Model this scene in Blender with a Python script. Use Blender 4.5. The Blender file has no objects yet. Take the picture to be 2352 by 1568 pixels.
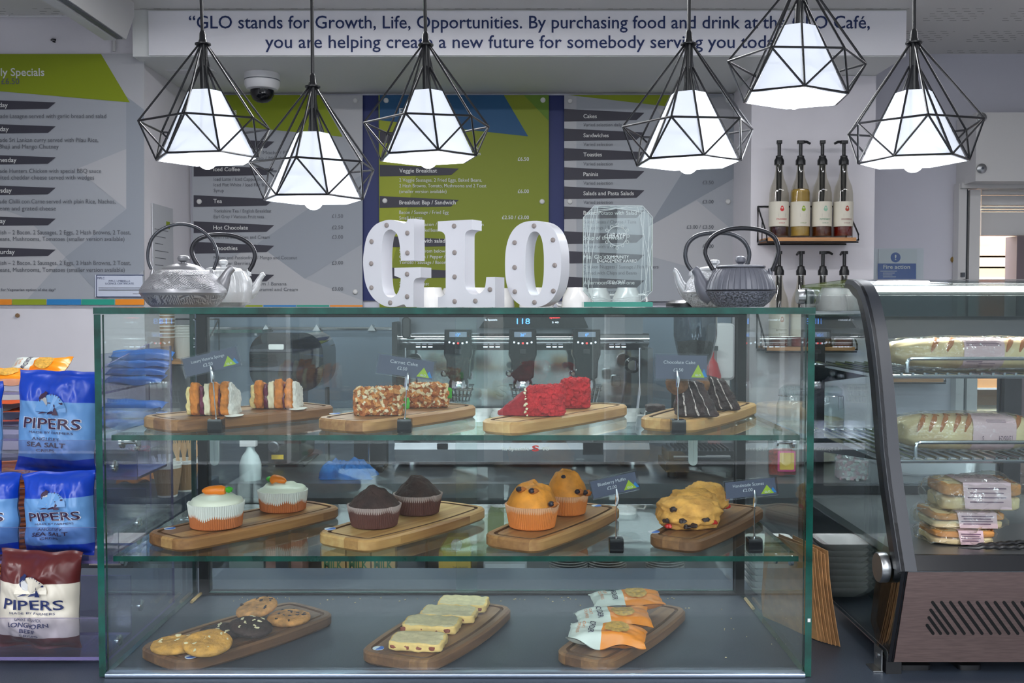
import bpy, math, random
from mathutils import Vector, Matrix, noise
R = math.radians
rnd = random.Random(7)
sc = bpy.context.scene
C = sc.collection

# ---------------------------------------------------------------- camera, world, light, exposure
F = 2287.0                      # focal length in pixels of the 2352 px frame (35 mm lens)
ZC = 1.47
TH = math.atan(84 / F)
cd = bpy.data.cameras.new('camera'); cam = bpy.data.objects.new('camera', cd); C.objects.link(cam)
cd.lens = 36 * F / 2352; cd.sensor_width = 36; cd.clip_start = .02
cam.location = (0, 0, ZC); cam.rotation_euler = (R(90) - TH, 0, 0)
sc.camera = cam

def ray(px, py):
    a, b = px - 1176, 784 - py
    c, s = math.cos(TH), math.sin(TH)
    return a, F * c + b * s, -F * s + b * c
def W(px, py, D):               # point seen at (px, py) at distance D along the room
    r = ray(px, py); k = D / r[1]
    return Vector((r[0] * k, D, ZC + r[2] * k))
def G(px, py, z):               # point seen at (px, py) on the level z
    r = ray(px, py); k = (z - ZC) / r[2]
    return Vector((r[0] * k, r[1] * k, z))
def SX(px, D): return (px - 1176) * D / F
def SZ(py, D): return W(1176, py, D).z

w = bpy.data.worlds.new('daylight'); sc.world = w; w.use_nodes = True
nt = w.node_tree; bg = nt.nodes['Background']
tc = nt.nodes.new('ShaderNodeTexCoord'); sp = nt.nodes.new('ShaderNodeSeparateXYZ'); cr = nt.nodes.new('ShaderNodeValToRGB')
nt.links.new(tc.outputs['Generated'], sp.inputs[0]); nt.links.new(sp.outputs['Z'], cr.inputs[0]); nt.links.new(cr.outputs[0], bg.inputs[0])
cr.color_ramp.elements[0].position = 0.0; cr.color_ramp.elements[0].color = (.05, .056, .06, 1)
cr.color_ramp.elements[1].position = .25; cr.color_ramp.elements[1].color = (.86, .93, 1, 1)
bg.inputs[1].default_value = 4.8

def area(name, loc, sx, sy, power, col=(1, 1, 1), rot=(0, 0, 0)):
    l = bpy.data.lights.new(name, 'AREA'); l.shape = 'RECTANGLE'; l.size = sx; l.size_y = sy; l.energy = power; l.color = col
    o = bpy.data.objects.new(name, l); C.objects.link(o); o.location = loc; o.rotation_euler = rot
    return o
area('ceiling_tube_light', (0, -1.5, 2.50), 3.2, .16, 22, (.97, .98, 1))
# fluorescent ceiling fittings of the room (tubes above the customers and above the staff aisle)
area('ceiling_tube_light', (-.9, -.1, 2.50), .16, 1.5, 12, (.97, .98, 1))
area('ceiling_tube_light', (.9, -.1, 2.50), .16, 1.5, 12, (.97, .98, 1))
area('ceiling_tube_light', (-.4, 2.65, 2.50), 1.5, .12, 16, (.97, .98, 1))
area('ceiling_tube_light', (1.5, 2.65, 2.50), 1.5, .12, 5, (.97, .98, 1))

vs = sc.view_settings
vs.view_transform = 'Standard'; vs.look = 'None'; vs.gamma = 1; vs.use_curve_mapping = False; vs.exposure = 0.88
sc.cycles.transparent_max_bounces = 28
sc.cycles.max_bounces = 6
sc.cycles.diffuse_bounces = 3
sc.cycles.adaptive_threshold = .1
sc.cycles.glossy_bounces = 3
sc.cycles.caustics_reflective = False
sc.cycles.caustics_refractive = False
sc.cycles.sample_clamp_indirect = 6

# ---------------------------------------------------------------- helpers
def lin(c):
    c = c / 255
    return c / 12.92 if c <= .04045 else ((c + .055) / 1.055) ** 2.4
def rgb(c): return (lin(c[0]), lin(c[1]), lin(c[2]), 1)

def M(name, col, rough=.5, metal=0, nz=None, bump=None, emit=0, coat=0, spec=None, ecol=None, stretch=None, col2=None, trans=0, sss=0):
    m = bpy.data.materials.new(name); m.use_nodes = True
    t = m.node_tree; p = t.nodes['Principled BSDF']
    p.inputs['Base Color'].default_value = rgb(col); p.inputs['Roughness'].default_value = rough; p.inputs['Metallic'].default_value = metal
    if coat: p.inputs['Coat Weight'].default_value = coat; p.inputs['Coat Roughness'].default_value = .08
    if spec is not None: p.inputs['Specular IOR Level'].default_value = spec
    if emit: p.inputs['Emission Strength'].default_value = emit; p.inputs['Emission Color'].default_value = rgb(ecol or col)
    if trans: p.inputs['Transmission Weight'].default_value = trans
    if sss:
        p.inputs['Subsurface Weight'].default_value = sss; p.inputs['Subsurface Radius'].default_value = (.01, .006, .004); p.inputs['Subsurface Scale'].default_value = 1
    if nz or bump:
        tcn = t.nodes.new('ShaderNodeTexCoord'); vec = tcn.outputs['Object']
        if stretch:
            mp = t.nodes.new('ShaderNodeMapping'); mp.inputs['Scale'].default_value = stretch
            t.links.new(vec, mp.inputs[0]); vec = mp.outputs[0]
    if nz:
        n = t.nodes.new('ShaderNodeTexNoise'); n.inputs['Scale'].default_value = nz[0]; n.inputs['Detail'].default_value = 4
        t.links.new(vec, n.inputs['Vector'])
        r_ = t.nodes.new('ShaderNodeValToRGB'); r_.color_ramp.elements[0].position = .5 - .5 * (nz[2] if len(nz) > 2 else .5); r_.color_ramp.elements[1].position = .5 + .5 * (nz[2] if len(nz) > 2 else .5)
        a = nz[1]
        c2 = col2 or tuple(min(255, x * (1 + a)) for x in col)
        r_.color_ramp.elements[0].color = rgb(tuple(x * (1 - a) for x in col) if not col2 else col); r_.color_ramp.elements[1].color = rgb(c2)
        t.links.new(n.outputs['Fac'], r_.inputs[0]); t.links.new(r_.outputs[0], p.inputs['Base Color'])
    if bump:
        n2 = t.nodes.new('ShaderNodeTexNoise'); n2.inputs['Scale'].default_value = bump[0]; n2.inputs['Detail'].default_value = 3
        t.links.new(vec, n2.inputs['Vector'])
        b = t.nodes.new('ShaderNodeBump'); b.inputs['Strength'].default_value = bump[1]; b.inputs['Distance'].default_value = bump[2] if len(bump) > 2 else .002
        t.links.new(n2.outputs['Fac'], b.inputs['Height']); t.links.new(b.outputs[0], p.inputs['Normal'])
    return m

def glassmat(name, tint, f0=.045, rough=0.0, bump=None, body=None):
    """thin clear sheet: see-through tint plus Fresnel gloss; body=(colour, amount) adds milky diffuse"""
    m = bpy.data.materials.new(name); m.use_nodes = True; t = m.node_tree; t.nodes.clear()
    out = t.nodes.new('ShaderNodeOutputMaterial'); mix = t.nodes.new('ShaderNodeMixShader')
    tr = t.nodes.new('ShaderNodeBsdfTransparent'); gl = t.nodes.new('ShaderNodeBsdfGlossy')
    tr.inputs[0].default_value = rgb(tint); gl.inputs['Roughness'].default_value = rough; gl.inputs[0].default_value = (1, 1, 1, 1)
    lw = t.nodes.new('ShaderNodeLayerWeight'); lw.inputs['Blend'].default_value = .5
    pw = t.nodes.new('ShaderNodeMath'); pw.operation = 'POWER'; pw.inputs[1].default_value = 5
    ml = t.nodes.new('ShaderNodeMath'); ml.operation = 'MULTIPLY_ADD'; ml.inputs[1].default_value = .95 - f0; ml.inputs[2].default_value = f0
    t.links.new(lw.outputs['Facing'], pw.inputs[0]); t.links.new(pw.outputs[0], ml.inputs[0]); t.links.new(ml.outputs[0], mix.inputs[0])
    under = tr.outputs[0]
    if body:
        df = t.nodes.new('ShaderNodeBsdfDiffuse'); df.inputs[0].default_value = rgb(body[0])
        m2 = t.nodes.new('ShaderNodeMixShader'); m2.inputs[0].default_value = body[1]
        t.links.new(tr.outputs[0], m2.inputs[1]); t.links.new(df.outputs[0], m2.inputs[2]); under = m2.outputs[0]
    t.links.new(under, mix.inputs[1]); t.links.new(gl.outputs[0], mix.inputs[2]); t.links.new(mix.outputs[0], out.inputs[0])
    if bump:
        tcn = t.nodes.new('ShaderNodeTexCoord'); n2 = t.nodes.new('ShaderNodeTexNoise'); n2.inputs['Scale'].default_value = bump[0]
        t.links.new(tcn.outputs['Object'], n2.inputs['Vector'])
        b = t.nodes.new('ShaderNodeBump'); b.inputs['Strength'].default_value = bump[1]; b.inputs['Distance'].default_value = .004
        t.links.new(n2.outputs['Fac'], b.inputs['Height'])
        t.links.new(b.outputs[0], gl.inputs['Normal']); t.links.new(b.outputs[0], lw.inputs['Normal'])
    return m

_tcache = {}
def text_mesh(s, bold=0.0):
    k = (s, bold)
    if k in _tcache: return _tcache[k]
    c = bpy.data.curves.new('lettering', 'FONT'); c.body = s; c.resolution_u = 3; c.offset = bold; c.fill_mode = 'FRONT'
    o = bpy.data.objects.new('lettering', c)
    me = bpy.data.meshes.new_from_object(o)
    v = [(a.co.x, a.co.y) for a in me.vertices]; f = [tuple(p.vertices) for p in me.polygons]
    bpy.data.objects.remove(o); bpy.data.curves.remove(c); bpy.data.meshes.remove(me)
    _tcache[k] = (v, f); return v, f
CAP = max(p[1] for p in text_mesh('H')[0])

class MB:
    def __init__(s): s.v = []; s.f = []; s.m = []; s.cuts = []
    def cut(s): s.cuts.append((len(s.v), len(s.f))); return s
    def add(s, vs_, fs, mi=0):
        n = len(s.v); s.v += [tuple(p) for p in vs_]; s.f += [tuple(i + n for i in f) for f in fs]; s.m += [mi] * len(fs); return s
    def box(s, x0, x1, y0, y1, z0, z1, mi=0):
        return s.add([(x, y, z) for z in (z0, z1) for y in (y0, y1) for x in (x0, x1)],
                     [(0, 2, 3, 1), (4, 5, 7, 6), (0, 1, 5, 4), (2, 6, 7, 3), (0, 4, 6, 2), (1, 3, 7, 5)], mi)
    def pane(s, x0, x1, y0, y1, z0, z1, thin, edge=1):   # a sheet: faces material 0, edges material `edge`
        ax = {'x': (4, 5), 'y': (2, 3), 'z': (0, 1)}[thin]
        n = len(s.f); s.box(x0, x1, y0, y1, z0, z1, edge)
        for i in ax: s.m[n + i] = 0
        return s
    def prism(s, o, a, b, axis='z', mi=0, mcap=None, bev=0):
        def P(p, h):
            return {'z': (p[0], p[1], h), 'y': (p[0], h, p[1]), 'x': (h, p[0], p[1])}[axis]
        n = len(o)
        if bev:
            cx = sum(p[0] for p in o) / n; cy = sum(p[1] for p in o) / n
            ins = inset(o, bev)
            rings = [[P(p, a) for p in ins], [P(p, a + bev) for p in o], [P(p, b - bev) for p in o], [P(p, b) for p in ins]]
        else:
            rings = [[P(p, a) for p in o], [P(p, b) for p in o]]
        vs_ = [p for r_ in rings for p in r_]
        fs = []
        for k in range(len(rings) - 1):
            fs += [(k * n + i, k * n + (i + 1) % n, (k + 1) * n + (i + 1) % n, (k + 1) * n + i) for i in range(n)]
        s.add(vs_, fs, mi)
        N = len(s.v) - len(vs_)
        s.f += [tuple(N + i for i in reversed(range(n))), tuple(N + (len(rings) - 1) * n + i for i in range(n))]
        s.m += [mi if mcap is None else mcap] * 2
        return s
    def lathe(s, prof, n=32, c=(0, 0, 0), mi=0, mod=None, axis='z', caps=True):
        vs_ = []; k = len(prof)
        for i in range(n):
            t = 2 * math.pi * i / n
            for j, (r_, z) in enumerate(prof):
                if mod: r_, z = mod(t, r_, z, j)
                p = (r_ * math.cos(t), r_ * math.sin(t), z)
                if axis == 'y': p = (p[0], -p[2], p[1])
                if axis == 'x': p = (p[2], p[0], p[1])
                vs_.append((c[0] + p[0], c[1] + p[1], c[2] + p[2]))
        fs = [(i * k + j, ((i + 1) % n) * k + j, ((i + 1) % n) * k + j + 1, i * k + j + 1) for i in range(n) for j in range(k - 1)]
        mis = mi if isinstance(mi, (list, tuple)) else None
        s.add(vs_, fs, 0 if mis else mi)
        if mis:
            for q in range(len(fs)): s.m[len(s.m) - len(fs) + q] = mis[q % (k - 1)]
        if caps:
            N = len(s.v) - len(vs_)
            if prof[0][0] > 1e-5: s.f.append(tuple(N + i * k for i in reversed(range(n)))); s.m.append(mis[0] if mis else mi)
            if prof[-1][0] > 1e-5: s.f.append(tuple(N + i * k + k - 1 for i in range(n))); s.m.append(mis[-1] if mis else mi)
        return s
    def tube(s, pts, r_, n=8, closed=False, mi=0, caps=True, flat=1.0):
        pts = [Vector(p) for p in pts]; N = len(pts); rs = r_ if isinstance(r_, (list, tuple)) else [r_] * N
        vs_ = []; up = None
        for i, p in enumerate(pts):
            if closed: d = pts[(i + 1) % N] - pts[i - 1]
            else: d = pts[min(i + 1, N - 1)] - pts[max(i - 1, 0)]
            d.normalize()
            if up is None: up = Vector((0, 0, 1)) if abs(d.z) < .9 else Vector((0, 1, 0))
            a = d.cross(up)
            if a.length < 1e-6: a = d.orthogonal()
            a.normalize(); b = a.cross(d).normalized(); up = b
            for j in range(n):
                t = 2 * math.pi * j / n
                vs_.append(p + a * (rs[i] * math.cos(t)) + b * (rs[i] * flat * math.sin(t)))
        fs = [(i * n + j, i * n + (j + 1) % n, ((i + 1) % N) * n + (j + 1) % n, ((i + 1) % N) * n + j) for i in range(N if closed else N - 1) for j in range(n)]
        s.add(vs_, fs, mi)
        if caps and not closed:
            B = len(s.v) - len(vs_)
            s.f += [tuple(B + j for j in reversed(range(n))), tuple(B + (N - 1) * n + j for j in range(n))]; s.m += [mi, mi]
        return s
    def blob(s, c, rad, nu=28, nv=16, amp=0, fr=1, seed=0, mi=0, p=2.0, flatz=None, mip=None):
        """super-ellipsoid with noise; p>2 gets boxier; flatz cuts the bottom flat"""
        def sg(x): return math.copysign(abs(x) ** (2 / p), x)
        vs_ = []
        for j in range(nv + 1):
            ph = -math.pi / 2 + math.pi * j / nv
            for i in range(nu):
                t = 2 * math.pi * i / nu
                q = Vector((sg(math.cos(ph)) * sg(math.cos(t)), sg(math.cos(ph)) * sg(math.sin(t)), sg(math.sin(ph))))
                k = 1
                if amp: k += amp * (noise.noise(q * fr + Vector((seed * 7.3, seed * 3.1, seed))) + .4 * noise.noise(q * fr * 2.9 + Vector((seed, 2, 1))))
                q = Vector((q.x * rad[0] * k, q.y * rad[1] * k, q.z * rad[2] * k))
                if flatz is not None: q.z = max(q.z, flatz)
                vs_.append((c[0] + q.x, c[1] + q.y, c[2] + q.z))
        fs = [(j * nu + i, j * nu + (i + 1) % nu, (j + 1) * nu + (i + 1) % nu, (j + 1) * nu + i) for j in range(nv) for i in range(nu)]
        return s.add(vs_, fs, mi)
    def text(s, t, x, z, h, y=0.0, w=None, align='L', bold=0.0, mi=0, f=None):
        """lettering standing in the x-z plane at depth y, cap height h, optionally fitted to width w"""
        v, fc = text_mesh(t, bold)
        if not v: return s
        x0 = min(p[0] for p in v); x1 = max(p[0] for p in v)
        ky = h / CAP; kx = (w / (x1 - x0)) if w else ky
        wd = (x1 - x0) * kx
        ox = x if align == 'L' else x - wd if align == 'R' else x - wd / 2
        if f: return s.add([f(ox + (p[0] - x0) * kx, z + p[1] * ky) for p in v], fc, mi)
        return s.add([(ox + (p[0] - x0) * kx, y, z + p[1] * ky) for p in v], fc, mi)
    def xf(s, mat, start=0):
        for i in range(start, len(s.v)): s.v[i] = tuple(mat @ Vector(s.v[i]))
        return s
    def build(s, name, mats, parent=None, world=True, sharp=35, flat=False, **tags):
        if len(s.cuts) > 1:      # separate pieces (text lines, printed shapes): one object each
            ends = s.cuts[1:] + [(len(s.v), len(s.f))]; last = None
            for (v0, f0), (v1, f1) in zip(s.cuts, ends):
                if f1 == f0: continue
                q_ = MB(); q_.v = s.v[v0:v1]; q_.f = [tuple(i - v0 for i in f) for f in s.f[f0:f1]]; q_.m = s.m[f0:f1]
                last = q_.build(name, mats, parent, world, sharp, flat, **tags)
            return last
        me = bpy.data.meshes.new(name)
        off = Vector((0, 0, 0))
        if parent is not None and world: off = origin(parent)
        me.from_pydata([tuple(Vector(p) - off) for p in s.v], [], s.f)
        for m in (mats if isinstance(mats, (list, tuple)) else [mats]): me.materials.append(m)
        me.polygons.foreach_set('material_index', s.m)
        if not flat:
            me.polygons.foreach_set('use_smooth', [True] * len(s.f)); me.set_sharp_from_angle(angle=R(sharp))
        me.update()
        return obj(name, me, parent, **tags)

def origin(o):
    v = Vector(o.location)
    while o.parent: o = o.parent; v = v + Vector(o.location)
    return v
def obj(name, data, parent=None, **tags):
    o = bpy.data.objects.new(name, data); C.objects.link(o)
    if parent is not None: o.parent = parent
    for k, v in tags.items(): o[k] = v
    return o
def thing(name, label, cat, loc=(0, 0, 0), rotz=0, group=None):
    o = bpy.data.objects.new(name, None); C.objects.link(o); o.location = loc; o.rotation_euler = (0, 0, rotz)
    o.empty_display_size = .02; o['label'] = label; o['category'] = cat
    if group: o['group'] = group
    return o
def tag(o, label, cat, group=None):
    o['label'] = label; o['category'] = cat
    if group: o['group'] = group
    return o
def dup(root, loc, rotz=None, label=None):
    r_ = root.copy(); C.objects.link(r_); r_.location = loc
    if rotz is not None: r_.rotation_euler = (0, 0, rotz)
    if label: r_['label'] = label
    for ch in list(root.children):
        c = ch.copy(); C.objects.link(c); c.parent = r_
        for g in ch.children:
            d = g.copy(); C.objects.link(d); d.parent = c
    return r_
def inset(o, d):
    n = len(o); res = []
    ar = sum(o[i][0] * o[(i + 1) % n][1] - o[(i + 1) % n][0] * o[i][1] for i in range(n))
    sg = 1 if ar > 0 else -1
    for i in range(n):
        p, q, r_ = Vector(o[i - 1]), Vector(o[i]), Vector(o[(i + 1) % n])
        e1 = (q - p).normalized() if (q - p).length > 1e-9 else Vector((1, 0)); e2 = (r_ - q).normalized() if (r_ - q).length > 1e-9 else e1
        n1 = Vector((-e1.y, e1.x)); n2 = Vector((-e2.y, e2.x)); b = (n1 + n2)
        if b.length < 1e-6: b = n1
        b.normalize(); k = d / max(.35, b.dot(n1))
        q2 = q + b * (sg * k); res.append((q2.x, q2.y))
    return res
def rrect(x0, x1, y0, y1, r_, n=5):
    o = []
    for cx, cy, a in ((x1 - r_, y1 - r_, 0), (x0 + r_, y1 - r_, 90), (x0 + r_, y0 + r_, 180), (x1 - r_, y0 + r_, 270)):
        for i in range(n + 1):
            t = R(a + 90 * i / n); o.append((cx + r_ * math.cos(t), cy + r_ * math.sin(t)))
    return o
def circ(cx, cy, r_, n=20, ry=None, a0=0):
    return [(cx + r_ * math.cos(a0 + 2 * math.pi * i / n), cy + (ry or r_) * math.sin(a0 + 2 * math.pi * i / n)) for i in range(n)]
def arc(c, r_, a0, a1, n, axis='xz', ry=None):
    res = []
    for i in range(n + 1):
        t = R(a0 + (a1 - a0) * i / n); u, v = r_ * math.cos(t), (ry or r_) * math.sin(t)
        res.append({'xz': (c[0] + u, c[1], c[2] + v), 'yz': (c[0], c[1] + u, c[2] + v), 'xy': (c[0] + u, c[1] + v, c[2])}[axis])
    return res

# ---------------------------------------------------------------- shared materials
m_wall = M('wall paint', (232, 229, 235), .65, nz=(6, .015))
m_wallblue = M('cool wall paint', (214, 214, 225), .6)
m_soffit = M('bulkhead paint', (236, 238, 236), .7)
m_white = M('white plastic', (226, 226, 228), .35)
m_whitegloss = M('white gloss lacquer', (238, 238, 240), .3)
m_offwhite = M('white painted metal', (214, 213, 212), .4)
m_black = M('black plastic', (24, 25, 28), .35)
m_blackm = M('black satin metal', (30, 31, 34), .4, .4)
m_blackgloss = M('black gloss', (14, 15, 19), .12)
m_steel = M('brushed steel', (168, 170, 172), .28, 1, bump=(60, .08), stretch=(1, 30, 30))
m_chrome = M('chrome', (215, 217, 220), .1, 1)
m_mirror = M('polished steel', (196, 200, 204), .07, 1)
m_darksteel = M('dark steel', (96, 100, 106), .35, .9)
m_slate = M('slate laminate', (50, 58, 70), .42, nz=(900, .3, .5))
m_glass = glassmat('clear glass', (250, 254, 253), .045)
m_shelfglass = glassmat('shelf glass', (246, 252, 250), .05)
m_edge = M('green glass edge', (6, 60, 52), .12, nz=(25, .5, .6), stretch=(1, 1, 1), spec=.8)
m_perspex = glassmat('clear acrylic', (240, 239, 247), .05)
m_perspexedge = M('acrylic edge', (140, 128, 168), .2)
m_navy = M('navy print', (27, 47, 98), .6)
m_dark = M('charcoal print', (60, 59, 70), .6)
m_lime = M('lime print', (140, 156, 14), .6)
m_print_w = M('white print', (222, 224, 222), .6)
m_print_g = M('grey print', (98, 101, 108), .6)
m_kraft = M('kraft paper', (176, 128, 84), .8, nz=(60, .12), bump=(120, .2))
m_orange = M('orange print', (243, 146, 30), .45)
m_blue = M('blue print', (40, 132, 196), .5)
m_teal = M('teal print', (38, 160, 138), .5)
m_cardgrey = M('card grey print', (88, 92, 108), .45)

# ---------------------------------------------------------------- the room
DF, DB = 1.388, 1.80            # display case front / back
DS, DBK, DP, DL = 3.683, 4.326, 3.983, 3.769
Z0 = SZ(1555, DF)               # counter level
ZT = SZ(706, DF)                # top of the display case
CEIL = SZ(22, DS)
SOFF = SZ(130, DS)
def struct(mb, name, mats, parent=None): return mb.build(name, mats, parent, kind='structure')

m_floor = M('vinyl floor', (160, 162, 166), .5, nz=(30, .12))
struct(MB().box(-3.3, 3.3, -2.6, 6.2, -.05, 0), 'floor', m_floor)

# perforated ceiling tiles: groups of little slots
m_ceil = M('perforated ceiling', (176, 176, 174), .8)
t = m_ceil.node_tree; p = t.nodes['Principled BSDF']
tcn = t.nodes.new('ShaderNodeTexCoord'); mp = t.nodes.new('ShaderNodeMapping'); mp.inputs['Scale'].default_value = (1, 1, 0)
t.links.new(tcn.outputs['Object'], mp.inputs[0])
def brickmask(sc_, bw, rh, mortar, off=0.5):
    b = t.nodes.new('ShaderNodeTexBrick'); b.inputs['Scale'].default_value = sc_; b.inputs['Brick Width'].default_value = bw; b.inputs['Row Height'].default_value = rh
    b.inputs['Mortar Size'].default_value = mortar; b.inputs['Mortar Smooth'].default_value = 0; b.offset = off
    t.links.new(mp.outputs[0], b.inputs['Vector']); return b
b1 = brickmask(1, .05, .03, .012, .4); b2 = brickmask(1, .30, .30, .05, 0)
mx = t.nodes.new('ShaderNodeMath'); mx.operation = 'MAXIMUM'
t.links.new(b1.outputs['Fac'], mx.inputs[0]); t.links.new(b2.outputs['Fac'], mx.inputs[1])
cm = t.nodes.new('ShaderNodeMix'); cm.data_type = 'RGBA'; cm.inputs[6].default_value = rgb((176, 175, 172)); cm.inputs[7].default_value = rgb((232, 231, 228))
t.links.new(mx.outputs[0], cm.inputs[0]); t.links.new(cm.outputs[2], p.inputs['Base Color'])
struct(MB().box(-3.3, 3.3, -2.6, 4.4, CEIL, CEIL + .1), 'ceiling', m_ceil)

xl = SX(332, DL)                # corner of the pillar behind the specials board
xr = SX(2005, DP)               # outer corner of the pier with the syrups
xd = SX(2192, DBK)              # door opening begins
struct(MB().box(xl, xd, DBK, DBK + .12, 0, CEIL), 'wall_back', m_wallblue)
struct(MB().box(-3.3, xl, DL, DBK + .12, 0, CEIL), 'wall_pillar', m_wall)
struct(MB().box(-3.3, -3.2, -2.5, DL, 0, CEIL), 'wall_left', m_wall)
struct(MB().box(3.2, 3.3, -2.5, 6.2, 0, CEIL), 'wall_right', m_wall)
struct(MB().box(SX(1722, DP), xr, DP, DBK - .001, 0, SOFF - .001), 'wall_pier', m_wall)
struct(MB().box(xl + .002, xr - .002, DS, DBK - .001, SOFF, CEIL - .001), 'beam_soffit', m_soffit)
struct(MB().box(xd, 3.2, DBK, DBK + .12, SZ(430, DBK), CEIL), 'wall_lintel', m_wallblue)
m_store = M('store room wall', (214, 176, 140), .7, nz=(3, .1))
struct(MB().box(xd - .6, 3.3, 5.6, 5.7, 0, CEIL), 'wall_storeroom', m_store)

# shop front behind the customers: low wall, head and window posts
sf = struct(MB().box(-3.3, 3.3, -2.6, -2.5, 0, .62), 'wall_front', M('shop front wall', (84, 84, 86), .6))
struct(MB().box(-3.3, 3.3, -2.6, -2.5, 2.3, CEIL), 'wall_front_head', m_wall)
for i, x in enumerate((-3.25, -1.9, -1.25, -.1, .55, 1.5, 2.2, 3.25)): struct(MB().box(x - .05, x + .05, -2.6, -2.5, .62, 2.3), 'window_post', m_offwhite, sf)

# panel seam on the pillar, cable clips and trunking below the ceiling
o = MB().tube([W(x, y, DL - .008) for x, y in ((-300, 36), (0, 37), (100, 37), (212, 35))], .006, 8).build('ceiling_cable', m_white)
tag(o, 'thin white cable clipped along wall under the ceiling', 'cable')
for x in (36, 155): MB().box(SX(x - 3, DL), SX(x + 3, DL), DL - .02, DL, SZ(40, DL), SZ(33, DL)).build('cable_clip', m_white, o, world=False)
o = MB().tube([W(262, 80, DL - .012), W(262, 118, DL - .012)], .006, 8).build('wall_conduit', m_offwhite); tag(o, 'short white conduit dropping to top of specials board', 'conduit')
o = MB().tube([W(118, 92, DL), W(121, 90, DL - .02), W(127, 91, DL - .03), W(126, 97, DL - .03), W(122, 95, DL - .028)], .0035, 6).build('wall_hook', m_black); tag(o, 'small black hook screwed into white wall above specials board', 'hook')
o = MB().lathe([(0, 0), (.008, 0), (.008, .006), (0, .006)], 8, W(41, 724, DL - .003), axis='y').build('wall_plug', M('brown plug', (140, 110, 80), .7)); tag(o, 'tiny brown wall plug below the specials board', 'wall plug')

# long ceiling fitting running towards the bulkhead
lt = thing('ceiling_light_fitting', 'long white ceiling light fitting with grey louvre ending at the bulkhead', 'light fitting', (SX(262, 3.5), 3.5, CEIL))
xa, xb = SX(243, 3.6), SX(318, 3.6)
MB().prism([(xa, CEIL), (xa, CEIL - .03), (xa + .03, CEIL - .13), (xb - .03, CEIL - .13), (xb, CEIL - .05), (xb, CEIL)], -.6, 3.60, 'y').build('housing', m_offwhite, lt)
MB().box(xa + .018, xa + .06, -.6, 3.58, CEIL - .138, CEIL - .1305).build('reflector_strip', m_white, lt)
MB().box(xa + .064, xb - .036, -.6, 3.58, CEIL - .1345, CEIL - .1305).build('louvre', M('louvre grey', (86, 90, 98), .4), lt)

# ---------------------------------------------------------------- the quotation panel
qd = DS - .012
q = thing('quotation_sign', 'long white sign with navy quotation text on the bulkhead', 'sign', W(1211, 130, qd))
m_sign = M('sign panel', (246, 245, 250), .5)
MB().box(SX(350, qd), SX(2072, qd), qd, DS - .001, SZ(127, qd), SZ(25, qd)).build('panel', m_sign, q)
mb = MB()
def ptext(mb, s, x0, x1, yb, cap, D, align='L', bold=0, mi=0):
    a = W(x0 if x0 is not None else x1, yb, D); mb.cut()
    if x0 is not None and x1 is not None: mb.text(s, a.x, a.z, cap * D / F, D, (x1 - x0) * D / F, 'L', bold, mi)
    else: mb.text(s, a.x, a.z, cap * D / F, D, None, 'L' if x0 is not None else 'R', bold, mi)
qt = qd - .002
ptext(mb, '\u201cGLO stands for Growth, Life, Opportunities. By purchasing food and drink at the GLO Caf\u00e9,', 434, 1981, 65, 28, qt, bold=.006)
ptext(mb, 'you are helping create a new future for somebody serving you today\u201d', 609, 1803, 110, 28, qt, bold=.006)
mb.build('lettering', m_navy, q, flat=True)

# ---------------------------------------------------------------- menu boards
m_bg = M('menu grey print', (168, 172, 179), .55)
m_bglt = M('menu pale print', (184, 185, 189), .55)
m_bgdk = M('menu mid print', (153, 159, 168), .55)
m_bgdk2 = M('menu shade print', (141, 148, 157), .55)
m_stud = M('sign stud', (215, 215, 214), .35)
m_green2 = M('olive print', (96, 130, 30), .6)
m_limebg = M('lime menu print', (126, 138, 14), .55)
m_tealhd = M('petrol header print', (10, 78, 122), .55)
m_navybk = M('navy panel', (10, 32, 98), .5)

def poly(mb, pts, D, mi=0): return mb.cut().add([W(x, y, D) for x, y in pts], [tuple(range(len(pts)))], mi)
def banner(mb, x0, x1, y0, D, h=27, mi=0): poly(mb, [(x0, y0), (x1, y0 + 9), (x1 - 18, y0 + h - 3), (x0, y0 + h)], D, mi)

def menu(name, label, x0, x1, y0, y1, D, th=.012, bgm=None):
    T = thing(name, label, 'menu board', W((x0 + x1) / 2, y1, D))
    MB().box(SX(x0, D), SX(x1, D), D, D + th, SZ(y1, D), SZ(y0, D)).build('panel', bgm or m_bg, T)
    return T
def studs(T, pts, D):
    for x, y in pts:
        MB().lathe([(0, 0), (.011, 0), (.011, .004), (.008, .007), (0, .008)], 16, W(x, y, D - .0005), axis='y').build('stud', m_stud, T)

# specials board on the pillar
D = DL - .014
T = menu('specials_board', 'tall grey specials menu board with lime header and day banners', -170, 331, 124, 700, D)
mb = MB()
poly(mb, [(290, 221), (331, 252), (331, 455), (290, 480)], D - .001, 2)
poly(mb, [(290, 342), (290, 480), (176, 388)], D - .001, 1)
poly(mb, [(-170, 420), (60, 500), (150, 590), (60, 690), (-170, 690)], D - .001, 1)
poly(mb, [(290, 480), (331, 455), (331, 620), (240, 690), (150, 590)], D - .001, 2)
poly(mb, [(230, 124), (331, 124), (331, 252), (290, 221)], D - .001, 1)
mb.build('background_print', [m_bg, m_bglt, m_bgdk], T, flat=True)
mb = MB(); poly(mb, [(-170, 124), (232, 124), (298, 235), (-170, 195)], D - .0016); mb.build('header_print', m_lime, T, flat=True)
mb = MB()
for y in (226, 281, 352, 422, 493, 564): banner(mb, -120, 128, y, D - .002)
mb.build('banner_print', m_dark, T, flat=True)
mb = MB()
ptext(mb, 'Daily Specials', None, 102, 174, 17, D - .003, bold=.012)
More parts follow.
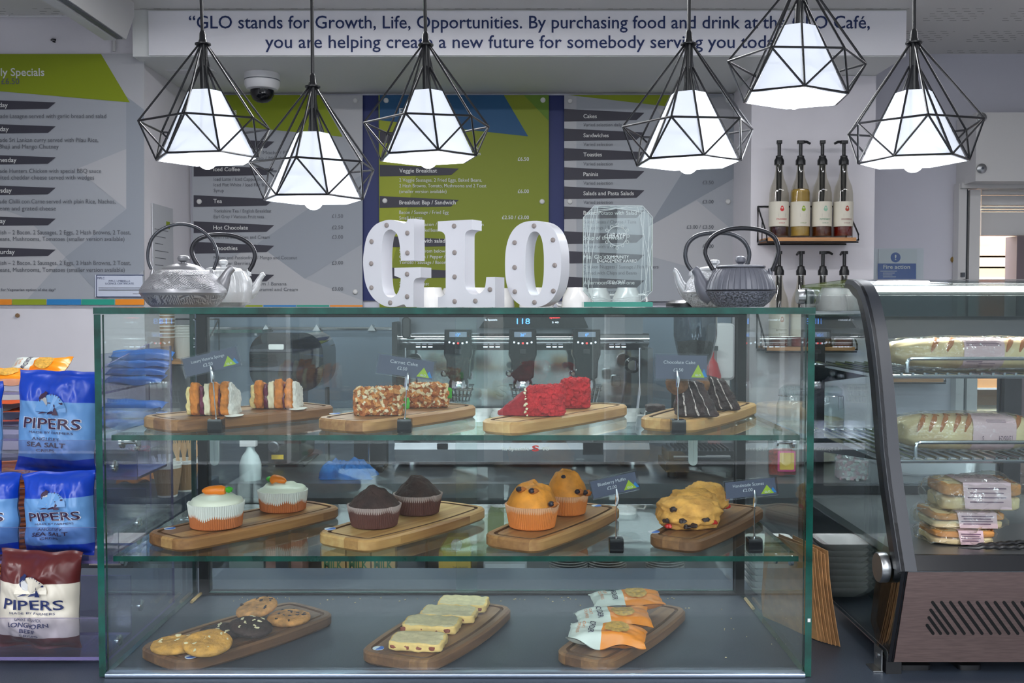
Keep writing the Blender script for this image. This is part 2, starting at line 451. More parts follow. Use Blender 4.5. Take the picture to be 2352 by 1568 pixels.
for s, x, y in (('Monday', 18, 246), ('Tuesday', 20, 301), ('Wednesday', 38, 372), ('Thursday', 27, 442), ('Friday', 13, 512), ('Saturday', 34, 583)):
    ptext(mb, s, None, x, y, 10, D - .003, bold=.012)
mb.build('white_lettering', m_print_w, T, flat=True)
mb = MB()
ptext(mb, '\u00a36.50', 3, 44, 193, 13, D - .003, bold=.008)
eng = ('Full English \u2013 2 Bacon, 2 Sausages, 2 Eggs, 2 Hash Browns, 2 Toast,', 'Baked Beans, Mushrooms, Tomatoes (smaller version available)')
for s, xa_, xb_, y in (('Homemade Lasagne served with garlic bread and salad', -42, 242, 271), ('Homemade Sri Lankan curry served with Pilau Rice,', -42, 224, 326),
        ('Onion Bhaji and Mango Chutney', -40, 134, 341), ('Homemade Hunters Chicken with special BBQ sauce', -42, 231, 397), ('with melted cheddar cheese served with wedges', -42, 215, 412),
        ('Homemade Chilli con Carne served with plain Rice, Nachos,', -42, 264, 467), ('sour cream and grated cheese', -42, 128, 483),
        (eng[0], -40, 299, 538), (eng[1], -42, 285, 553), (eng[0], -40, 300, 608), (eng[1], -42, 286, 624)):
    ptext(mb, s, xa_, xb_, y, 9.5, D - .003)
ptext(mb, '*Please ask for Vegetarian option of the day*', -42, 128, 668, 6, D - .003, bold=.008)
mb.build('grey_lettering', m_print_g, T, flat=True)
def strip(T, cuts, y0, y1, D):
    names = {'o': m_orange, 'g': M('olive strip print', (150, 168, 30), .5), 'b': m_blue, 't': m_teal}
    for (a, b_, k) in cuts: poly(MB(), [(a, y0), (b_, y0), (b_, y1), (a, y1)], D - .002).build('colour_strip', names[k], T, flat=True)
strip(T, ((-50, 27, 'o'), (28, 106, 'g'), (108, 186, 'b'), (187, 263, 't'), (265, 331, 'o')), 687, 700, D)

cert = thing('licence_certificate', 'small framed white certificate stuck on the specials board corner', 'certificate', W(275, 682, D - .006))
MB().box(SX(221, D), SX(330, D), D - .006, D - .002, SZ(682, D), SZ(631, D)).build('sheet', M('certificate paper', (205, 212, 228), .5), cert)
mb = MB()
for q_ in ([(221, 631), (330, 631), (330, 632.5), (221, 632.5)], [(221, 680.5), (330, 680.5), (330, 682), (221, 682)], [(221, 631), (222.5, 631), (222.5, 682), (221, 682)]): poly(mb, q_, D - .007)
ptext(mb, 'MPLC UMBRELLA', 250, 299, 647, 4, D - .007); ptext(mb, 'LICENCE CERTIFICATE', 242, 307, 653, 4, D - .007); ptext(mb, 'MPLC', 224, 240, 641, 5, D - .007)
mb.build('blue_lettering', m_navy, cert, flat=True)
mb = MB()
for y in (660, 663, 666): poly(mb, [(226, y), (324, y), (324, y + 1), (226, y + 1)], D - .007)
poly(mb, [(305, 674), (322, 674), (322, 675), (305, 675)], D - .007)
mb.build('small_print', m_print_g, cert, flat=True)

# notice sheets on the return of the pillar
xw = xl + .003
ns = thing('notice_sheet', 'pale notice sheet pinned on the wall return beside specials board', 'notice', (xw, 4.0, SZ(690, 4.0)))
MB().box(xw, xw + .004, 3.85, 4.08, SZ(690, 4.), SZ(475, 4.)).build('sheet', M('notice paper', (196, 198, 204), .5), ns)
mb = MB()
for k in range(8): mb.box(xw + .004, xw + .0045, 3.87, 4.02 - .03 * (k % 3), SZ(530 + k * 16, 4.), SZ(531.5 + k * 16, 4.))
mb.build('small_print', m_print_g, ns)
mb = MB().box(xw + .004, xw + .0046, 4.0, 4.04, SZ(524, 4.), SZ(508, 4.)); mb.build('green_mark', m_lime, ns)

# drinks board
D = DBK - .03
T = menu('drinks_board', 'grey drinks menu board with lime header beside the navy panel', 445, 833, 218, 705, D)
mb = MB()
poly(mb, [(735, 218), (833, 218), (833, 390), (790, 314)], D - .001, 1)
poly(mb, [(765, 440), (833, 400), (833, 560), (700, 640), (590, 560)], D - .001, 2)
poly(mb, [(590, 560), (700, 640), (833, 690), (833, 705), (520, 705), (445, 640)], D - .001, 1)
mb.build('background_print', [m_bg, m_bglt, m_bgdk], T, flat=True)
mb = MB(); poly(mb, [(445, 218), (733, 218), (787, 314), (445, 280)], D - .0016); mb.build('header_print', m_lime, T, flat=True)
mb = MB()
for y in (316, 378, 448, 508, 555, 622): banner(mb, 445, 630, y, D - .002)
mb.build('banner_print', m_dark, T, flat=True)
mb = MB()
ptext(mb, 'Hot Drinks', 461, 543, 263, 14, D - .003, bold=.012)
for s, y in (('Hot Coffee', 335), ('Iced Coffee', 393), ('Tea', 466), ('Hot Chocolate', 527), ('Smoothies', 574), ('Milkshakes', 641)): ptext(mb, s, 490, None, y, 9, D - .003, bold=.012)
mb.build('white_lettering', m_print_w, T, flat=True)
mb = MB()
for s, xb_, y in (('Latte / Cappuccino / Mocha / Flat', 668, 354), ('Americano / Espresso / Macchiato', 668, 367), ('Iced Latte / Iced Cappuccino', 606, 415), ('Iced Flat White / Iced Flat Black', 622, 428), ('Syrup', 514, 441),
        ('Yorkshire Tea / English Breakfast', 623, 488), ('Earl Gray / Various Fruit teas', 606, 501), ('with Marshmallows and Cream', 619, 548),
        ('Mango and Passionfruit / Mango and Coconut', 682, 595), ('Summer Berries', 575, 608), ('Strawberry and Cream / Banana', 658, 655), ('Chocolate / Salted Caramel and Cream', 684, 668)):
    ptext(mb, s, 491, xb_, y, 7.5, D - .003)
for s, y in (('\u00a31.50', 500), ('\u00a32.50', 526), ('\u00a33.00', 548), ('\u00a33.00', 607), ('\u00a33.00', 667)): ptext(mb, s, None, 788, y, 8, D - .003, bold=.006)
mb.build('grey_lettering', m_print_g, T, flat=True)
strip(T, ((563, 603, 'g'), (605, 680, 'b'), (681, 756, 't'), (758, 833, 'o')), 700.5, 704.5, D)
studs(T, ((816, 231), (816, 670), (458, 463)), D)

# navy backing panel and green food board
D = DBK - .012
o = MB().box(SX(834, D), SX(1295, D), D, DBK - .001, SZ(690, D), SZ(219, D)).build('navy_backing_panel', m_navybk); tag(o, 'navy blue backing panel behind the green food menu', 'panel')
D = DBK - .03
T = menu('food_board', 'lime green food menu board with petrol blue header', 872, 1260, 218, 705, D, bgm=m_limebg)
mb = MB(); poly(mb, [(872, 275), (985, 288), (930, 500), (872, 705)], D - .001); mb.build('background_print', M('bright lime print', (150, 160, 20), .55), T, flat=True)
mb = MB(); poly(mb, [(1203, 218), (1260, 218), (1260, 277)], D - .0016); mb.build('corner_print', m_green2, T, flat=True)
mb = MB(); poly(mb, [(872, 218), (1157, 218), (1213, 313), (872, 276)], D - .0016); mb.build('header_print', m_tealhd, T, flat=True)
mb = MB()
for y in (302, 378, 450, 541, 613): banner(mb, 872, 1054, y, D - .002)
mb.build('banner_print', m_dark, T, flat=True)
mb = MB()
ptext(mb, 'Food', 917, 962, 263, 14, D - .003, bold=.012)
for s, y in (('Breakfast', 322), ('Veggie Breakfast', 396), ('Breakfast Bap / Sandwich', 469), ('Omelette with salad', 557), ('Toast', 632)): ptext(mb, s, 917, None, y, 8.8, D - .003, bold=.012)
for s, xb_, y in (('2 Bacon, 2 Sausages, 2 Fried Eggs, Beans,', 1098, 342), ('2 Hash Browns, Mushrooms and Tomatoes', 1103, 356), ('2 Veggie Sausages, 2 Fried Eggs, Baked Beans,', 1106, 417), ('2 Hash Browns, Tomato, Mushrooms and 2 Toast', 1116, 430), ('(smaller version available)', 1025, 443),
        ('Bacon / Sausage / Fried Egg', 1030, 491), ('Small / Large', 970, 504), ('Add extra Bacon / Sausage / Hash Brown', 1110, 519), ('Mushrooms and Baked Beans', 1006, 532),
        ('Select fillings from below', 1022, 580), ('Cheese / Ham / Pepper / Onion', 1052, 593), ('Tomato / Sausage / Bacon', 1024, 606), ('2 Slices of Toast', 985, 655), ('Beans on Toast', 985, 668)):
    ptext(mb, s, 917, xb_, y, 7.5, D - .003)
for s, y in (('\u00a36.50', 369), ('\u00a36.00', 443), ('\u00a32.50 / \u00a33.00', 503)): ptext(mb, s, None, 1215, y, 8, D - .003, bold=.008)
mb.build('white_lettering', m_print_w, T, flat=True)
studs(T, ((887, 231), (1247, 230), (884, 461), (1245, 463)), D)

# sandwich board
T = menu('sandwich_board', 'grey lunch menu board with many dark banners beside pier', 1296, 1685, 218, 692, D)
mb = MB()
poly(mb, [(1500, 245), (1600, 345), (1685, 290), (1685, 218)], D - .001, 1)
poly(mb, [(1600, 345), (1685, 290), (1685, 410), (1490, 520)], D - .001, 3)
poly(mb, [(1490, 520), (1600, 460), (1685, 530), (1685, 640), (1500, 590)], D - .001, 1)
poly(mb, [(1296, 218), (1324, 222), (1324, 692), (1296, 692)], D - .001, 1)
mb.build('background_print', [m_bg, m_bglt, m_bgdk, m_bgdk2], T, flat=True)
mb = MB(); poly(mb, [(1305, 218), (1560, 218), (1548, 246)], D - .0016); mb.build('header_print', m_lime, T, flat=True)
mb = MB()
for y in (250, 295, 340, 384, 428, 474, 531, 576, 635): banner(mb, 1296, 1480, y, D - .002, 29)
mb.build('banner_print', m_dark, T, flat=True)
mb = MB()
for s, y in (('Cakes', 271), ('Sandwiches', 315), ('Toasties', 359), ('Paninis', 404), ('Salads and Pasta Salads', 448), ('Baked Potato with Salad', 493), ('Soup of the week', 550), ("Mini Glo's lunch", 594), ('Afternoon Tea for one', 653)):
    ptext(mb, s, 1340, None, y, 8.6, D - .003, bold=.012)
mb.build('white_lettering', m_print_w, T, flat=True)
mb = MB()
for s, xb_, y in (('Varied selection daily', 1428, 290), ('Varied selection', 1407, 335), ('Varied selection', 1407, 380), ('Varied selection', 1407, 424), ('Varied selection', 1407, 468),
        ('Baked Beans / Cheese / Tuna', 1461, 513), ('2 Toppings / 3 Toppings', 1440, 526), ('Served with a roll', 1416, 570), ('Chicken Nuggets / Sausage / Fish Fingers', 1512, 616), ('Served with Chips and Beans', 1462, 630), ('Summer berries', 1422, 673)):
    ptext(mb, s, 1340, xb_, y, 7.5, D - .003)
for s, y in (('\u00a33.50', 423), ('\u00a33.00', 467), ('\u00a33.00 / \u00a33.50', 525), ('\u00a33.00', 569)): ptext(mb, s, None, 1639, y, 8, D - .003, bold=.006)
mb.build('grey_lettering', m_print_g, T, flat=True)
studs(T, ((1309, 232), (1672, 230), (1309, 463), (1672, 463)), D)

# dome camera under the bulkhead
cp = W(602, 170, 3.95); cp.z = SOFF
T = thing('dome_camera', 'white dome security camera with dark bubble under the bulkhead', 'camera', cp)
MB().lathe([(.058, 0), (.068, -.001), (.068, -.048), (.060, -.062), (.045, -.066), (0, -.066)], 32, cp).build('housing', m_white, T)
MB().lathe([(.046, -.0665), (.045, -.085), (.036, -.102), (.02, -.112), (0, -.115)], 32, cp).build('dome', m_blackgloss, T)
MB().lathe([(.0685, -.026), (.069, -.028), (.0685, -.030)], 32, cp, caps=False).build('seam', m_print_g, T)
o = MB().box(SX(392, 3.9), SX(500, 3.9), 3.88, 3.94, SOFF - .004, SOFF - .0005).build('soffit_strip', m_white); tag(o, 'thin white strip fixed under the bulkhead near dome camera', 'strip')

# fire action notice and the doorway with roller shutter
D = DBK - .006
T = thing('fire_notice', 'blue and white fire action notice in a clear sleeve on wall', 'notice', W(2058, 662, D))
MB().box(SX(2016, D), SX(2104, D), D, DBK - .001, SZ(660, D), SZ(572, D)).build('sheet', M('notice white', (206, 208, 216), .4), T)
mb = MB(); poly(mb, [(2016, 605), (2104, 605), (2104, 659), (2016, 659)], D - .001); poly(mb, circ(2057, 591, 11.5, 20), D - .001); mb.build('blue_print', M('notice blue', (22, 80, 160), .45), T, flat=True)
mb = MB(); ptext(mb, 'Fire action', 2029, 2090, 617, 9, D - .002, bold=.012); ptext(mb, '!', 2055, 2059, 597, 12, D - .002, bold=.01)
for k in range(8):
    y = 622 + k * 4.4
    if k != 4: poly(mb, [(2022 + (k % 4 > 0) * 6, y), (2060 - (k * 5) % 13, y), (2060 - (k * 5) % 13, y + 1.1), (2022 + (k % 4 > 0) * 6, y + 1.1)], D - .002)
mb.build('white_lettering', m_print_w, T, flat=True)
MB().box(SX(2001, D), SX(2118, D), D - .006, D - .005, SZ(662, D), SZ(570, D)).build('clear_sleeve', m_glass, T)

D = 4.142
T = thing('shutter_housing', 'white metal roller shutter housing box above the doorway', 'shutter box', (2.4, D, SZ(418, D)))
MB().box(SX(2235, D), 3.15, D, DBK - .002, SZ(416, D), SZ(258, D)).build('cover', m_offwhite, T)
for x, y in ((2254, 270), (2254, 387)):
    s_ = MB().lathe([(0, 0), (.02, 0), (.02, .006), (.012, .011), (0, .012)], 20, W(x, y, D - .0005), axis='y').build('screw_cap', m_steel, T)
    MB().lathe([(0, .0125), (.006, .0125), (.006, .0135), (0, .0135)], 6, W(x, y, D - .0005), axis='y').build('screw', m_darksteel, s_)
D = DBK - .06
T = thing('door_1', 'white door frame with half raised slatted roller shutter', 'doorway', (2.2, D, 0)); T['kind'] = 'structure'
MB().box(SX(2198, D), SX(2216, D), D, D + .05, 0, SZ(421, D)).build('guide_rail', m_offwhite, T)
MB().box(SX(2226, D), SX(2250, D), D + .01, D + .17, 0, SZ(435, D)).build('frame_post', m_offwhite, T)
MB().box(SX(2216, D), SX(2226, D), D + .03, D + .05, 0, SZ(430, D)).build('guide_channel', m_darksteel, T)
MB().box(SX(2200, D), 3.1, D - .02, D + .04, SZ(433, D), SZ(420, D)).build('frame_head', m_offwhite, T)
for k, (ya, yb) in enumerate(((435, 447), (448.5, 472), (473.5, 479), (480.5, 485), (486.5, 541))):
    D2 = D + .05 + .01 * (k % 2)
    MB().prism(rrect(D2, D2 + .03, SZ(yb, D2), SZ(ya, D2), .004, 2), SX(2250, D2), 3.1, 'x').build('shutter_slat', m_offwhite, T)
MB().lathe([(0, 0), (.014, 0), (.014, .008), (.009, .014), (0, .016)], 18, W(2190, 596, DBK - .001), axis='y').build('lock_cylinder', M('brass', (180, 150, 90), .3, 1), T)
MB().box(SX(2204, D), SX(2210, D), D - .02, D, SZ(636, D), SZ(626, D)).build('latch', m_darksteel, T)
MB().box(SX(2338, D), 3.1, D + .02, D + .12, 0, SZ(541, D)).build('inner_post', M('mauve post', (120, 108, 112), .5), T)
# warm store room beyond
D = 5.3
T = thing('store_shelving', 'warm lit store room shelving seen through the doorway', 'shelving', (2.4, D, 0))
for k, (y, c) in enumerate(((575, (232, 190, 150)), (600, (236, 212, 170)), (625, (200, 190, 140)), (646, (235, 224, 200)), (800, (235, 110, 90)), (880, (236, 170, 110)), (950, (226, 214, 180)))):
    MB().box(SX(2200, D), 3.0, D, D + .25, SZ(y + 12, D), SZ(y - 9, D)).build('shelf_load', M('shelf load', c, .7), T)
for y in (640, 890): MB().box(SX(2190, D), 3.05, D - .02, D + .28, SZ(y + 4, D), SZ(y, D)).build('shelf', m_white, T)
for x in (2200, 2400): MB().box(SX(x, D), SX(x + 8, D), D - .02, D + .28, 0, SZ(560, D)).build('upright', m_offwhite, T)
l = bpy.data.lights.new('store_room_lamp', 'POINT'); l.energy = 14; l.color = (1, .82, .62); l.shadow_soft_size = .15
lo = bpy.data.objects.new('store_room_lamp', l); C.objects.link(lo); lo.location = (2.2, 4.8, 2.2)

# ---------------------------------------------------------------- front counter and the glass display case
DCB = 1.972                     # rear edge of the front counter
T = thing('front_counter', 'dark slate laminate counter carrying the glass cake case', 'counter', (0, 1.5, 0))
MB().box(-2.4, 2.4, 1.12, DCB, Z0 - .04, Z0).build('worktop', m_slate, T)
MB().box(-2.38, 2.38, 1.2, DCB - .06, 0, Z0 - .04).build('carcass', M('counter front', (70, 74, 84), .5), T)
T = thing('return_counter', 'slate laminate return counter joining front and back counters', 'counter', (-1.5, 2.4, 0))
MB().box(-2.4, -.90, DCB + .002, 3.04, Z0 - .04, Z0).build('worktop', m_slate, T)
MB().box(-2.38, -.93, DCB + .01, 3.03, 0, Z0 - .04).build('carcass', M('return counter front', (64, 68, 78), .5), T)

X0, X1, tg = -.583, .4225, .0095
case = thing('display_case', 'glass cake display case with green edges and two glass shelves', 'display case', (-.08, DF, Z0))
GE = [m_glass, m_edge]
MB().pane(X0, X1, DF - .002, DB + .012, ZT - .009, ZT, 'z').build('top_pane', GE, case)
MB().pane(X0, X0 + tg, DF, DB, Z0 + .001, ZT - .0095, 'x').build('side_pane', GE, case)
MB().pane(X1 - tg, X1, DF, DB, Z0 + .001, ZT - .0095, 'x').build('side_pane', GE, case)
MB().pane(X0 + tg + .001, X1 - tg - .001, DF + .003, DF + .009, Z0 + .006, ZT - .010, 'y').build('front_pane', GE, case)
MB().prism(rrect(DF - .004, DF + .014, Z0, Z0 + .0065, .002, 3), X0 + tg, X1 - tg, 'x').build('front_channel', M('aluminium channel', (168, 180, 200), .3, .9), case)
ZS1, ZS2 = SZ(999, 1.412), SZ(1277, 1.412)
for zs in (ZS1, ZS2):
    s_ = MB().pane(X0 + tg + .003, X1 - tg - .003, 1.412, DB - .016, zs - .0075, zs, 'z').build('glass_shelf', [m_shelfglass, m_edge], case)
    for sx_, xx in ((1, X0 + tg), (-1, X1 - tg)):
        for yy in (1.455, 1.72):
            b = MB().lathe([(0, 0), (.011, 0), (.011, .004), (.005, .005), (.005, .022), (.008, .023), (.008, .026), (0, .026)], 18, (0, 0, 0), axis='x')
            b.xf(Matrix.Translation((xx, yy, zs - .014)) @ Matrix.Scale(sx_, 4, (1, 0, 0))); b.build('shelf_bracket', m_chrome, case)
a, b_, c_, d_ = SX(456, DB), SX(477, DB), SX(1691, DB), SX(1711, DB)
zr = SZ(1357, DB)
MB().box(a, b_, DB - .014, DB + .012, Z0, ZT - .0095).build('rear_post', m_blackm, case)
MB().box(c_, d_, DB - .014, DB + .012, Z0, ZT - .0095).build('rear_post', m_blackm, case)
MB().box(b_, c_, DB - .014, DB + .012, Z0, zr).build('rear_rail', m_blackm, case)
MB().box(b_, c_, DB - .014, DB + .012, SZ(728, DB), ZT - .0095).build('rear_rail', m_blackm, case)
for xa_, xb_, yy, hx in ((b_, SX(1095, DB), DB - .010, 491), (SX(1046, DB), c_, DB + .002, 1593)):
    d1 = MB().pane(xa_, xb_, yy, yy + .005, zr + .0005, SZ(728, DB) - .0005, 'y').build('sliding_door', [m_glass, M('polished glass edge', (60, 100, 96), .2)], case)
    MB().prism(rrect(SX(hx - 10, yy), SX(hx + 10, yy), SZ(1068, yy), SZ(1000, yy), .008, 6), yy - .006, yy - .0005, 'y').build('finger_pull', M('pull plastic', (186, 200, 200), .4), d1)
m_pine = M('pine strip', (214, 178, 120), .6)
for p0, p1 in ((G(1712, 1378, Z0), G(1730, 1401, Z0)), (G(440, 1386, Z0), G(463, 1365, Z0))):
    MB().tube([p0 + Vector((0, 0, .003)), p1 + Vector((0, 0, .003))], .003, 6).build('wood_packer', m_pine, case)
o = MB().box(X1 - .006, X1 - .002, DF - .0008, DF - .0002, SZ(1428, DF), SZ(1420, DF)).build('glass_stamp', m_print_w, case)

# crumbs lying in the case
cb = MB()
for k in range(60):
    if k < 42: x, y = rnd.uniform(480, 1700), rnd.uniform(1372, 1382)
    elif k < 52: x, y = rnd.uniform(1650, 1790), rnd.uniform(1400, 1530)
    else: x, y = rnd.uniform(430, 1600), rnd.uniform(1380, 1400)
    g_ = G(x, y, Z0); cb.blob((g_.x, g_.y, Z0 + .0008), (rnd.uniform(.0006, .0018),) * 2 + (.0009,), 6, 4)
o = cb.build('crumbs', M('crumb', (208, 190, 150), .9)); tag(o, 'pale crumbs scattered on the floor of the cake case', 'crumbs'); o['kind'] = 'stuff'

# ---------------------------------------------------------------- back counter
DK = 3.05; ZK = .92
T = thing('back_counter', 'stainless steel back counter under the coffee machine', 'counter', (0, 3.3, 0))
m_worktop = M('worktop steel', (128, 132, 136), .32, .85, nz=(14, .08))
sx0, sx1, sy0, sy1 = SX(2062, 3.3), SX(2330, 3.3), 3.2, 3.55
wt = MB()
wt.box(-2.4, sx0, DK, DBK - .002, ZK - .045, ZK); wt.box(sx1, 2.3, DK, DP, ZK - .045, ZK); wt.box(sx0, sx1, DK, sy0, ZK - .045, ZK); wt.box(sx0, sx1, sy1, DP - .002, ZK - .045, ZK)
wt = MB().box(xl + .003, sx0, DK, DP - .003, ZK - .045, ZK).box(xl + .003, SX(1722, DP) - .003, DP - .003, DBK - .04, ZK - .045, ZK).box(sx1, 2.3, DK, DP - .003, ZK - .045, ZK).box(sx0, sx1, DK, sy0, ZK - .045, ZK).box(sx0, sx1, sy1, DP - .003, ZK - .045, ZK)
wt.build('worktop', m_worktop, T)
MB().box(-2.4, xl + .003, DK, DL - .002, ZK - .045, ZK).build('worktop_end', m_slate, T)
sk = MB(); i0 = rrect(sx0, sx1, sy0, sy1, .04, 4); i1 = rrect(sx0 + .03, sx1 - .03, sy0 + .03, sy1 - .03, .04, 4); n = len(i0)
sk.add([(x, y, ZK + .002) for x, y in rrect(sx0 - .02, sx1 + .02, sy0 - .02, sy1 + .02, .04, 4)] + [(x, y, ZK + .003) for x, y in i0] + [(x, y, ZK - .14) for x, y in i1],
       [(k * n + i, k * n + (i + 1) % n, (k + 1) * n + (i + 1) % n, (k + 1) * n + i) for k in range(2) for i in range(n)] + [tuple(2 * n + i for i in range(n))])
sk.build('sink_basin', m_steel, T)
MB().box(-2.3, 2.3, DP - .35, DP - .3, 0, ZK - .045).build('rear_panel', M('under counter panel', (186, 190, 196), .5), T)
ZL = .42
MB().box(-1.3, 2.2, DK + .04, DP - .36, ZL - .02, ZL).build('lower_shelf', m_steel, T)
for x in (-1.35, -.72, .72, 1.35, 2.1): MB().box(x - .02, x + .02, DK + .04, DK + .08, 0, ZK - .045).build('leg', m_steel, T)
o = MB().box(xl + .003, SX(1722, DP) - .004, DBK - .03, DBK - .001, ZK, SZ(707, DBK)).build('steel_splashback', M('splash steel', (112, 126, 142), .38, .5)); tag(o, 'grey steel splashback on the wall behind the coffee machine', 'splashback')
rl = thing('utensil_rail', 'chrome rail with brackets along the steel splashback', 'rail', W(680, 756, DBK - .06))
MB().tube([W(470, 754, DBK - .07), W(900, 754, DBK - .07)], .008, 8).build('bar', m_chrome, rl)
for x in (622, 736, 860):
    MB().prism([(SX(x - 9, DBK), SZ(758, DBK)), (SX(x + 9, DBK), SZ(758, DBK)), (SX(x, DBK), SZ(744, DBK))], DBK - .09, DBK - .031, 'y').build('bracket', m_steel, rl)
gs = thing('wall_glass_shelf', 'small glass wall shelf with green edge behind the blender', 'shelf', W(536, 762, DBK - .2))
MB().pane(SX(470, DBK - .22), SX(602, DBK - .22), DBK - .22, DBK - .032, SZ(764, DBK - .22), SZ(757, DBK - .22), 'z').build('shelf', GE, gs)
for x in (490, 590): MB().box(SX(x - 3, DBK - .1), SX(x + 3, DBK - .1), DBK - .12, DBK - .031, SZ(770, DBK - .1), SZ(764, DBK - .1) - .002).build('bracket', m_steel, gs)

# ---------------------------------------------------------------- espresso machine
DM = 3.35
def bx(mb, x0, x1, y0, y1, d0, d1, mi=0): return mb.box(SX(x0, d0), SX(x1, d0), d0, d1, SZ(y1, d0), SZ(y0, d0), mi)
em = thing('espresso_machine', 'wide steel three group espresso machine with blue lit display', 'espresso machine', (SX(1195, DM), DM, ZK))
m_mach = M('machine panel', (104, 108, 114), .3, .75, nz=(4, .1))
b = MB().prism([(DM, SZ(1014, DM)), (DM - .02, SZ(1030, DM)), (DM + .01, SZ(1062, DM)), (DM + .55, SZ(1062, DM)), (DM + .55, SZ(1014, DM))], SX(906, DM), SX(1492, DM), 'x')
bp = b.build('base_body', m_mach, em)
mb = MB(); dd = DM - .023
mb.text('la', SX(1154, dd), SZ(1034, dd), .011, dd, .016, bold=.01); mb.text('Spaziale', SX(1168, dd), SZ(1034, dd), .011, dd, .07, bold=.01); mb.text('40', SX(1242, dd), SZ(1034, dd), .012, dd, .03, bold=.014)
mb.build('lettering', m_print_w, em, flat=True)
mb = MB(); mb.text('S', SX(1222, dd), SZ(1035.5, dd), .018, dd, .024, bold=.04); mb.build('red_lettering', M('red print', (210, 40, 44), .4), em, flat=True)
bx(MB(), 904, 1494, 1006, 1014, DM - .005, DM + .5).build('drip_tray', m_chrome, em)
bx(MB(), 1003, 1028, 1019, 1030, DM - .022, DM).build('badge', m_blackgloss, em); bx(MB(), 1340, 1386, 1018, 1044, DM - .022, DM).build('side_badge', m_blackgloss, em)
for x in (945, 1455):
    MB().lathe([(0, ZK), (.026, ZK), (.026, ZK + .012), (.02, ZK + .014), (.02, SZ(1062, DM)), (0, SZ(1062, DM))], 20, (SX(x, DM + .08), DM + .08, 0)).build('foot', m_chrome, em)
for x in (945, 1455):
    MB().lathe([(0, ZK), (.026, ZK), (.02, SZ(1062, DM)), (0, SZ(1062, DM))], 14, (SX(x, DM + .4), DM + .45, 0)).build('foot', m_chrome, em)
bx(MB(), 906, 1494, 800, 1004, DM + .25, DM + .30).build('back_splash', m_mirror, em)
bx(MB(), 900, 912, 740, 1006, DM + .02, DM + .55).build('side_panel', m_blackm, em); bx(MB(), 1488, 1500, 800, 1006, DM + .02, DM + .55).build('side_panel', m_darksteel, em)
zt = SZ(722, DM + .1)
MB().box(SX(908, DM), SX(1488, DM), DM + .12, DM + .56, SZ(800, DM + .25), zt).build('top_body', m_darksteel, em)
MB().box(SX(890, DM), SX(1510, DM), DM + .10, DM + .60, zt + .0005, zt + .012).build('cup_tray', m_steel, em)
MB().tube([(SX(905, DM + .1), DM + .1, SZ(779, DM + .1)), (SX(1490, DM + .1), DM + .1, SZ(779, DM + .1))], .021, 20).build('chrome_bar', m_chrome, em)
bx(MB(), 912, 1488, 790, 803, DM + .09, DM + .24).build('light_strip', m_blackgloss, em)
m_led = M('white led', (225, 235, 255), .3, emit=.8); m_blueled = M('blue display', (90, 150, 255), .3, emit=1.4, ecol=(80, 150, 255)); m_redled = M('red led', (255, 60, 60), .3, emit=1.3)
for x0 in (955, 1110, 1255, 1400):
    for k in range(3): bx(MB(), x0 + k * 14, x0 + k * 14 + 10, 795, 797.5, DM + .088, DM + .0895).build('indicator', m_led, em)
dh = MB().prism([(SX(1100, DM + .06), SZ(753, DM + .06)), (SX(1352, DM + .06), SZ(753, DM + .06)), (SX(1338, DM + .06), SZ(722, DM + .06)), (SX(1122, DM + .06), SZ(722, DM + .06))], DM + .06, DM + .118, 'y').build('display_housing', m_blackgloss, em)
dd = DM + .058
mb = MB(); mb.text('118', SX(1187, dd), SZ(744, dd), .019, dd, .045); mb.build('display_digits', m_blueled, dh)
mb = MB(); mb.text('la Spaziale', SX(1114, dd), SZ(736, dd), .006, dd, .042); mb.text('S 40', SX(1268, dd), SZ(742, dd), .006, dd, .022); mb.build('display_lettering', m_led, dh)
mb = MB(); mb.text('System', SX(1262, dd), SZ(731, dd), .006, dd, .036); mb.build('display_red_lettering', m_redled, dh)
def W2(o_, mb, name, mats): return mb.build(name, mats, o_)
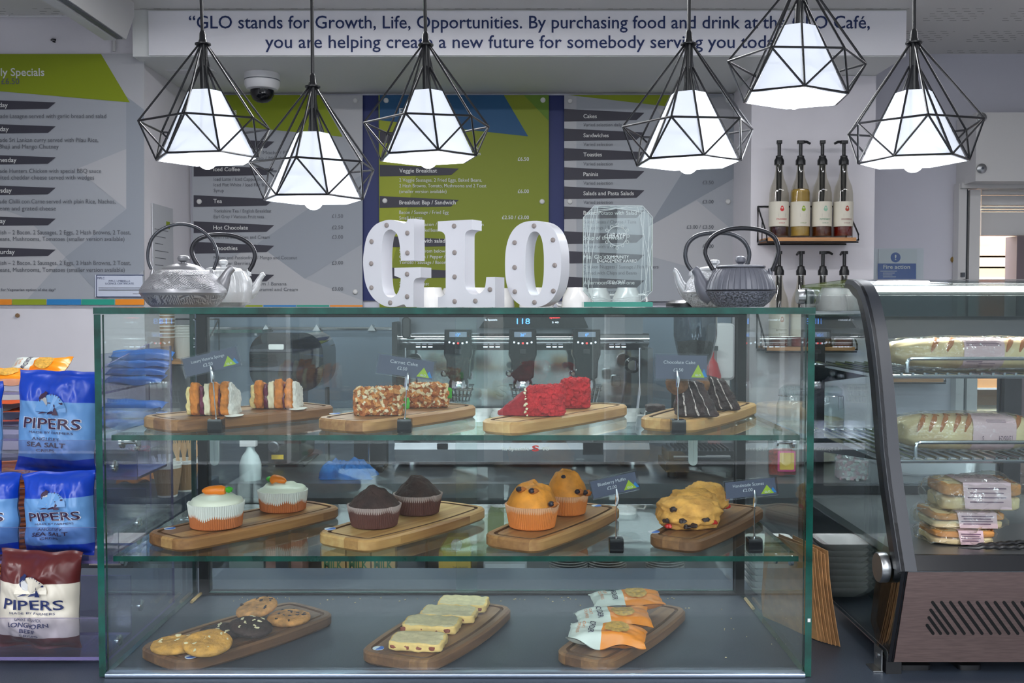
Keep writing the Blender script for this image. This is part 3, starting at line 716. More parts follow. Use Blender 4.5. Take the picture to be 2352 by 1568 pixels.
for gx, dg in ((1052, '13'), (1201, '26'), (1348, '0')):
    d0 = DM + .0
    pr = [(gx - 31, 757), (gx + 31, 757), (gx + 32, 815), (gx + 27, 828), (gx + 25, 866), (gx + 18, 872), (gx - 18, 872), (gx - 27, 862), (gx - 27, 828), (gx - 33, 815)]
    gh = MB().prism([(SX(x, d0), SZ(y, d0)) for x, y in pr], d0, d0 + .09, 'y', bev=.005).build('group_head', m_blackgloss, em)
    bx(MB(), gx - 20, gx + 20, 762, 774, d0 - .002, d0 - .0005).build('screen', M('lcd', (120, 132, 150), .3), gh)
    mb = MB(); mb.text(dg + "''", SX(gx, d0), SZ(772, d0), .009, d0 - .003, None, 'C'); mb.build('screen_digits', m_blueled, gh)
    for k in range(5):
        MB().lathe([(0, 0), (.0034, 0), (.003, .002), (0, .002)], 10, (SX(gx - 20 + k * 10, d0), d0 - .0003, SZ(786 + (2 if k in (1, 2, 3) else 0), d0)), axis='y').build('button', m_redled if k == 2 else m_led, gh)
    MB().prism(rrect(SX(gx - 7, d0), SX(gx + 7, d0), SZ(812, d0), SZ(802, d0), .003, 3), d0 - .005, d0 - .0003, 'y').build('rocker', m_black, gh)
    MB().lathe([(0, 0), (.012, 0), (.012, .01), (.006, .02), (0, .02)], 16, (SX(gx - 32, d0), d0 + .01, SZ(858, d0)), axis='y').build('lever_knob', m_chrome, gh)
    MB().lathe([(.03, 0), (.034, -.01), (.034, -.03), (0, -.03)], 20, (SX(gx, d0), d0 + .05, SZ(874, d0) + .002)).build('brew_head', m_chrome, gh)
    # cut-out drip basket below each group
    bk = MB(); y0_ = DM + .22
    for k in range(7): bk.tube([(SX(gx - 28 + k * 10, y0_), y0_, SZ(887, y0_)), (SX(gx - 20 + k * 7, y0_), y0_, SZ(925, y0_))], .0022, 5)
    for y in (886, 896, 910, 924): bk.tube([(SX(gx - 32 + (y - 886) * .25, y0_), y0_, SZ(y, y0_)), (SX(gx + 36 - (y - 886) * .25, y0_), y0_, SZ(y, y0_))], .0022, 5)
    o = bk.build('drip_basket', m_steel, em); o['kind'] = 'stuff'
mb = MB(); mb.text('S', SX(1140, DM + .245), SZ(915, DM + .245), .045, DM + .245, .04, bold=.02); mb.build('chrome_letter', m_chrome, em)
for x, y in ((1452, 838), (935, 838)):
    kn = MB().lathe([(0, 0), (.026, 0), (.028, .006), (.028, .02), (.02, .026), (0, .026)], 22, (SX(x, DM + .12), DM + .12, SZ(y, DM + .12)), axis='y').build('steam_knob', m_blackgloss, em)
    MB().lathe([(0, .0262), (.018, .0262), (.018, .028), (0, .028)], 18, (SX(x, DM + .12), DM + .12, SZ(y, DM + .12)), axis='y').build('cap', m_chrome, kn)
    MB().tube([(SX(x, DM + .13), DM + .13, SZ(y, DM + .13)), (SX(x, DM + .13), DM + .24, SZ(y, DM + .13))], .008, 8).build('spindle', m_chrome, kn)
for x in (1416,):
    MB().prism(rrect(SX(x - 11, DM + .06), SX(x + 11, DM + .06), SZ(888, DM + .06), SZ(862, DM + .06), .008, 4), DM + .06, DM + .1, 'y', bev=.003).build('valve_cap', m_blackgloss, em)
MB().tube([(SX(930, DM + .05), DM + .05, SZ(800, DM)), (SX(930, DM + .04), DM + .04, SZ(900, DM)), (SX(940, DM + .0), DM + .02, SZ(980, DM))], .005, 8).build('steam_wand', m_chrome, em)
MB().tube([(SX(1470, DM + .05), DM + .05, SZ(800, DM)), (SX(1470, DM + .04), DM + .04, SZ(900, DM)), (SX(1462, DM + .0), DM + .02, SZ(980, DM))], .005, 8).build('steam_wand', m_chrome, em)
MB().prism(rrect(SX(923, DM), SX(943, DM), SZ(777, DM), SZ(728, DM), .012, 5), DM, DM + .03, 'y', bev=.004).build('lever_handle', m_black, em)
MB().tube([(SX(933, DM + .02), DM + .02, SZ(745, DM)), (SX(933, DM + .02), DM + .13, SZ(745, DM))], .006, 8).build('lever_arm', m_chrome, em)

# upturned cups on the cup tray
m_cup = M('glazed white china', (232, 231, 230), .15)
def upturned_cup(loc, label, r_=.042, h=.06):
    t_ = thing('coffee_cup', label, 'cup', loc, rnd.uniform(0, 6), group='upturned cups on the coffee machine')
    MB().lathe([(r_ * .9, .0), (r_, .0), (r_ * 1.0, .012), (r_ * .92, h * .55), (r_ * .66, h * .92), (r_ * .62, h), (r_ * .5, h), (r_ * .48, h - .004), (0, h - .004)], 28, caps=False).build('bowl', m_cup, t_, world=False)
    MB().tube([(r_ * .9, 0, h * .2), (r_ * 1.3, 0, h * .22), (r_ * 1.5, 0, h * .42), (r_ * 1.35, 0, h * .68), (r_ * .85, 0, h * .68)], .0045, 8).build('handle', m_cup, t_, world=False)
    return t_
ct = zt + .0125
for x, dd, lb in ((992, 3.68, 'upturned white cup seen between letters G and L, near left'), (1040, 3.86, 'upturned white cup behind the letter L stem'), (1098, 3.72, 'upturned white cup showing above the foot of letter L'),
        (1148, 3.86, 'upturned white cup between letters L and O'), (1228, 3.70, 'upturned white cup seen through the hole of letter O'), (1325, 3.68, 'upturned white cup between letter O and glass award'), (1440, 3.72, 'upturned white cup seen through the glass award'), (1372, 3.84, 'upturned white cup low behind the glass award base')):
    upturned_cup((SX(x, dd), dd, ct), lb, .058, .085)

# coffee grinder to the right of the machine
gd = 3.45
T = thing('coffee_grinder', 'black coffee grinder with clear bean hopper beside espresso machine', 'grinder', (SX(1600, gd), gd, ZK))
cx = SX(1597, gd)
MB().lathe([(.075, SZ(700, gd)), (.075, SZ(770, gd)), (.06, SZ(815, gd)), (.035, SZ(850, gd)), (.03, SZ(866, gd))], 28, (cx, gd, 0), caps=False).build('hopper', glassmat('smoked hopper', (170, 176, 184), .06), T)
MB().lathe([(0, SZ(780, gd)), (.062, SZ(785, gd)), (.054, SZ(818, gd)), (.03, SZ(850, gd)), (0, SZ(850, gd))], 24, (cx, gd, 0)).build('coffee_beans', M('coffee beans', (58, 38, 26), .6, bump=(120, .8, .01)), T)
MB().prism(rrect(cx - .07, cx + .07, gd - .07, gd + .1, .03, 4), SZ(990, gd), SZ(866, gd)).build('body', m_black, T)
MB().prism(rrect(cx - .085, cx + .085, gd - .12, gd + .12, .03, 4), ZK + .001, SZ(1040, gd)).build('base', m_black, T)
MB().prism(rrect(cx - .05, cx + .05, gd + .0, gd + .1, .02, 4), SZ(1040, gd), SZ(990, gd)).build('column', m_black, T)
MB().lathe([(.078, SZ(703, gd)), (.078, SZ(697, gd)), (0, SZ(695, gd))], 28, (cx, gd, 0)).build('lid', m_black, T)
T = thing('towel_dispenser', 'white paper towel dispenser on the pier beside coffee grinder', 'dispenser', W(1668, 872, 4.2))
MB().prism(rrect(SX(1640, 4.15), SX(1687, 4.15), SZ(872, 4.15), SZ(742, 4.15), .02, 4), 4.13, DBK - .031, 'y', bev=.01).build('cover', m_white, T)
MB().box(SX(1650, 4.15), SX(1676, 4.15), 4.14, 4.16, SZ(890, 4.15), SZ(872, 4.15) - .001).build('paper', m_print_w, T)
T = thing('red_bottle', 'tall red bottle with black cap behind the chocolate cake', 'bottle', (SX(1632, 4.1), 4.1, ZK + .001))
MB().lathe([(0, 0), (.045, 0), (.045, .26), (.03, .31), (.016, .33), (.016, .36), (0, .36)], 20).build('body', M('red enamel', (190, 24, 34), .3), T, world=False)
MB().box(-.03, .03, -.01, .01, .361, .38).build('cap', m_black, T, world=False)

# panini grill
gp = 3.17
T = thing('contact_grill', 'black contact grill with ribbed lid on the back counter', 'grill', (SX(1612, gp), gp, ZK))
bx(MB(), 1532, 1692, 1062, 1084, gp - .05, gp + .12).build('base', m_black, T)
bx(MB(), 1538, 1688, 1036, 1058, gp - .03, gp + .12).build('lid', m_blackm, T)
for k in range(14): bx(MB(), 1546 + k * 10, 1550 + k * 10, 1030, 1035.5, gp - .02, gp + .11).build('rib', m_darksteel, T)
MB().tube([W(1548, 1050, gp - .032), W(1548, 1050, gp - .09), W(1676, 1050, gp - .09), W(1676, 1050, gp - .032)], .007, 8).build('handle', m_chrome, T)
for x in (1545, 1680):
    MB().lathe([(0, ZK), (.014, ZK), (.014, SZ(1084, gp - .05)), (0, SZ(1084, gp - .05))], 12, (SX(x, gp), gp, 0)).build('foot', m_black, T)

# blender under its clear hood
bd = 3.45
T = thing('blender', 'black blender under a clear smoked sound hood', 'blender', (SX(665, bd), bd, ZK))
hood = glassmat('smoked acrylic', (120, 126, 134), .07)
def hoodpts(x0, x1, y0, y1, r_): return rrect(SX(x0, bd), SX(x1, bd), SZ(y1, bd), SZ(y0, bd), r_, 6)
MB().prism(hoodpts(586, 752, 762, 894, .07), bd - .08, bd + .16, 'y').build('hood', hood, T)
MB().prism(hoodpts(604, 735, 778, 880, .05), bd - .04, bd + .12, 'y').build('inner_cover', m_blackgloss, T)
MB().prism(hoodpts(618, 722, 826, 878, .02), bd - .06, bd - .045, 'y').build('steel_plate', m_mirror, T)
MB().prism(rrect(SX(630, bd), SX(664, bd), SZ(800, bd), SZ(788, bd), .004, 3), bd - .086, bd - .0805, 'y').build('hood_label', m_print_w, T)
MB().lathe([(.05, SZ(985, bd)), (.055, SZ(896, bd))], 24, (SX(665, bd), bd + .04, 0), caps=False).build('jug', glassmat('jug plastic', (205, 210, 214), .06), T)
MB().prism(rrect(SX(596, bd), SX(700, bd), ZK + .0085, SZ(990, bd), .02, 4), bd - .08, bd + .16, 'y', bev=.006).build('motor_base', m_black, T)
MB().lathe([(0, 0), (.02, 0), (.02, .012), (.016, .016), (0, .016)], 20, (SX(640, bd), bd - .0805, SZ(1018, bd)), axis='y').build('dial', m_darksteel, T)
MB().box(SX(634, bd), SX(661, bd), bd - .083, bd - .0805, SZ(1046, bd), SZ(1036, bd)).build('warning_sticker', M('yellow sticker', (225, 190, 50), .5), T)
MB().prism(rrect(SX(588, bd), SX(708, bd), ZK + .0005, ZK + .008, .003, 2), bd - .09, bd + .17, 'y').build('rubber_foot', m_black, T)
for x in (596, 742):
    MB().box(SX(x - 3, bd), SX(x + 3, bd), bd + .05, bd + .09, ZK, SZ(893, bd)).build('hood_leg', m_darksteel, T)

# blue cloth, spray bottle, knock box
g_ = W(796, 1093, 3.16); cl = MB(); nx, ny = 64, 44
for j in range(ny + 1):
    for i in range(nx + 1):
        u, v = i / nx * 2 - 1, j / ny * 2 - 1
        e = max(0, 1 - (abs(u) ** 3 + abs(v) ** 3))
        q_ = Vector((u * 2.2, v * 2.2, .3)); rr = 1 + .25 * noise.noise(q_ * .8 + Vector((4, 0, 0)))
        z = e ** .5 * (.022 + .028 * max(0, .6 + noise.noise(q_ * .7)) + .02 * abs(noise.noise(q_ * 1.7)) + .006 * abs(noise.noise(q_ * 4)))
        cl.v.append((u * .085 * rr, v * .07 * rr, z))
cl.f = [(j * (nx + 1) + i, j * (nx + 1) + i + 1, (j + 1) * (nx + 1) + i + 1, (j + 1) * (nx + 1) + i) for j in range(ny) for i in range(nx)]; cl.m = [0] * len(cl.f)
o = cl.build('cleaning_cloth', M('blue cloth', (26, 80, 138), .9, nz=(30, .15), bump=(300, .4))); o.location = (g_.x, 3.18, ZK + .001); tag(o, 'crumpled blue cleaning cloth on the back counter', 'cloth')
T = thing('spray_bottle', 'pale plastic spray bottle standing behind carrot cupcakes', 'bottle', (SX(572, 3.12), 3.12, ZK))
MB().lathe([(0, 0), (.032, 0), (.034, .01), (.034, .05), (.026, .075), (.014, .092), (.012, .105), (0, .105)], 20).build('body', M('pale plastic', (190, 204, 206), .3), T, world=False)
MB().box(-.03, .02, -.012, .012, .106, .135).build('trigger_head', m_white, T, world=False)
T = thing('tamping_stand', 'black tamping stand with chrome rod left of espresso machine', 'stand', (SX(846, 3.3), 3.3, ZK))
MB().box(-.06, .05, -.05, .12, 0, .02).build('base', m_black, T, world=False)
MB().lathe([(0, .02), (.004, .02), (.004, .10), (.012, .102), (.012, .11), (0, .11)], 12).build('rod', m_chrome, T, world=False)
MB().box(-.06, .05, .06, .12, .02, .09).build('block', m_black, T, world=False)

# stock on the lower shelf
m_green = M('carton green print', (70, 120, 80), .5)
m_card = M('carton board', (206, 170, 112), .6)
dl = 3.25
for x, lb in ((735, 'brown milk carton, first of three from the blender side'), (793, 'brown milk carton, middle one of three'), (851, 'brown milk carton, third and nearest the muffins board')):
    T = thing('milk_carton', lb, 'carton', (SX(x + 27, dl), dl + .04, ZL), group='milk cartons on the lower shelf')
    x0_, x1_ = SX(x, dl), SX(x + 54, dl); zt_ = SZ(1236, dl)
    MB().box(x0_, x1_, dl, dl + .078, ZL, zt_).build('box', m_card, T)
    MB().prism([(x0_, zt_), (x1_, zt_), ((x0_ + x1_) / 2 + .004, zt_ + .03), ((x0_ + x1_) / 2 - .004, zt_ + .03)], dl + .002, dl + .076, 'y').build('gable', m_card, T)
    mb = MB(); mb.text('MILK', SX(x + 27, dl), SZ(1306, dl), .028, dl - .001, .062, 'C', bold=.03); mb.build('lettering', m_green, T, flat=True)
T = thing('juice_carton', 'yellow juice carton with white cap beside the saucers', 'carton', (SX(1043, dl), dl + .04, ZL))
x0_, x1_ = SX(1006, dl), SX(1080, dl); zt_ = SZ(1266, dl)
MB().box(x0_, x1_, dl, dl + .078, ZL, zt_).build('box', M('yellow carton', (222, 188, 90), .55), T)
MB().prism([(x0_, zt_), (x1_, zt_), (x1_ - .01, zt_ + .045), (x0_ + .03, zt_ + .045)], dl + .01, dl + .07, 'y').build('gable', M('green carton top', (170, 180, 96), .55), T)
MB().lathe([(0, 0), (.018, 0), (.018, .014), (0, .016)], 18, (SX(1048, dl), dl - .006, SZ(1248, dl)), axis='y').build('cap', m_white, T)
mb = MB(); mb.text('THE ORANGE', SX(1056, dl), SZ(1306, dl), .008, dl - .001, .05, 'C'); mb.build('lettering', m_print_g, T, flat=True)
for sx_, lb in ((1307, 'stack nearest the juice carton'), (1396, 'middle stack'), (1530, 'stack nearest the pier')):
    for k in range(5):
        cx, zz = SX(sx_, 3.3), SZ(1308, 3.3) + k * .0085
        o = MB().lathe([(0, 0), (.03, 0), (.03, .002), (.064, .010), (.066, .012), (.062, .012), (.028, .0045), (0, .0045)], 28).build('saucer', m_cup)
        o.location = (cx, 3.3, zz); tag(o, 'white saucer in the %s on lower shelf' % lb, 'saucer', 'saucers in the ' + lb)
    o = MB().box(SX(sx_, 3.3) - .05, SX(sx_, 3.3) + .05, 3.25, 3.35, ZL, SZ(1308, 3.3) - .0005).build('storage_box', M('grey box', (90, 94, 100), .6)); tag(o, 'grey box under the saucers, %s' % lb, 'box')
for x0_, x1_, y0_, c, lb in ((520, 600, 1245, (150, 170, 168), 'pale green box on the lower shelf'), (605, 690, 1240, (196, 150, 140), 'pinkish box beside the milk cartons'), (910, 975, 1250, (50, 54, 64), 'dark box beside third milk carton'), (1110, 1210, 1270, (176, 184, 190), 'pale box left of the saucers')):
    T = thing('stock_box', lb, 'box', (SX((x0_ + x1_) / 2, dl), dl, ZL))
    bx(MB(), x0_, x1_, y0_, 1400, dl, dl + .1).build('carton', M('stock box', c, .6), T); bx(MB(), x0_ + 4, x1_ - 4, y0_ + 25, y0_ + 40, dl - .001, dl - .0003).build('label', M('stock label', tuple(min(255, v * 1.2) for v in c), .6), T)

# ---------------------------------------------------------------- boards and cakes in the case
def rough(mb, C8, n=8, amp=.002, fr=60, seed=0, k=8, mi=0, mfun=None):
    """rounded, bumpy six-sided lump; C8 = corners (x,y,z) in the order 000,100,010,110,001,101,011,111"""
    C8 = [Vector(c) for c in C8]; idx = {}; vs_ = []
    def V(p):
        key = tuple(round(c, 4) for c in p)
        if key in idx: return idx[key]
        q_ = Vector(p); L = (abs(q_.x) ** k + abs(q_.y) ** k + abs(q_.z) ** k) ** (1 / k); q_ = q_ / L
        u, v, w_ = (q_.x + 1) / 2, (q_.y + 1) / 2, (q_.z + 1) / 2
        P = Vector((0, 0, 0))
        for i in range(8):
            wt_ = (u if i & 1 else 1 - u) * (v if i & 2 else 1 - v) * (w_ if i & 4 else 1 - w_)
            P += C8[i] * wt_
        if amp:
            d = Vector((noise.noise(P * fr + Vector((seed, 0, 0))), noise.noise(P * fr + Vector((0, seed + 9, 0))), noise.noise(P * fr + Vector((0, 0, seed + 17)))))
            e_ = Vector((noise.noise(P * fr * 2.9 + Vector((seed, 3, 0))), noise.noise(P * fr * 2.9 + Vector((5, seed + 9, 0))), noise.noise(P * fr * 2.9 + Vector((0, 7, seed + 17)))))
            P += (d + e_ * .36) * amp * (1 if q_.z > -.9 else .2)
        idx[key] = len(vs_); vs_.append(P); return idx[key]
    fs = []; mis = []
    for ax in range(3):
        for sgn in (-1, 1):
            for i in range(n):
                for j in range(n):
                    q4 = []
                    for di, dj in ((0, 0), (1, 0), (1, 1), (0, 1)):
                        a = -1 + 2 * (i + di) / n; b = -1 + 2 * (j + dj) / n
                        p = [0, 0, 0]; p[ax] = sgn; p[(ax + 1) % 3] = a; p[(ax + 2) % 3] = b; q4.append(V(p))
                    fs.append(tuple(q4) if sgn > 0 else tuple(reversed(q4))); mis.append(mfun(ax, sgn) if mfun else mi)
    mb.add(vs_, fs, 0); mb.m[-len(fs):] = mis
    return mb
def hexa(x0, x1, y0, y1, z0, z1, back=1.0, left=1.0):
    """box with the back top edge lowered (wedge) or the left end lowered"""
    h = z1 - z0
    return [(x0, y0, z0), (x1, y0, z0), (x0, y1, z0), (x1, y1, z0), (x0, y0, z0 + h * left), (x1, y0, z1), (x0, y1, z0 + h * back * left), (x1, y1, z0 + h * back)]

def woodmat(name, cols):
    m = bpy.data.materials.new(name); m.use_nodes = True; t = m.node_tree; p = t.nodes['Principled BSDF']; p.inputs['Roughness'].default_value = .45
    N = t.nodes.new; Lk = t.links.new
    tc_ = N('ShaderNodeTexCoord'); oi = N('ShaderNodeObjectInfo'); sx_ = N('ShaderNodeSeparateXYZ'); Lk(tc_.outputs['Object'], sx_.inputs[0])
    mu = N('ShaderNodeMath'); mu.operation = 'MULTIPLY_ADD'; mu.inputs[1].default_value = 38; Lk(sx_.outputs['Y'], mu.inputs[0]); Lk(oi.outputs['Random'], mu.inputs[2])
    fl = N('ShaderNodeMath'); fl.operation = 'FLOOR'; Lk(mu.outputs[0], fl.inputs[0])
    ad = N('ShaderNodeMath'); ad.operation = 'MULTIPLY_ADD'; ad.inputs[1].default_value = 40; Lk(oi.outputs['Random'], ad.inputs[0]); Lk(fl.outputs[0], ad.inputs[2])
    wn = N('ShaderNodeTexWhiteNoise'); wn.noise_dimensions = '1D'; Lk(ad.outputs[0], wn.inputs['W'])
    mp_ = N('ShaderNodeMapping'); mp_.inputs['Scale'].default_value = (5, 90, 90); Lk(tc_.outputs['Object'], mp_.inputs[0])
    cb_ = N('ShaderNodeCombineXYZ'); Lk(wn.outputs['Value'], cb_.inputs[0]); va = N('ShaderNodeVectorMath'); va.operation = 'MULTIPLY_ADD'; va.inputs[1].default_value = (9, 9, 9)
    Lk(cb_.outputs[0], va.inputs[0]); Lk(mp_.outputs[0], va.inputs[2])
    nz_ = N('ShaderNodeTexNoise'); nz_.inputs['Scale'].default_value = 1.2; nz_.inputs['Detail'].default_value = 5; Lk(va.outputs[0], nz_.inputs['Vector'])
    mm = N('ShaderNodeMath'); mm.operation = 'MULTIPLY_ADD'; mm.inputs[1].default_value = .62; mm.use_clamp = True; Lk(wn.outputs['Value'], mm.inputs[0])
    ms = N('ShaderNodeMath'); ms.operation = 'MULTIPLY_ADD'; ms.inputs[1].default_value = .9; ms.inputs[2].default_value = -.28; Lk(nz_.outputs['Fac'], ms.inputs[0]); Lk(ms.outputs[0], mm.inputs[2])
    rp = N('ShaderNodeValToRGB'); rp.color_ramp.elements[0].color = rgb(cols[0]); rp.color_ramp.elements[1].color = rgb(cols[2]); e = rp.color_ramp.elements.new(.5); e.color = rgb(cols[1])
    Lk(mm.outputs[0], rp.inputs[0]); Lk(rp.outputs[0], p.inputs['Base Color'])
    return m
wood_l = woodmat('acacia light', ((142, 92, 48), (196, 148, 90), (222, 184, 124)))
wood_m = woodmat('acacia mid', ((112, 70, 38), (164, 114, 68), (206, 160, 102)))
wood_d = woodmat('acacia dark', ((84, 54, 34), (124, 86, 56), (168, 122, 78)))
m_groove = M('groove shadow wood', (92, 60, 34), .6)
m_sticker_b = M('sticker blue', (60, 110, 200), .4); m_sticker_w = M('sticker white', (224, 228, 236), .4)

def serving_board(label, FL, FR, BR, BL, zs, wood, th=.019, st=None, dy=0, wf=1.0):
    zt_ = zs + th
    P4 = [G(p[0], p[1], zt_) for p in (FL, FR, BR, BL)]
    c = sum(P4, Vector((0, 0, 0))) / 4; ax = (P4[2] + P4[3] - P4[0] - P4[1]); ang = math.atan2(ax.y, ax.x)
    Lh = ax.length / 4 + .004
    wd = ((P4[1] - P4[0]).length + (P4[2] - P4[3]).length) / 4 * wf
    e, mid = wd * .93, wd * 1.12
    def outline(d):
        o_ = []
        for x, y in rrect(-Lh, Lh, -wd, wd, .020, 5): o_.append((x, y))
        fine = []
        for i in range(len(o_)):
            p_, q_ = Vector(o_[i]), Vector(o_[(i + 1) % len(o_)]); m_ = max(1, int((q_ - p_).length / .012))
            for j in range(m_): fine.append(tuple(p_.lerp(q_, j / m_)))
        o_ = [(x * (1 + .025 * (1 - (y / wd) ** 2)), y * (.92 + .20 * (1 - (x / Lh) ** 2))) for x, y in fine]
        return inset(o_, d) if d else o_
    c_old = c.y; c.y += dy; lim = DF + .0108
    my = min((Matrix.Rotation(ang, 2) @ Vector(p_)).y for p_ in outline(0)) + c.y
    if my < lim: c.y += lim - my
    T = thing('serving_board', label, 'serving board', (c.x, c.y, zs + .0004), ang)
    rings = [(outline(.004), 0), (outline(0), .004), (outline(0), th - .003), (outline(.003), th), (outline(.011), th), (outline(.0125), th - .003), (outline(.0155), th - .003), (outline(.017), th - .0004)]
    n_ = len(rings[0][0]); mb = MB()
    mb.add([(x, y, z) for r_, z in rings for x, y in r_], [(k * n_ + i, k * n_ + (i + 1) % n_, (k + 1) * n_ + (i + 1) % n_, (k + 1) * n_ + i) for k in range(len(rings) - 1) for i in range(n_)])
    mb.f += [tuple(reversed(range(n_))), tuple((len(rings) - 1) * n_ + i for i in range(n_))]; mb.m += [0, 0]
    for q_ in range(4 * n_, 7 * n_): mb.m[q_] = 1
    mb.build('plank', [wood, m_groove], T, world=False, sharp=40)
    if st:
        g_ = G(st[0], st[1], zt_); loc = Matrix.Rotation(-ang, 4, 'Z') @ (g_ - Vector((c.x, c_old, 0)))
        lx, ly = loc.x, loc.y
        s_ = MB().lathe([(0, th), (.0085, th), (.0085, th + .0006), (0, th + .0006)], 20, (lx, ly, 0)).build('date_sticker', m_sticker_w, T, world=False)
        hp = [(lx + .0083 * math.cos(R(180 + a)), ly + .0083 * math.sin(R(180 + a))) for a in range(0, 181, 20)]
        MB().prism(hp, th + .0007, th + .0012).build('date_sticker_half', m_sticker_b, T, world=False)
    return T, zt_
B1, zb1 = serving_board('serving board under the two victoria sponge slices', (318, 952), (420, 968), (762, 932), (690, 923), ZS1, wood_m, st=(372, 948))
B2, _ = serving_board('serving board under the two nutty carrot cake slices', (712, 958), (850, 968), (1092, 932), (1000, 923), ZS1, wood_m, st=(769, 951))
B3, _ = serving_board('serving board under the two red velvet slices', (1078, 963), (1215, 972), (1425, 930), (1385, 924), ZS1, wood_l)
B4, _ = serving_board('serving board under the chocolate cake slices', (1438, 962), (1640, 972), (1718, 930), (1670, 923), ZS1, wood_l, dy=.03)
B5, zb2 = serving_board('serving board under the two carrot cupcakes', (333, 1215), (430, 1245), (778, 1163), (700, 1150), ZS2, wood_m, st=(390, 1214))
B6, _ = serving_board('serving board under the two chocolate muffins', (710, 1218), (870, 1245), (1112, 1165), (1010, 1150), ZS2, wood_l, st=(758, 1215))
B7, _ = serving_board('serving board under the two blueberry muffins', (1088, 1222), (1260, 1247), (1410, 1165), (1330, 1152), ZS2, wood_m, st=(1370, 1162))
B8, _ = serving_board('dark serving board under the fruit scones', (1452, 1225), (1640, 1245), (1730, 1165), (1680, 1155), ZS2, wood_d, st=(1502, 1222))
B9, zb3 = serving_board('serving board under the six large cookies', (318, 1500), (400, 1530), (765, 1420), (650, 1392), Z0, wood_d, st=(425, 1523), wf=1.22)
B10, _ = serving_board('serving board under the four shortbread pieces', (828, 1500), (985, 1527), (1178, 1400), (1030, 1381), Z0, wood_d, st=(866, 1497), wf=1.1)
B11, _ = serving_board('dark serving board under the orange biscuit packets', (1257, 1500), (1425, 1535), (1573, 1405), (1480, 1388), Z0, wood_d)

# victoria sponge slices, lying on their sides
m_crust = M('sponge crust', (204, 122, 44), .8, nz=(90, .22), bump=(160, .6))
m_crumb = M('sponge crumb', (236, 214, 150), .9, nz=(120, .08), bump=(220, .5))
m_jam = M('berry jam', (104, 22, 58), .2)
m_cream = M('butter cream', (240, 230, 196), .5, bump=(120, .3))
m_sugar = M('icing sugar', (226, 222, 214), .95, nz=(260, .08), bump=(300, .4))
def sponge(x0, x1, yt, yb, lb, seed):
    g_ = G((x0 + x1) / 2, yb, zb1); k = g_.y / F; wd, h = (x1 - x0) * k, (yb - yt) * k
    T = thing('sponge_slice', lb, 'cake slice', (g_.x, g_.y, zb1 + .0006), R(-4), 'victoria sponge slices')
    dp = .05; cuts_ = [(0, .13, m_crumb, 'crumb_face', .82, .93), (.10, .30, m_crust, 'sponge_layer', .97, 1), (.305, .40, m_jam, 'jam_layer', .86, .95), (.385, .54, m_cream, 'cream_layer', .93, .97), (.535, .73, m_crust, 'sponge_layer', 1, 1), (.725, .76, m_jam, 'jam_layer', .85, .96), (.755, .93, m_crust, 'sponge_layer', 1.02, .98), (.90, 1.0, m_sugar, 'sugared_top', .96, .9)]
    for j, (a, b__, mt, nm, hs, fw) in enumerate(cuts_):
        rough(MB(), hexa((a - .5) * wd, (b__ - .5) * wd, dp * (1 - fw), dp, 0, h * hs, .62), 16, .0024, 130, seed + j, 6).build(nm, mt, T, world=False, sharp=70)
    MB().blob((wd * .52, .01, .0008), (.014, .02, .0012), 14, 6, .3, 2, seed).build('sugar_dusting', m_sugar, T, world=False)
sponge(422, 531, 872, 957, 'victoria sponge slice standing behind its price card', 1)
sponge(570, 679, 868, 941, 'victoria sponge slice further back, right of the other', 5)

# carrot cake: coated with chopped nuts
m_nut = M('nut coating', (206, 142, 84), .85, bump=(240, .9, .004))
t = m_nut.node_tree; p = t.nodes['Principled BSDF']; tcn = t.nodes.new('ShaderNodeTexCoord'); vo = t.nodes.new('ShaderNodeTexVoronoi'); vo.inputs['Scale'].default_value = 175
t.links.new(tcn.outputs['Object'], vo.inputs['Vector']); sp_ = t.nodes.new('ShaderNodeSeparateColor'); t.links.new(vo.outputs['Color'], sp_.inputs[0])
rp = t.nodes.new('ShaderNodeValToRGB'); rp.color_ramp.interpolation = 'CONSTANT'; rp.color_ramp.elements[0].color = rgb((182, 104, 52)); rp.color_ramp.elements[1].position = .3; rp.color_ramp.elements[1].color = rgb((218, 150, 86))
for q_, c in ((.52, (240, 216, 172)), (.75, (198, 120, 66)), (.88, (244, 228, 196))): e = rp.color_ramp.elements.new(q_); e.color = rgb(c)
t.links.new(sp_.outputs[0], rp.inputs[0]); t.links.new(rp.outputs[0], p.inputs['Base Color'])
m_greenicing = M('green icing', (64, 170, 40), .5)
def carrotcake(x0, x1, yt, yb, lb, seed, gx, gy):
    g_ = G((x0 + x1) / 2, yb, zb1); k = g_.y / F; wd, h = (x1 - x0) * k, (yb - yt) * k
    T = thing('carrot_cake_slice', lb, 'cake slice', (g_.x, g_.y, zb1 + .0006), R(6), 'carrot cake slices')
    rough(MB(), hexa(-wd * .5, wd * .5, 0, .05, 0, h * .96, .9), 34, .006, 150, seed, 10).build('nut_coating', m_nut, T, world=False, sharp=80)
    rough(MB(), hexa(-wd * .56, -wd * .47, .006, .045, .0, h * .8, .8), 8, .003, 130, seed + 3, 6).build('cut_face', M('carrot crumb', (176, 112, 66), .9, nz=(100, .2)), T, world=False, sharp=80)
    q_ = W(gx, gy, g_.y + .006) - Vector(T.location)
    rough(MB(), hexa(q_.x - .007, q_.x + .007, q_.y, q_.y + .012, q_.z - .009, q_.z + .009), 5, .002, 200, seed, 4).build('icing_leaf', m_greenicing, T, world=False)
carrotcake(818, 928, 888, 956, 'nut coated carrot cake slice behind its price card', 2, 931, 928)
carrotcake(935, 1030, 880, 938, 'nut coated carrot cake slice at the back of its board', 8, 1029, 903)

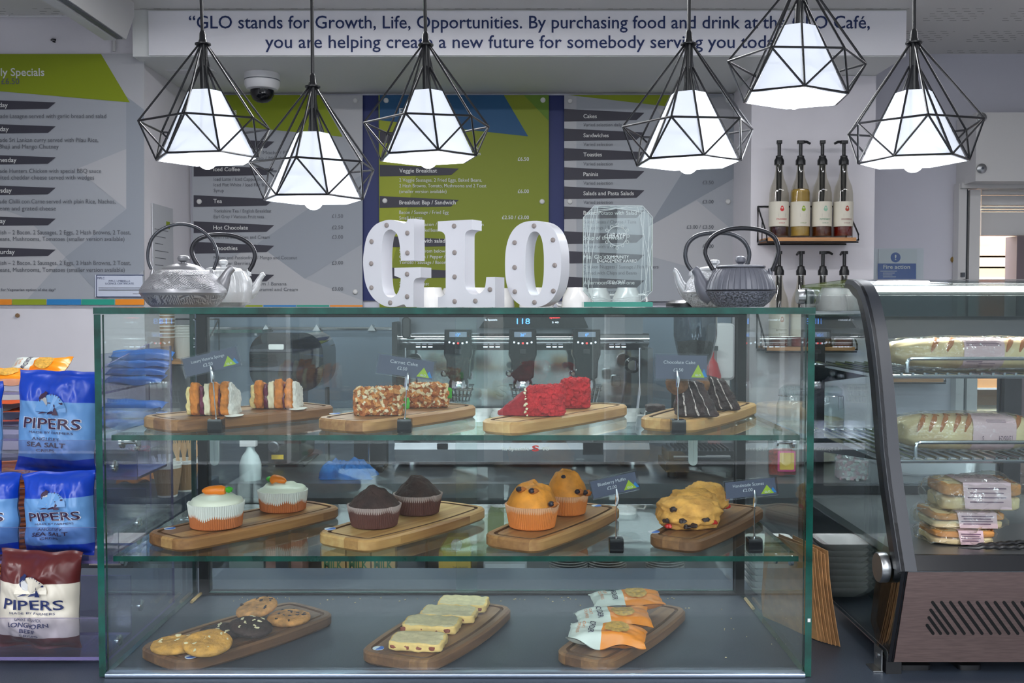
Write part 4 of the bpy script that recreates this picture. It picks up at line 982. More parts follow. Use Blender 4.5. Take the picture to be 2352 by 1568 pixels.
# red velvet
m_red = M('red velvet crumb', (196, 40, 46), .9, nz=(70, .2), bump=(190, .9, .004))
m_redcut = M('red velvet cut face', (160, 36, 46), .9, nz=(100, .15), bump=(220, .5))
def redvelvet(xt, xm, x1, yt, yb, lb, seed):
    g_ = G((xm + x1) / 2, yb, zb1); k = g_.y / F; h = (yb - yt) * k; cx = (xm + x1) / 2
    a, b__, c = (xt - cx) * k, (xm - cx) * k, (x1 - cx) * k
    T = thing('red_velvet_slice', lb, 'cake slice', (g_.x, g_.y, zb1 + .0006), 0, 'red velvet slices')
    rough(MB(), [(b__, 0, 0), (c, 0, 0), (b__ - .012, .05, 0), (c, .05, 0), (b__, 0, h * .93), (c, .0, h), (b__ + .004, .05, h * .9), (c, .05, h * .93)], 46, .0036, 210, seed, 9).build('crumb_coat', m_red, T, world=False, sharp=80)
    rough(MB(), [(a, .018, 0), (b__ + .006, .003, 0), (a, .04, 0), (b__ + .004, .048, 0), (a, .02, .005), (b__ + .006, .003, h * .9), (a, .036, .005), (b__ + .006, .046, h * .88)], 16, .0018, 160, seed + 2, 12).build('cut_wedge', m_redcut, T, world=False, sharp=80)
    for j in range(9):
        q_ = Vector((b__ + rnd.uniform(-.002, .002), rnd.uniform(-.002, .0005), h * (.06 + .1 * j + rnd.uniform(-.03, .03)) * .95)); s_ = rnd.uniform(.5, 1.1)
        rough(MB(), [(q_.x + sx_ * .0016 * s_, q_.y + sy_ * .0014, q_.z + sz_ * .002 * s_) for sz_ in (-1, 1) for sy_ in (-1, 1) for sx_ in (-1, 1)], 3, .0016, 300, seed + j, 3).build('frosting_crumb', m_cream, T, world=False)
redvelvet(1143, 1208, 1298, 884, 958, 'red velvet wedge at the front, pale point to the left', 3)
redvelvet(1262, 1290, 1356, 868, 940, 'red velvet block behind the pointed red wedge', 6)

# chocolate cake with drizzle and truffles
m_choc = M('chocolate sponge', (52, 32, 30), .6, nz=(60, .3), bump=(160, .8, .004))
m_ganache = M('chocolate ganache', (44, 28, 26), .3)
m_drizzle = M('sugar drizzle', (168, 156, 152), .8, nz=(400, .4, .3))
m_truffle = M('cocoa truffle', (122, 84, 54), .95, nz=(120, .2), bump=(260, .8))
def choccake(x0, x1, yt, yb, lb, seed, tx, ty):
    g_ = G((x0 + x1) / 2, yb, zb1); k = g_.y / F; wd, h = (x1 - x0) * k, (yb - yt) * k
    T = thing('chocolate_cake_slice', lb, 'cake slice', (g_.x, g_.y, zb1 + .0006), R(-6), 'chocolate cake slices')
    C8 = [(-wd * .5, .004, 0), (wd * .5, 0, 0), (-wd * .5, .05, 0), (wd * .46, .05, 0), (-wd * .46, .01, h), (wd * .12, .006, h * .84), (-wd * .42, .05, h * .95), (wd * .1, .05, h * .82)]
    rough(MB(), C8, 26, .0034, 120, seed, 10).build('sponge', m_choc, T, world=False, sharp=80)
    for j in range(3):
        f_ = .12 + j * .26
        a = Vector((-wd * .46 + wd * .58 * f_, .0045, h * (1 - .14 * f_))); b__ = Vector((-wd * .5 + wd * f_ + wd * .12, -.001, .003))
        pts = [a.lerp(b__, s_ / 9) + Vector((rnd.uniform(-.001, .001), -.0008, 0)) for s_ in range(10)]
        MB().tube(pts, [.0004 + .0015 * rnd.random() for _ in pts], 6, flat=.7).build('drizzle', m_drizzle, T, world=False)
    q_ = W(tx, ty, g_.y - .002) - Vector(T.location)
    MB().blob(q_, (.0165, .0165, .0165), 24, 16, .12, 3, seed).build('truffle', m_truffle, T, world=False, sharp=80)
choccake(1552, 1655, 868, 960, 'drizzled chocolate cake slice in front, cocoa truffle on top', 2, 1556, 880)
choccake(1608, 1705, 862, 944, 'drizzled chocolate cake slice behind, nearer the case corner', 7, 1607, 884)
g_ = G(1508, 948, ZS1)
o = rough(MB(), hexa(-.016, .016, 0, .03, 0, .012), 8, .0015, 110, 3, 8).build('brownie_piece', m_choc); o.location = (g_.x, g_.y, ZS1 + .001); tag(o, 'low dark brownie piece left of the chocolate cake', 'brownie')

# cupcakes and muffins
m_case_w = M('white paper case', (222, 219, 213), .6)
m_case_o = M('paper case over orange sponge', (192, 108, 58), .6)
m_case_b = M('paper case over chocolate sponge', (96, 58, 52), .6)
m_case_bl = M('paper case pale rim', (170, 150, 146), .6)
m_case_or = M('paper case over yellow sponge', (222, 128, 58), .6)
m_case_ol = M('paper case pale orange rim', (226, 168, 128), .6)
m_frost = M('white frosting', (232, 230, 212), .35)
m_carrot = M('orange icing', (242, 128, 22), .35)
m_muffin = M('golden muffin', (214, 134, 40), .65, nz=(40, .2), bump=(90, .5, .004))
m_cmuffin = M('chocolate muffin', (60, 40, 36), .75, nz=(60, .2), bump=(110, .9, .004))
m_berry = M('blueberry', (36, 26, 40), .35)
def papercase(T, rb, rt, h, m_lo, m_hi, split=.5, n=228):
    def mod(t_, r_, z, j):
        i = int(round(t_ * n / (2 * math.pi)))
        k = 1 + (.022 if i % 3 == 0 else -.012)
        if j == 2: z += .006 * (noise.noise(Vector((math.cos(t_) * 2, math.sin(t_) * 2, 1)))) + (.0025 if i % 3 == 0 else -.0025)
        if j == 4: z += .0016 * noise.noise(Vector((math.cos(t_) * 5, math.sin(t_) * 5, 4)))
        return (r_ * k if j > 0 else r_), z
    pr = [(rb * .9, 0), (rb, .002), (rb + (rt - rb) * split, h * split), (rb + (rt - rb) * .98, h * .98), (rt, h), (rt * .965, h), (rt * .95, h * .9)]
    MB().lathe(pr, n, (0, 0, 0), [0, 0, 1, 1, 1, 1], mod).build('paper_case', [m_lo, m_hi], T, world=False, sharp=25)
def cupcake(x, yb, wpx, hpx, lb, carrot_top, seed):
    g_ = G(x, yb - 9, zb2); k = g_.y / F; r_ = wpx / 2 * k; h = hpx * k
    T = thing('carrot_cupcake', lb, 'cupcake', (g_.x, g_.y, zb2 + .0006), rnd.uniform(0, 6), 'carrot cupcakes')
    papercase(T, r_ * .9, r_, h, m_case_o, m_case_w, .52)
    n_ = 64
    def sw(t_, rr, z, j): return rr, z + .0022 * math.sin(t_ - rr * 420) * (1 if 0 < j < 7 else 0)
    MB().lathe([(r_ * .95, h * .9), (r_ * .96, h * 1.0), (r_ * .92, h * 1.07), (r_ * .82, h * 1.16), (r_ * .66, h * 1.24), (r_ * .48, h * 1.30), (r_ * .30, h * 1.34), (r_ * .12, h * 1.36), (0, h * 1.36)], n_, (0, 0, 0), 0, sw).build('frosting', m_frost, T, world=False, sharp=80)
    ct_ = W(carrot_top[0], carrot_top[1], g_.y) - Vector(T.location); ct_ = Matrix.Rotation(-T.rotation_euler.z, 4, 'Z') @ ct_
    ct_.z = h * 1.36 + .0035
    ax = Matrix.Rotation(-T.rotation_euler.z, 4, 'Z') @ Vector((carrot_top[2], carrot_top[3], 0)).normalized()
    pts = [ct_ + ax * (s_ - .5) * carrot_top[4] for s_ in (0, .12, .3, .55, .8, .95, 1)]
    MB().tube(pts, [.002, .005, .0072, .0083, .0086, .0066, .003], 12).build('icing_carrot', m_carrot, T, world=False)
    MB().blob(pts[-1] + ax * .004 + Vector((0, 0, .001)), (.006, .006, .004), 10, 8, .5, 3, seed).build('icing_leaves', m_greenicing, T, world=False)
cupcake(497, 1218, 127, 57, 'carrot cupcake with long icing carrot, nearest the case corner', (492, 1137, 1, .1, .036), 1)
cupcake(650, 1180, 113, 47, 'carrot cupcake further back with carrot pointing at viewer', (640, 1111, -.9, .45, .03), 2)
def muffin(name, lb, grp, x, yb, wpx, hpx, top, m_top, lo, hi, split, seed, berries=()):
    g_ = G(x, yb - 9, zb2); k = g_.y / F; r_ = wpx / 2 * k; h = hpx * k
    T = thing(name, lb, 'muffin', (g_.x, g_.y, zb2 + .0006), 0, grp)
    papercase(T, r_ * .84, r_, h, lo, hi, split)
    mb = MB(); n_, nr = 56, 22; th_ = top * k
    for j in range(0, nr + 1):
        f_ = j / nr
        for i in range(n_ if j else 1):
            a = 2 * math.pi * i / n_; q_ = Vector((math.cos(a) * f_, math.sin(a) * f_, seed))
            bul = 1 + (.06 if name == 'blueberry_muffin' else 0) * math.sin(min(1, f_ * 1.0) * math.pi)
            z = (1 - f_ ** 2.6) * .95 if name == 'blueberry_muffin' else (1 - f_ ** 1.7) * .95
            z += .16 * noise.noise(q_ * 2.2) * (1 - f_ ** 4) + .09 * noise.noise(q_ * 5) * (1 - f_ ** 6)
            mb.v.append((math.cos(a) * r_ * .965 * f_ * bul, math.sin(a) * r_ * .965 * f_ * bul, h * .93 + (th_ + h * .07) * z))
    mb.f = [(0, 1 + i, 1 + (i + 1) % n_) for i in range(n_)] + [(1 + (j - 1) * n_ + i, 1 + j * n_ + i, 1 + j * n_ + (i + 1) % n_, 1 + (j - 1) * n_ + (i + 1) % n_) for j in range(1, nr) for i in range(n_)]; mb.m = [0] * len(mb.f)
    mb.build('muffin_top', m_top, T, world=False, sharp=80)
    for bx_, by_, dy in berries:
        q_ = W(bx_, by_, g_.y + dy) - Vector(T.location); MB().blob(q_, (.0048, .0048, .0042), 14, 10, .15, 3, seed).build('blueberry', m_berry, T, world=False)
        MB().blob(q_ + Vector((.003, .002, -.001)), (.0075, .005, .005), 12, 8, .3, 3, seed).build('berry_hollow', M('baked juice', (176, 96, 28), .6), T, world=False)
muffin('chocolate_muffin', 'chocolate muffin in front with cracked dark top', 'chocolate muffins', 860, 1216, 124, 50, 48, m_cmuffin, m_case_b, m_case_bl, .8, 3)
muffin('chocolate_muffin', 'chocolate muffin behind, nearer the coffee machine', 'chocolate muffins', 960, 1187, 113, 46, 42, m_cmuffin, m_case_b, m_case_bl, .8, 9)
muffin('blueberry_muffin', 'golden blueberry muffin in front on its board', 'blueberry muffins', 1222, 1219, 124, 54, 52, m_muffin, m_case_or, m_case_ol, .8, 5, ((1221, 1127, -.026), (1192, 1123, -.022), (1266, 1157, -.032)))
muffin('blueberry_muffin', 'golden blueberry muffin behind the front one', 'blueberry muffins', 1302, 1188, 100, 46, 60, m_muffin, m_case_or, m_case_ol, .8, 12, ((1294, 1096, -.018), (1326, 1129, -.028), (1344, 1131, -.024)))

# scones
m_scone = M('golden scone', (222, 154, 78), .8, nz=(45, .22), bump=(110, .7, .004))
m_cherry = M('glace cherry', (196, 36, 30), .25)
m_raisin = M('raisin', (46, 28, 30), .5)
def scone(x0, x1, yt, yb, D, lb, seed, dots):
    k = D / F; c = W((x0 + x1) / 2, yb, D); rx, h = (x1 - x0) / 2 * k, (yb - yt) * k
    T = thing('fruit_scone', lb, 'scone', (c.x, c.y + .025, c.z if c.z > zb2 + .004 else zb2 + .0006), 0, 'fruit scones')
    MB().blob((0, 0, h * .46), (rx, .034, h * .56), 64, 44, .17, 2.4, seed, 0, 2.6, -h * .46).build('dough', m_scone, T, world=False, sharp=80)
    for px_, py_, kind in dots:
        q_ = W(px_, py_, D) - Vector(T.location); u = min(1, abs(q_.x) / rx); q_.y = -.036 * math.sqrt(max(0, 1 - u ** 2.6)) + (.010 if (q_.z - h * .46) > h * .3 else 0)
        rough(MB(), [(q_.x + sx_ * .0055, q_.y + .001 + sy_ * .004, q_.z + sz_ * .0032) for sz_ in (-1, 1) for sy_ in (-1, 1) for sx_ in (-1, 1)], 4, .0025, 200, seed, 3).build('cherry' if kind == 'c' else 'raisin', m_cherry if kind == 'c' else m_raisin, T, world=False)
D8 = G(1585, 1218, zb2).y
scone(1516, 1660, 1153, 1222, D8, 'fruit scone at the front, cherry at its lower edge', 1, ((1535, 1208, 'c'), (1566, 1193, 'r'), (1591, 1204, 'r'), (1576, 1206, 'r'), (1620, 1190, 'r'), (1638, 1198, 'c'), (1530, 1196, 'r'), (1545, 1168, 'r')))
scone(1540, 1658, 1128, 1196, D8 + .055, 'fruit scone in the middle, half hidden by front one', 4, ((1592, 1150, 'c'), (1556, 1160, 'r')))
scone(1580, 1676, 1110, 1176, D8 + .115, 'fruit scone at the back, dusted top, beside price card', 7, ((1611, 1135, 'r'), (1624, 1137, 'r'), (1668, 1142, 'c'), (1671, 1165, 'c')))

# cookies
m_ck1 = M('pale cookie', (206, 150, 72), .8, nz=(50, .22), bump=(120, .7, .004))
m_ck2 = M('dark cookie', (54, 36, 32), .75, nz=(60, .3), bump=(120, .7, .004))
m_ck3 = M('chip cookie', (190, 132, 76), .8, nz=(70, .28), bump=(120, .8, .004))
m_wchip = M('white chocolate', (238, 222, 180), .4)
def cookie(name, lb, x, y, wpx, tilt, rz, mat_, chip, seed, lift=0.0, nch=9):
    g_ = G(x, y, zb3 + .006); r_ = wpx / 2 * g_.y / F
    T = thing(name, lb, 'cookie', (g_.x, g_.y, zb3 + lift), rz, 'large cookies'); T.rotation_euler = (tilt[0], tilt[1], rz)
    def md(t_, rr, z, j): q_ = Vector((math.cos(t_) * rr * 60, math.sin(t_) * rr * 60, seed + z * 50)); return rr * (1 + .03 * noise.noise(Vector((math.cos(t_) * 1.5, math.sin(t_) * 1.5, seed)))), z + (.0016 * noise.noise(q_) + .0008 * noise.noise(q_ * 3) if j > 1 else 0)
    prof = [(r_ * .9, .0006), (r_ * .985, .003), (r_, .006), (r_ * .96, .009), (r_ * .85, .0108)] + [(r_ * (.85 - .085 * i), .0112 + .0006 * i ** .5) for i in range(1, 10)] + [(0, .013)]
    MB().lathe(prof, 48, (0, 0, 0), 0, md).build('biscuit', mat_, T, world=False, sharp=80)
    rr_ = random.Random(seed)
    for j in range(nch):
        a, d = rr_.uniform(0, 6.28), r_ * math.sqrt(rr_.uniform(0, .8)); x_, y_ = d * math.cos(a), d * math.sin(a); s_ = rr_.uniform(.6, 1.2); zz = .0127 - .0028 * (d / r_) ** 3
        ang = rr_.uniform(0, 3); M_ = Matrix.Translation((x_, y_, zz)) @ Matrix.Rotation(ang, 4, 'Z')
        rough(MB(), [tuple(M_ @ Vector((sx_ * .004 * s_, sy_ * .0018 * s_, sz_ * .0011))) for sz_ in (-1, 1) for sy_ in (-1, 1) for sx_ in (-1, 1)], 3, .0012, 260, seed + j, 3).build('chip', chip, T, world=False)
cookie('white_chip_cookie', 'pale cookie behind, partly under the front pale cookie', 402, 1480, 108, (0, 0), .3, m_ck1, m_wchip, 1)
cookie('white_chip_cookie', 'pale cookie with white chips at the board front', 477, 1489, 112, (R(7), R(-8)), 1.2, m_ck1, m_wchip, 2, .009)
cookie('dark_cookie', 'dark chocolate cookie behind, under its neighbour', 506, 1450, 100, (0, 0), .3, m_ck2, m_wchip, 3, 0, 7)
cookie('dark_cookie', 'dark chocolate cookie with white chips in middle of board', 575, 1450, 100, (R(5), R(-8)), 2.2, m_ck2, m_wchip, 4, .008, 11)
cookie('chip_cookie', 'brown chip cookie lying flat at the back of board', 663, 1418, 100, (0, 0), .3, m_ck3, m_raisin, 5, 0, 13)
cookie('chip_cookie', 'brown chip cookie propped up against its neighbour', 592, 1411, 96, (R(3), R(-13)), .5, m_ck3, m_raisin, 6, .012, 10)

# shortbread
m_short = M('shortbread', (236, 198, 126), .85, nz=(60, .08), bump=(160, .4))
m_shorttop = M('sugared shortbread', (220, 202, 160), .9, nz=(90, .08), bump=(200, .4))
m_chunk = M('fruit chunk', (140, 66, 48), .6)
for i, (x, y, wpx, hp, lb) in enumerate(((955, 1493, 128, 22, 'shortbread finger nearest the front glass'), (987, 1452, 132, 17, 'shortbread finger second from the front glass'), (1027, 1427, 130, 17, 'shortbread finger third from the front glass'), (1060, 1403, 116, 16, 'shortbread finger furthest back on its board'))):
    g_ = G(x, y, zb3); k = g_.y / F; wd = wpx * k; h = .0135 if i else .014
    T = thing('shortbread_finger', lb, 'shortbread', (g_.x, g_.y, zb3 + .0006), R(-8), 'shortbread fingers')
    rough(MB(), hexa(-wd / 2, wd / 2, -.012, .046, 0, h), 12, .0022, 90, i * 3, 7, mfun=lambda a, s_: 1 if (a == 2 and s_ > 0) else 0).build('biscuit', [m_short, m_shorttop], T, world=False, sharp=80)
    rr_ = random.Random(i)
    for j in range(4):
        xx = (-.42 + .26 * j + rr_.uniform(-.05, .05)) * wd
        rough(MB(), [(xx + sx_ * .005, -.0105 + sy_ * .002, h * .5 + sz_ * .003) for sz_ in (-1, 1) for sy_ in (-1, 1) for sx_ in (-1, 1)], 3, .0015, 200, j, 3).build('fruit_chunk', m_chunk, T, world=False)

# ---------------------------------------------------------------- pillow packets (crisps, biscuits)
def packet(name, label, cat, w_, h_, th_, bands, mats, loc, rot, group=None, seed=0, nu=36, nv=44, wr=1.0, skew=0.0):
    """sealed foil packet in the local x-z plane, front towards -y; bands(u,v) picks a material index"""
    T = thing(name, label, cat, loc, 0, group); T.rotation_euler = rot
    def thick(u, v):
        e = max(0, 1 - abs(u) ** 3.2) ** .6 * max(0, 1 - abs(v / .93) ** 4) ** .6 if abs(v) < .93 else 0
        wk = noise.noise(Vector((u * 2.1, v * 2.6, seed))) * .16 + .10 * abs(noise.noise(Vector((u * 4 + v * 2, v * 3.3, seed + 4)))) + .05 * noise.noise(Vector((u * 9, v * 3, seed + 8))) * abs(v)
        return th_ * e * (1 + wk * wr * 1.5) + .0006
    def wx(u, v):
        pinch = 1 - .035 * (1 - abs(v) ** 6) + .015 * wr * noise.noise(Vector((v * 3, seed, 2)))
        return u * w_ / 2 * pinch + skew * v * w_ + .012 * w_ * wr * noise.noise(Vector((u, v * 2.2, seed + 20)))
    def wz(u, v): return (v + 1) / 2 * h_ + .02 * h_ * wr * noise.noise(Vector((u * 1.6, v * .7, seed + 30))) * abs(v)
    def warp(u, v):
        return .010 * wr * noise.noise(Vector((u * 1.3, v * 1.4, seed + 12))) * (abs(v) ** 2) + .004 * wr * math.sin(u * 5 + seed) * max(0, abs(v) - .8) * 4
    def front(u, v): return Vector((wx(u, v), -thick(u, v) + warp(u, v), wz(u, v)))
    mb = MB()
    for side in (1, -1):
        base = len(mb.v)
        for j in range(nv + 1):
            for i in range(nu + 1):
                u, v = i / nu * 2 - 1, j / nv * 2 - 1
                mb.v.append((wx(u, v), -side * thick(u, v) + warp(u, v), wz(u, v)))
        for j in range(nv):
            for i in range(nu):
                a = base + j * (nu + 1) + i; q4 = (a, a + 1, a + nu + 2, a + nu + 1)
                mb.f.append(q4 if side > 0 else tuple(reversed(q4))); mb.m.append(bands(-1 + 2 * (i + .5) / nu, -1 + 2 * (j + .5) / nv))
    mb.build('bag', mats, T, world=False, sharp=80)
    def on(x, z):                # print position (x from the middle, z from the bottom) onto the front skin
        u, v = x / (w_ / 2), z / h_ * 2 - 1
        q_ = front(max(-1, min(1, u)), max(-1, min(1, v))); q_.y -= .0017; return q_
    return T, on
m_bisw = M('packet cream foil', (214, 220, 214), .35, spec=.6); m_biso = M('packet orange foil', (240, 140, 24), .3, spec=.6); m_bisc = M('printed oat biscuit', (196, 150, 62), .5, nz=(200, .2))
m_dtext = M('dark packet print', (44, 34, 66), .5); m_otext = M('orange packet print', (222, 130, 60), .5)
def biscuit_packet(lb, loc, rz, tiltx, seed, grp, s_=1.0, ty=0):
    w_, h_ = .118 * s_, .052 * s_
    T, on = packet('biscuit_packet', lb, 'biscuits', w_, h_, .011 * s_, lambda u, v: 0 if u < -.12 else 1, [m_bisw, m_biso], loc, (R(-90) + tiltx, ty, rz), grp, seed, 32, 20, 1.2)
    def fan(mb, pts):
        mb.cut().add([on(x, z) for x, z in pts], [tuple(range(len(pts)))])
    # biscuit picture as a small ring grid so that it follows the pillow
    mb = MB(); cx, cz, rr_ = w_ * .13, h_ * .52, h_ * .33
    mb.v.append(on(cx, cz))
    for j in range(1, 5):
        for i in range(18): a = 2 * math.pi * i / 18; q_ = on(cx + rr_ * j / 4 * math.cos(a) * 1.1, cz + rr_ * j / 4 * math.sin(a)); mb.v.append(q_)
    mb.f = [(0, 1 + i, 1 + (i + 1) % 18) for i in range(18)] + [(1 + (j - 1) * 18 + i, 1 + j * 18 + i, 1 + j * 18 + (i + 1) % 18, 1 + (j - 1) * 18 + (i + 1) % 18) for j in range(1, 4) for i in range(18)]; mb.m = [0] * len(mb.f)
    mb.build('biscuit_picture', m_bisc, T, world=False)
    rot_ = lambda x, z: on(-w_ * .20 + (z) , h_ * .86 - x)          # lettering runs across the packet
    mb = MB(); mb.text('BORDER', 0, 0, .0085 * s_, 0, h_ * .72, f=lambda x, z: on(-w_ * .23 + z, h_ * .86 - x), bold=.012); mb.build('brand_lettering', m_dtext, T, world=False, flat=True)
    mb = MB()
    for q_, s2 in enumerate(('OAT', 'CRUMBLES')): mb.cut(); mb.text(s2, 0, 0, .0045 * s_, 0, h_ * (.3 + .2 * q_), f=lambda x, z, q_=q_: on(-w_ * .33 - q_ * .0075 * s_ + z, h_ * .7 - x))
    mb.build('flavour_lettering', m_otext, T, world=False, flat=True)
    return T
for x, y, lift, rz, lb, sd in ((1390, 1496, .012, R(-12), 'orange and cream biscuit packet at the front of its board', 3), (1415, 1462, .016, R(4), 'orange and cream biscuit packet in the middle', 8), (1447, 1428, .024, R(6), 'orange and cream biscuit packet on top at the back', 14)):
    g_ = G(x, y, zb3); biscuit_packet(lb, (g_.x, g_.y, zb3 + lift), rz, R(10), sd, 'biscuit packets on the board')

# ---------------------------------------------------------------- price cards
m_cardclear = glassmat('card sleeve', (236, 238, 244), .06)
def price_card(lb, bx_, by_, top, c, wpx, hpx, tilt, l1, l2, zs, D=1.435):
    k = D / F; base = W(bx_, by_, D); z_ = zs + .0005
    T = thing('price_card', lb, 'price card', (base.x, D, z_), 0, 'price cards in the case')
    s_ = .0105
    rough(MB(), [(sx_ * s_, sy_ * s_, s_ + sz_ * s_) for sz_ in (-1, 1) for sy_ in (-1, 1) for sx_ in (-1, 1)], 6, 0, 1, 0, 14).build('weight_block', m_blackgloss, T, world=False)
    tp = W(top[0], top[1], D) - Vector(T.location); mid = Vector((tp.x * .6, 0, tp.z - .02))
    MB().tube([(0, 0, 2 * s_), mid, tp], .0011, 6).build('wire', m_chrome, T, world=False)
    MB().tube([mid + Vector((0, -.001, -.004)), mid.lerp(tp, .35) + Vector((.001, -.002, 0)), tp + Vector((0, -.001, 0))], [.0022, .0028, .0012], 8).build('clip', m_chrome, T, world=False)
    cw, ch = wpx * k, hpx * k; cc = W(c[0], c[1], D + .004) - Vector(T.location); Mx = Matrix.Translation(cc) @ Matrix.Rotation(tilt, 4, 'Y')
    cd_ = MB().box(-cw / 2, cw / 2, 0, .0008, -ch / 2, ch / 2).xf(Mx).build('card', m_cardgrey, T, world=False)
    MB().box(-cw / 2 - .002, cw / 2 + .003, -.0012, .002, -ch / 2 - .002, ch / 2 + .002).xf(Mx).build('sleeve', m_cardclear, cd_, world=False)
    mb = MB().cut().text(l1, -cw * .04, ch * .14, .0045 if len(l1) < 18 else .004, -.0003, cw * (.62 if len(l1) > 12 else .5), 'C').cut().text(l2, -cw * .06, -ch * .18, .0045, -.0003, None, 'C').xf(Mx)
    mb.build('lettering', m_print_w, cd_, world=False, flat=True)
    tx = cw * .34; mb = MB().add([(tx - .0105, -.0004, -ch * .42), (tx + .0085, -.0004, -ch * .42), (tx - .001, -.0004, ch * .12)], [(0, 1, 2)]).xf(Mx); mb.build('lime_triangle', M('lime logo', (176, 205, 30), .5), cd_, world=False, flat=True)
    mb = MB().add([(tx + .002, -.00035, -ch * .40), (tx + .0125, -.00035, -ch * .40), (tx + .0075, -.00035, -ch * .05)], [(0, 1, 2)]).xf(Mx); mb.build('blue_triangle', m_blue, cd_, world=False, flat=True)
    mb = MB().text('GLO', tx - .001, -ch * .36, .0028, -.0006, None, 'C', bold=.02).xf(Mx); mb.build('logo_lettering', m_print_w, cd_, world=False, flat=True)
price_card('grey price card reading Luxury Victoria Sponge', 497, 990, (484, 840), (484, 831), 126, 42, R(-13), 'Luxury Victoria Sponge', '\u00a32.50', ZS1)
price_card('grey price card reading Carrot Cake', 930, 990, (937, 856), (932, 843), 128, 42, R(8), 'Carrot Cake', '\u00a32.50', ZS1)
price_card('grey price card reading Chocolate Cake', 1557, 990, (1555, 850), (1565, 843), 118, 55, R(1), 'Chocolate Cake', '\u00a32.50', ZS1, 1.423)
price_card('grey price card reading Blueberry Muffin', 1415, 1266, (1416, 1122), (1411, 1114), 106, 40, R(-13), 'Blueberry Muffin', '\u00a32.00', ZS2)
price_card('grey price card reading Handmade Scones', 1732, 1270, (1733, 1125), (1724, 1121), 116, 38, R(-6), 'Handmade Scones', '\u00a32.00', ZS2)

# ---------------------------------------------------------------- pendant lamps
m_shade = M('lit white shade', (236, 240, 246), .6, emit=.26, ecol=(226, 236, 255))
m_diff = M('lit shade opening', (255, 255, 255), .6, emit=2.6, ecol=(240, 246, 255))
m_bulb = M('lit bulb', (255, 255, 255), .4, emit=5)
m_wire = M('black wire', (26, 26, 30), .35)
def pendant(lb, x, ycol, D, phi, roll, sc_=1.0, dx=0):
    k = D / F * sc_; base = W(x + dx, ycol, D)
    T = thing('pendant_lamp', lb, 'pendant lamp', (base.x, D, base.z), 0, 'pendant lamps'); T.rotation_euler = (0, roll, 0)
    p = lambda v: v * k
    hx = lambda r_, z, a: [(p(r_) * math.sin(R(a + 60 * i)), -p(r_) * math.cos(R(a + 60 * i)), -p(z)) for i in range(6)]
    top = CEIL - base.z
    cx_ = -math.tan(roll) * 0
    MB().tube([(0, 0, p(28)), (0, 0, p(120)), (math.sin(-roll) * top, 0, max(p(140), top * math.cos(roll)) - .01)], .0036, 8).build('cord', m_wire, T, world=False)
    MB().lathe([(0, p(-2)), (p(18), p(-2)), (p(18), p(1)), (p(10), p(2)), (p(9.5), p(8)), (p(8), p(10)), (p(7), p(24)), (p(4.5), p(30)), (0, p(30))], 20).build('cord_grip', m_black, T, world=False)
    MB().lathe([(p(9.5), p(-2)), (p(9.5), -p(112)), (0, -p(112))], 18).build('socket_tube', m_black, T, world=False)
    eq, bo = hx(149, 186, phi), hx(118, 263, phi + 30)
    for i in range(6):
        a = R(phi + 60 * i); c = R(phi + 30 + 60 * i)
        MB().tube([(p(10) * math.sin(a), -p(10) * math.cos(a), -p(3)), eq[i]], .0022, 6).build('cage_rod', m_wire, T, world=False)
        MB().tube([(p(9.5) * math.sin(c), -p(9.5) * math.cos(c), -p(52)), bo[i]], .0022, 6).build('cage_rod', m_wire, T, world=False)
        MB().tube([eq[i], eq[(i + 1) % 6]], .0022, 6).build('cage_rod', m_wire, T, world=False)
        MB().tube([bo[i], bo[(i + 1) % 6]], .0022, 6).build('cage_rod', m_wire, T, world=False)
        MB().tube([eq[i], bo[i]], .0020, 6).build('cage_rod', m_wire, T, world=False)
        MB().tube([eq[(i + 1) % 6], bo[i]], .0020, 6).build('cage_rod', m_wire, T, world=False)
    t0, t1 = hx(40, 110, phi + 30), hx(113, 266, phi + 30)
    mb = MB().add(t0 + t1, [(i, (i + 1) % 6, 6 + (i + 1) % 6, 6 + i) for i in range(6)] + [tuple(range(6))]); mb.build('shade', m_shade, T, world=False, flat=True)
    MB().add(hx(111, 262, phi + 30), [tuple(range(6))]).build('shade_diffuser', m_diff, T, world=False, flat=True)
    MB().blob((0, 0, -p(262)), (p(24), p(24), p(26)), 20, 14).build('bulb', m_bulb, T, world=False)
    l_ = bpy.data.lights.new('pendant_light', 'POINT'); l_.energy = 1.2; l_.color = (.93, .96, 1); l_.shadow_soft_size = .05
    lo_ = bpy.data.objects.new('pendant_light', l_); C.objects.link(lo_); lo_.parent = T; lo_.location = (0, 0, -p(320))
pendant('caged pendant lamp hanging nearest the specials board', 466, 101, 2.05, 0, R(-1.5), .985)
pendant('caged pendant lamp hanging lowest, over the drinks board', 718, 199, 2.05, -3, 0, .97)
pendant('caged pendant lamp hanging in front of the green menu', 978, 103, 2.03, -14, R(-1), .97)
pendant('caged pendant lamp in front of the lunch menu', 1582, 101, 1.95, -23.6, 0, 1.02)
pendant('caged pendant lamp hanging highest, in front of quotation sign', 1840, -52, 1.9, -36, R(2.5), 1.03)
pendant('caged pendant lamp hanging nearest the roller shutter', 2099, 98, 1.95, -10.8, R(-.5), 1.02)

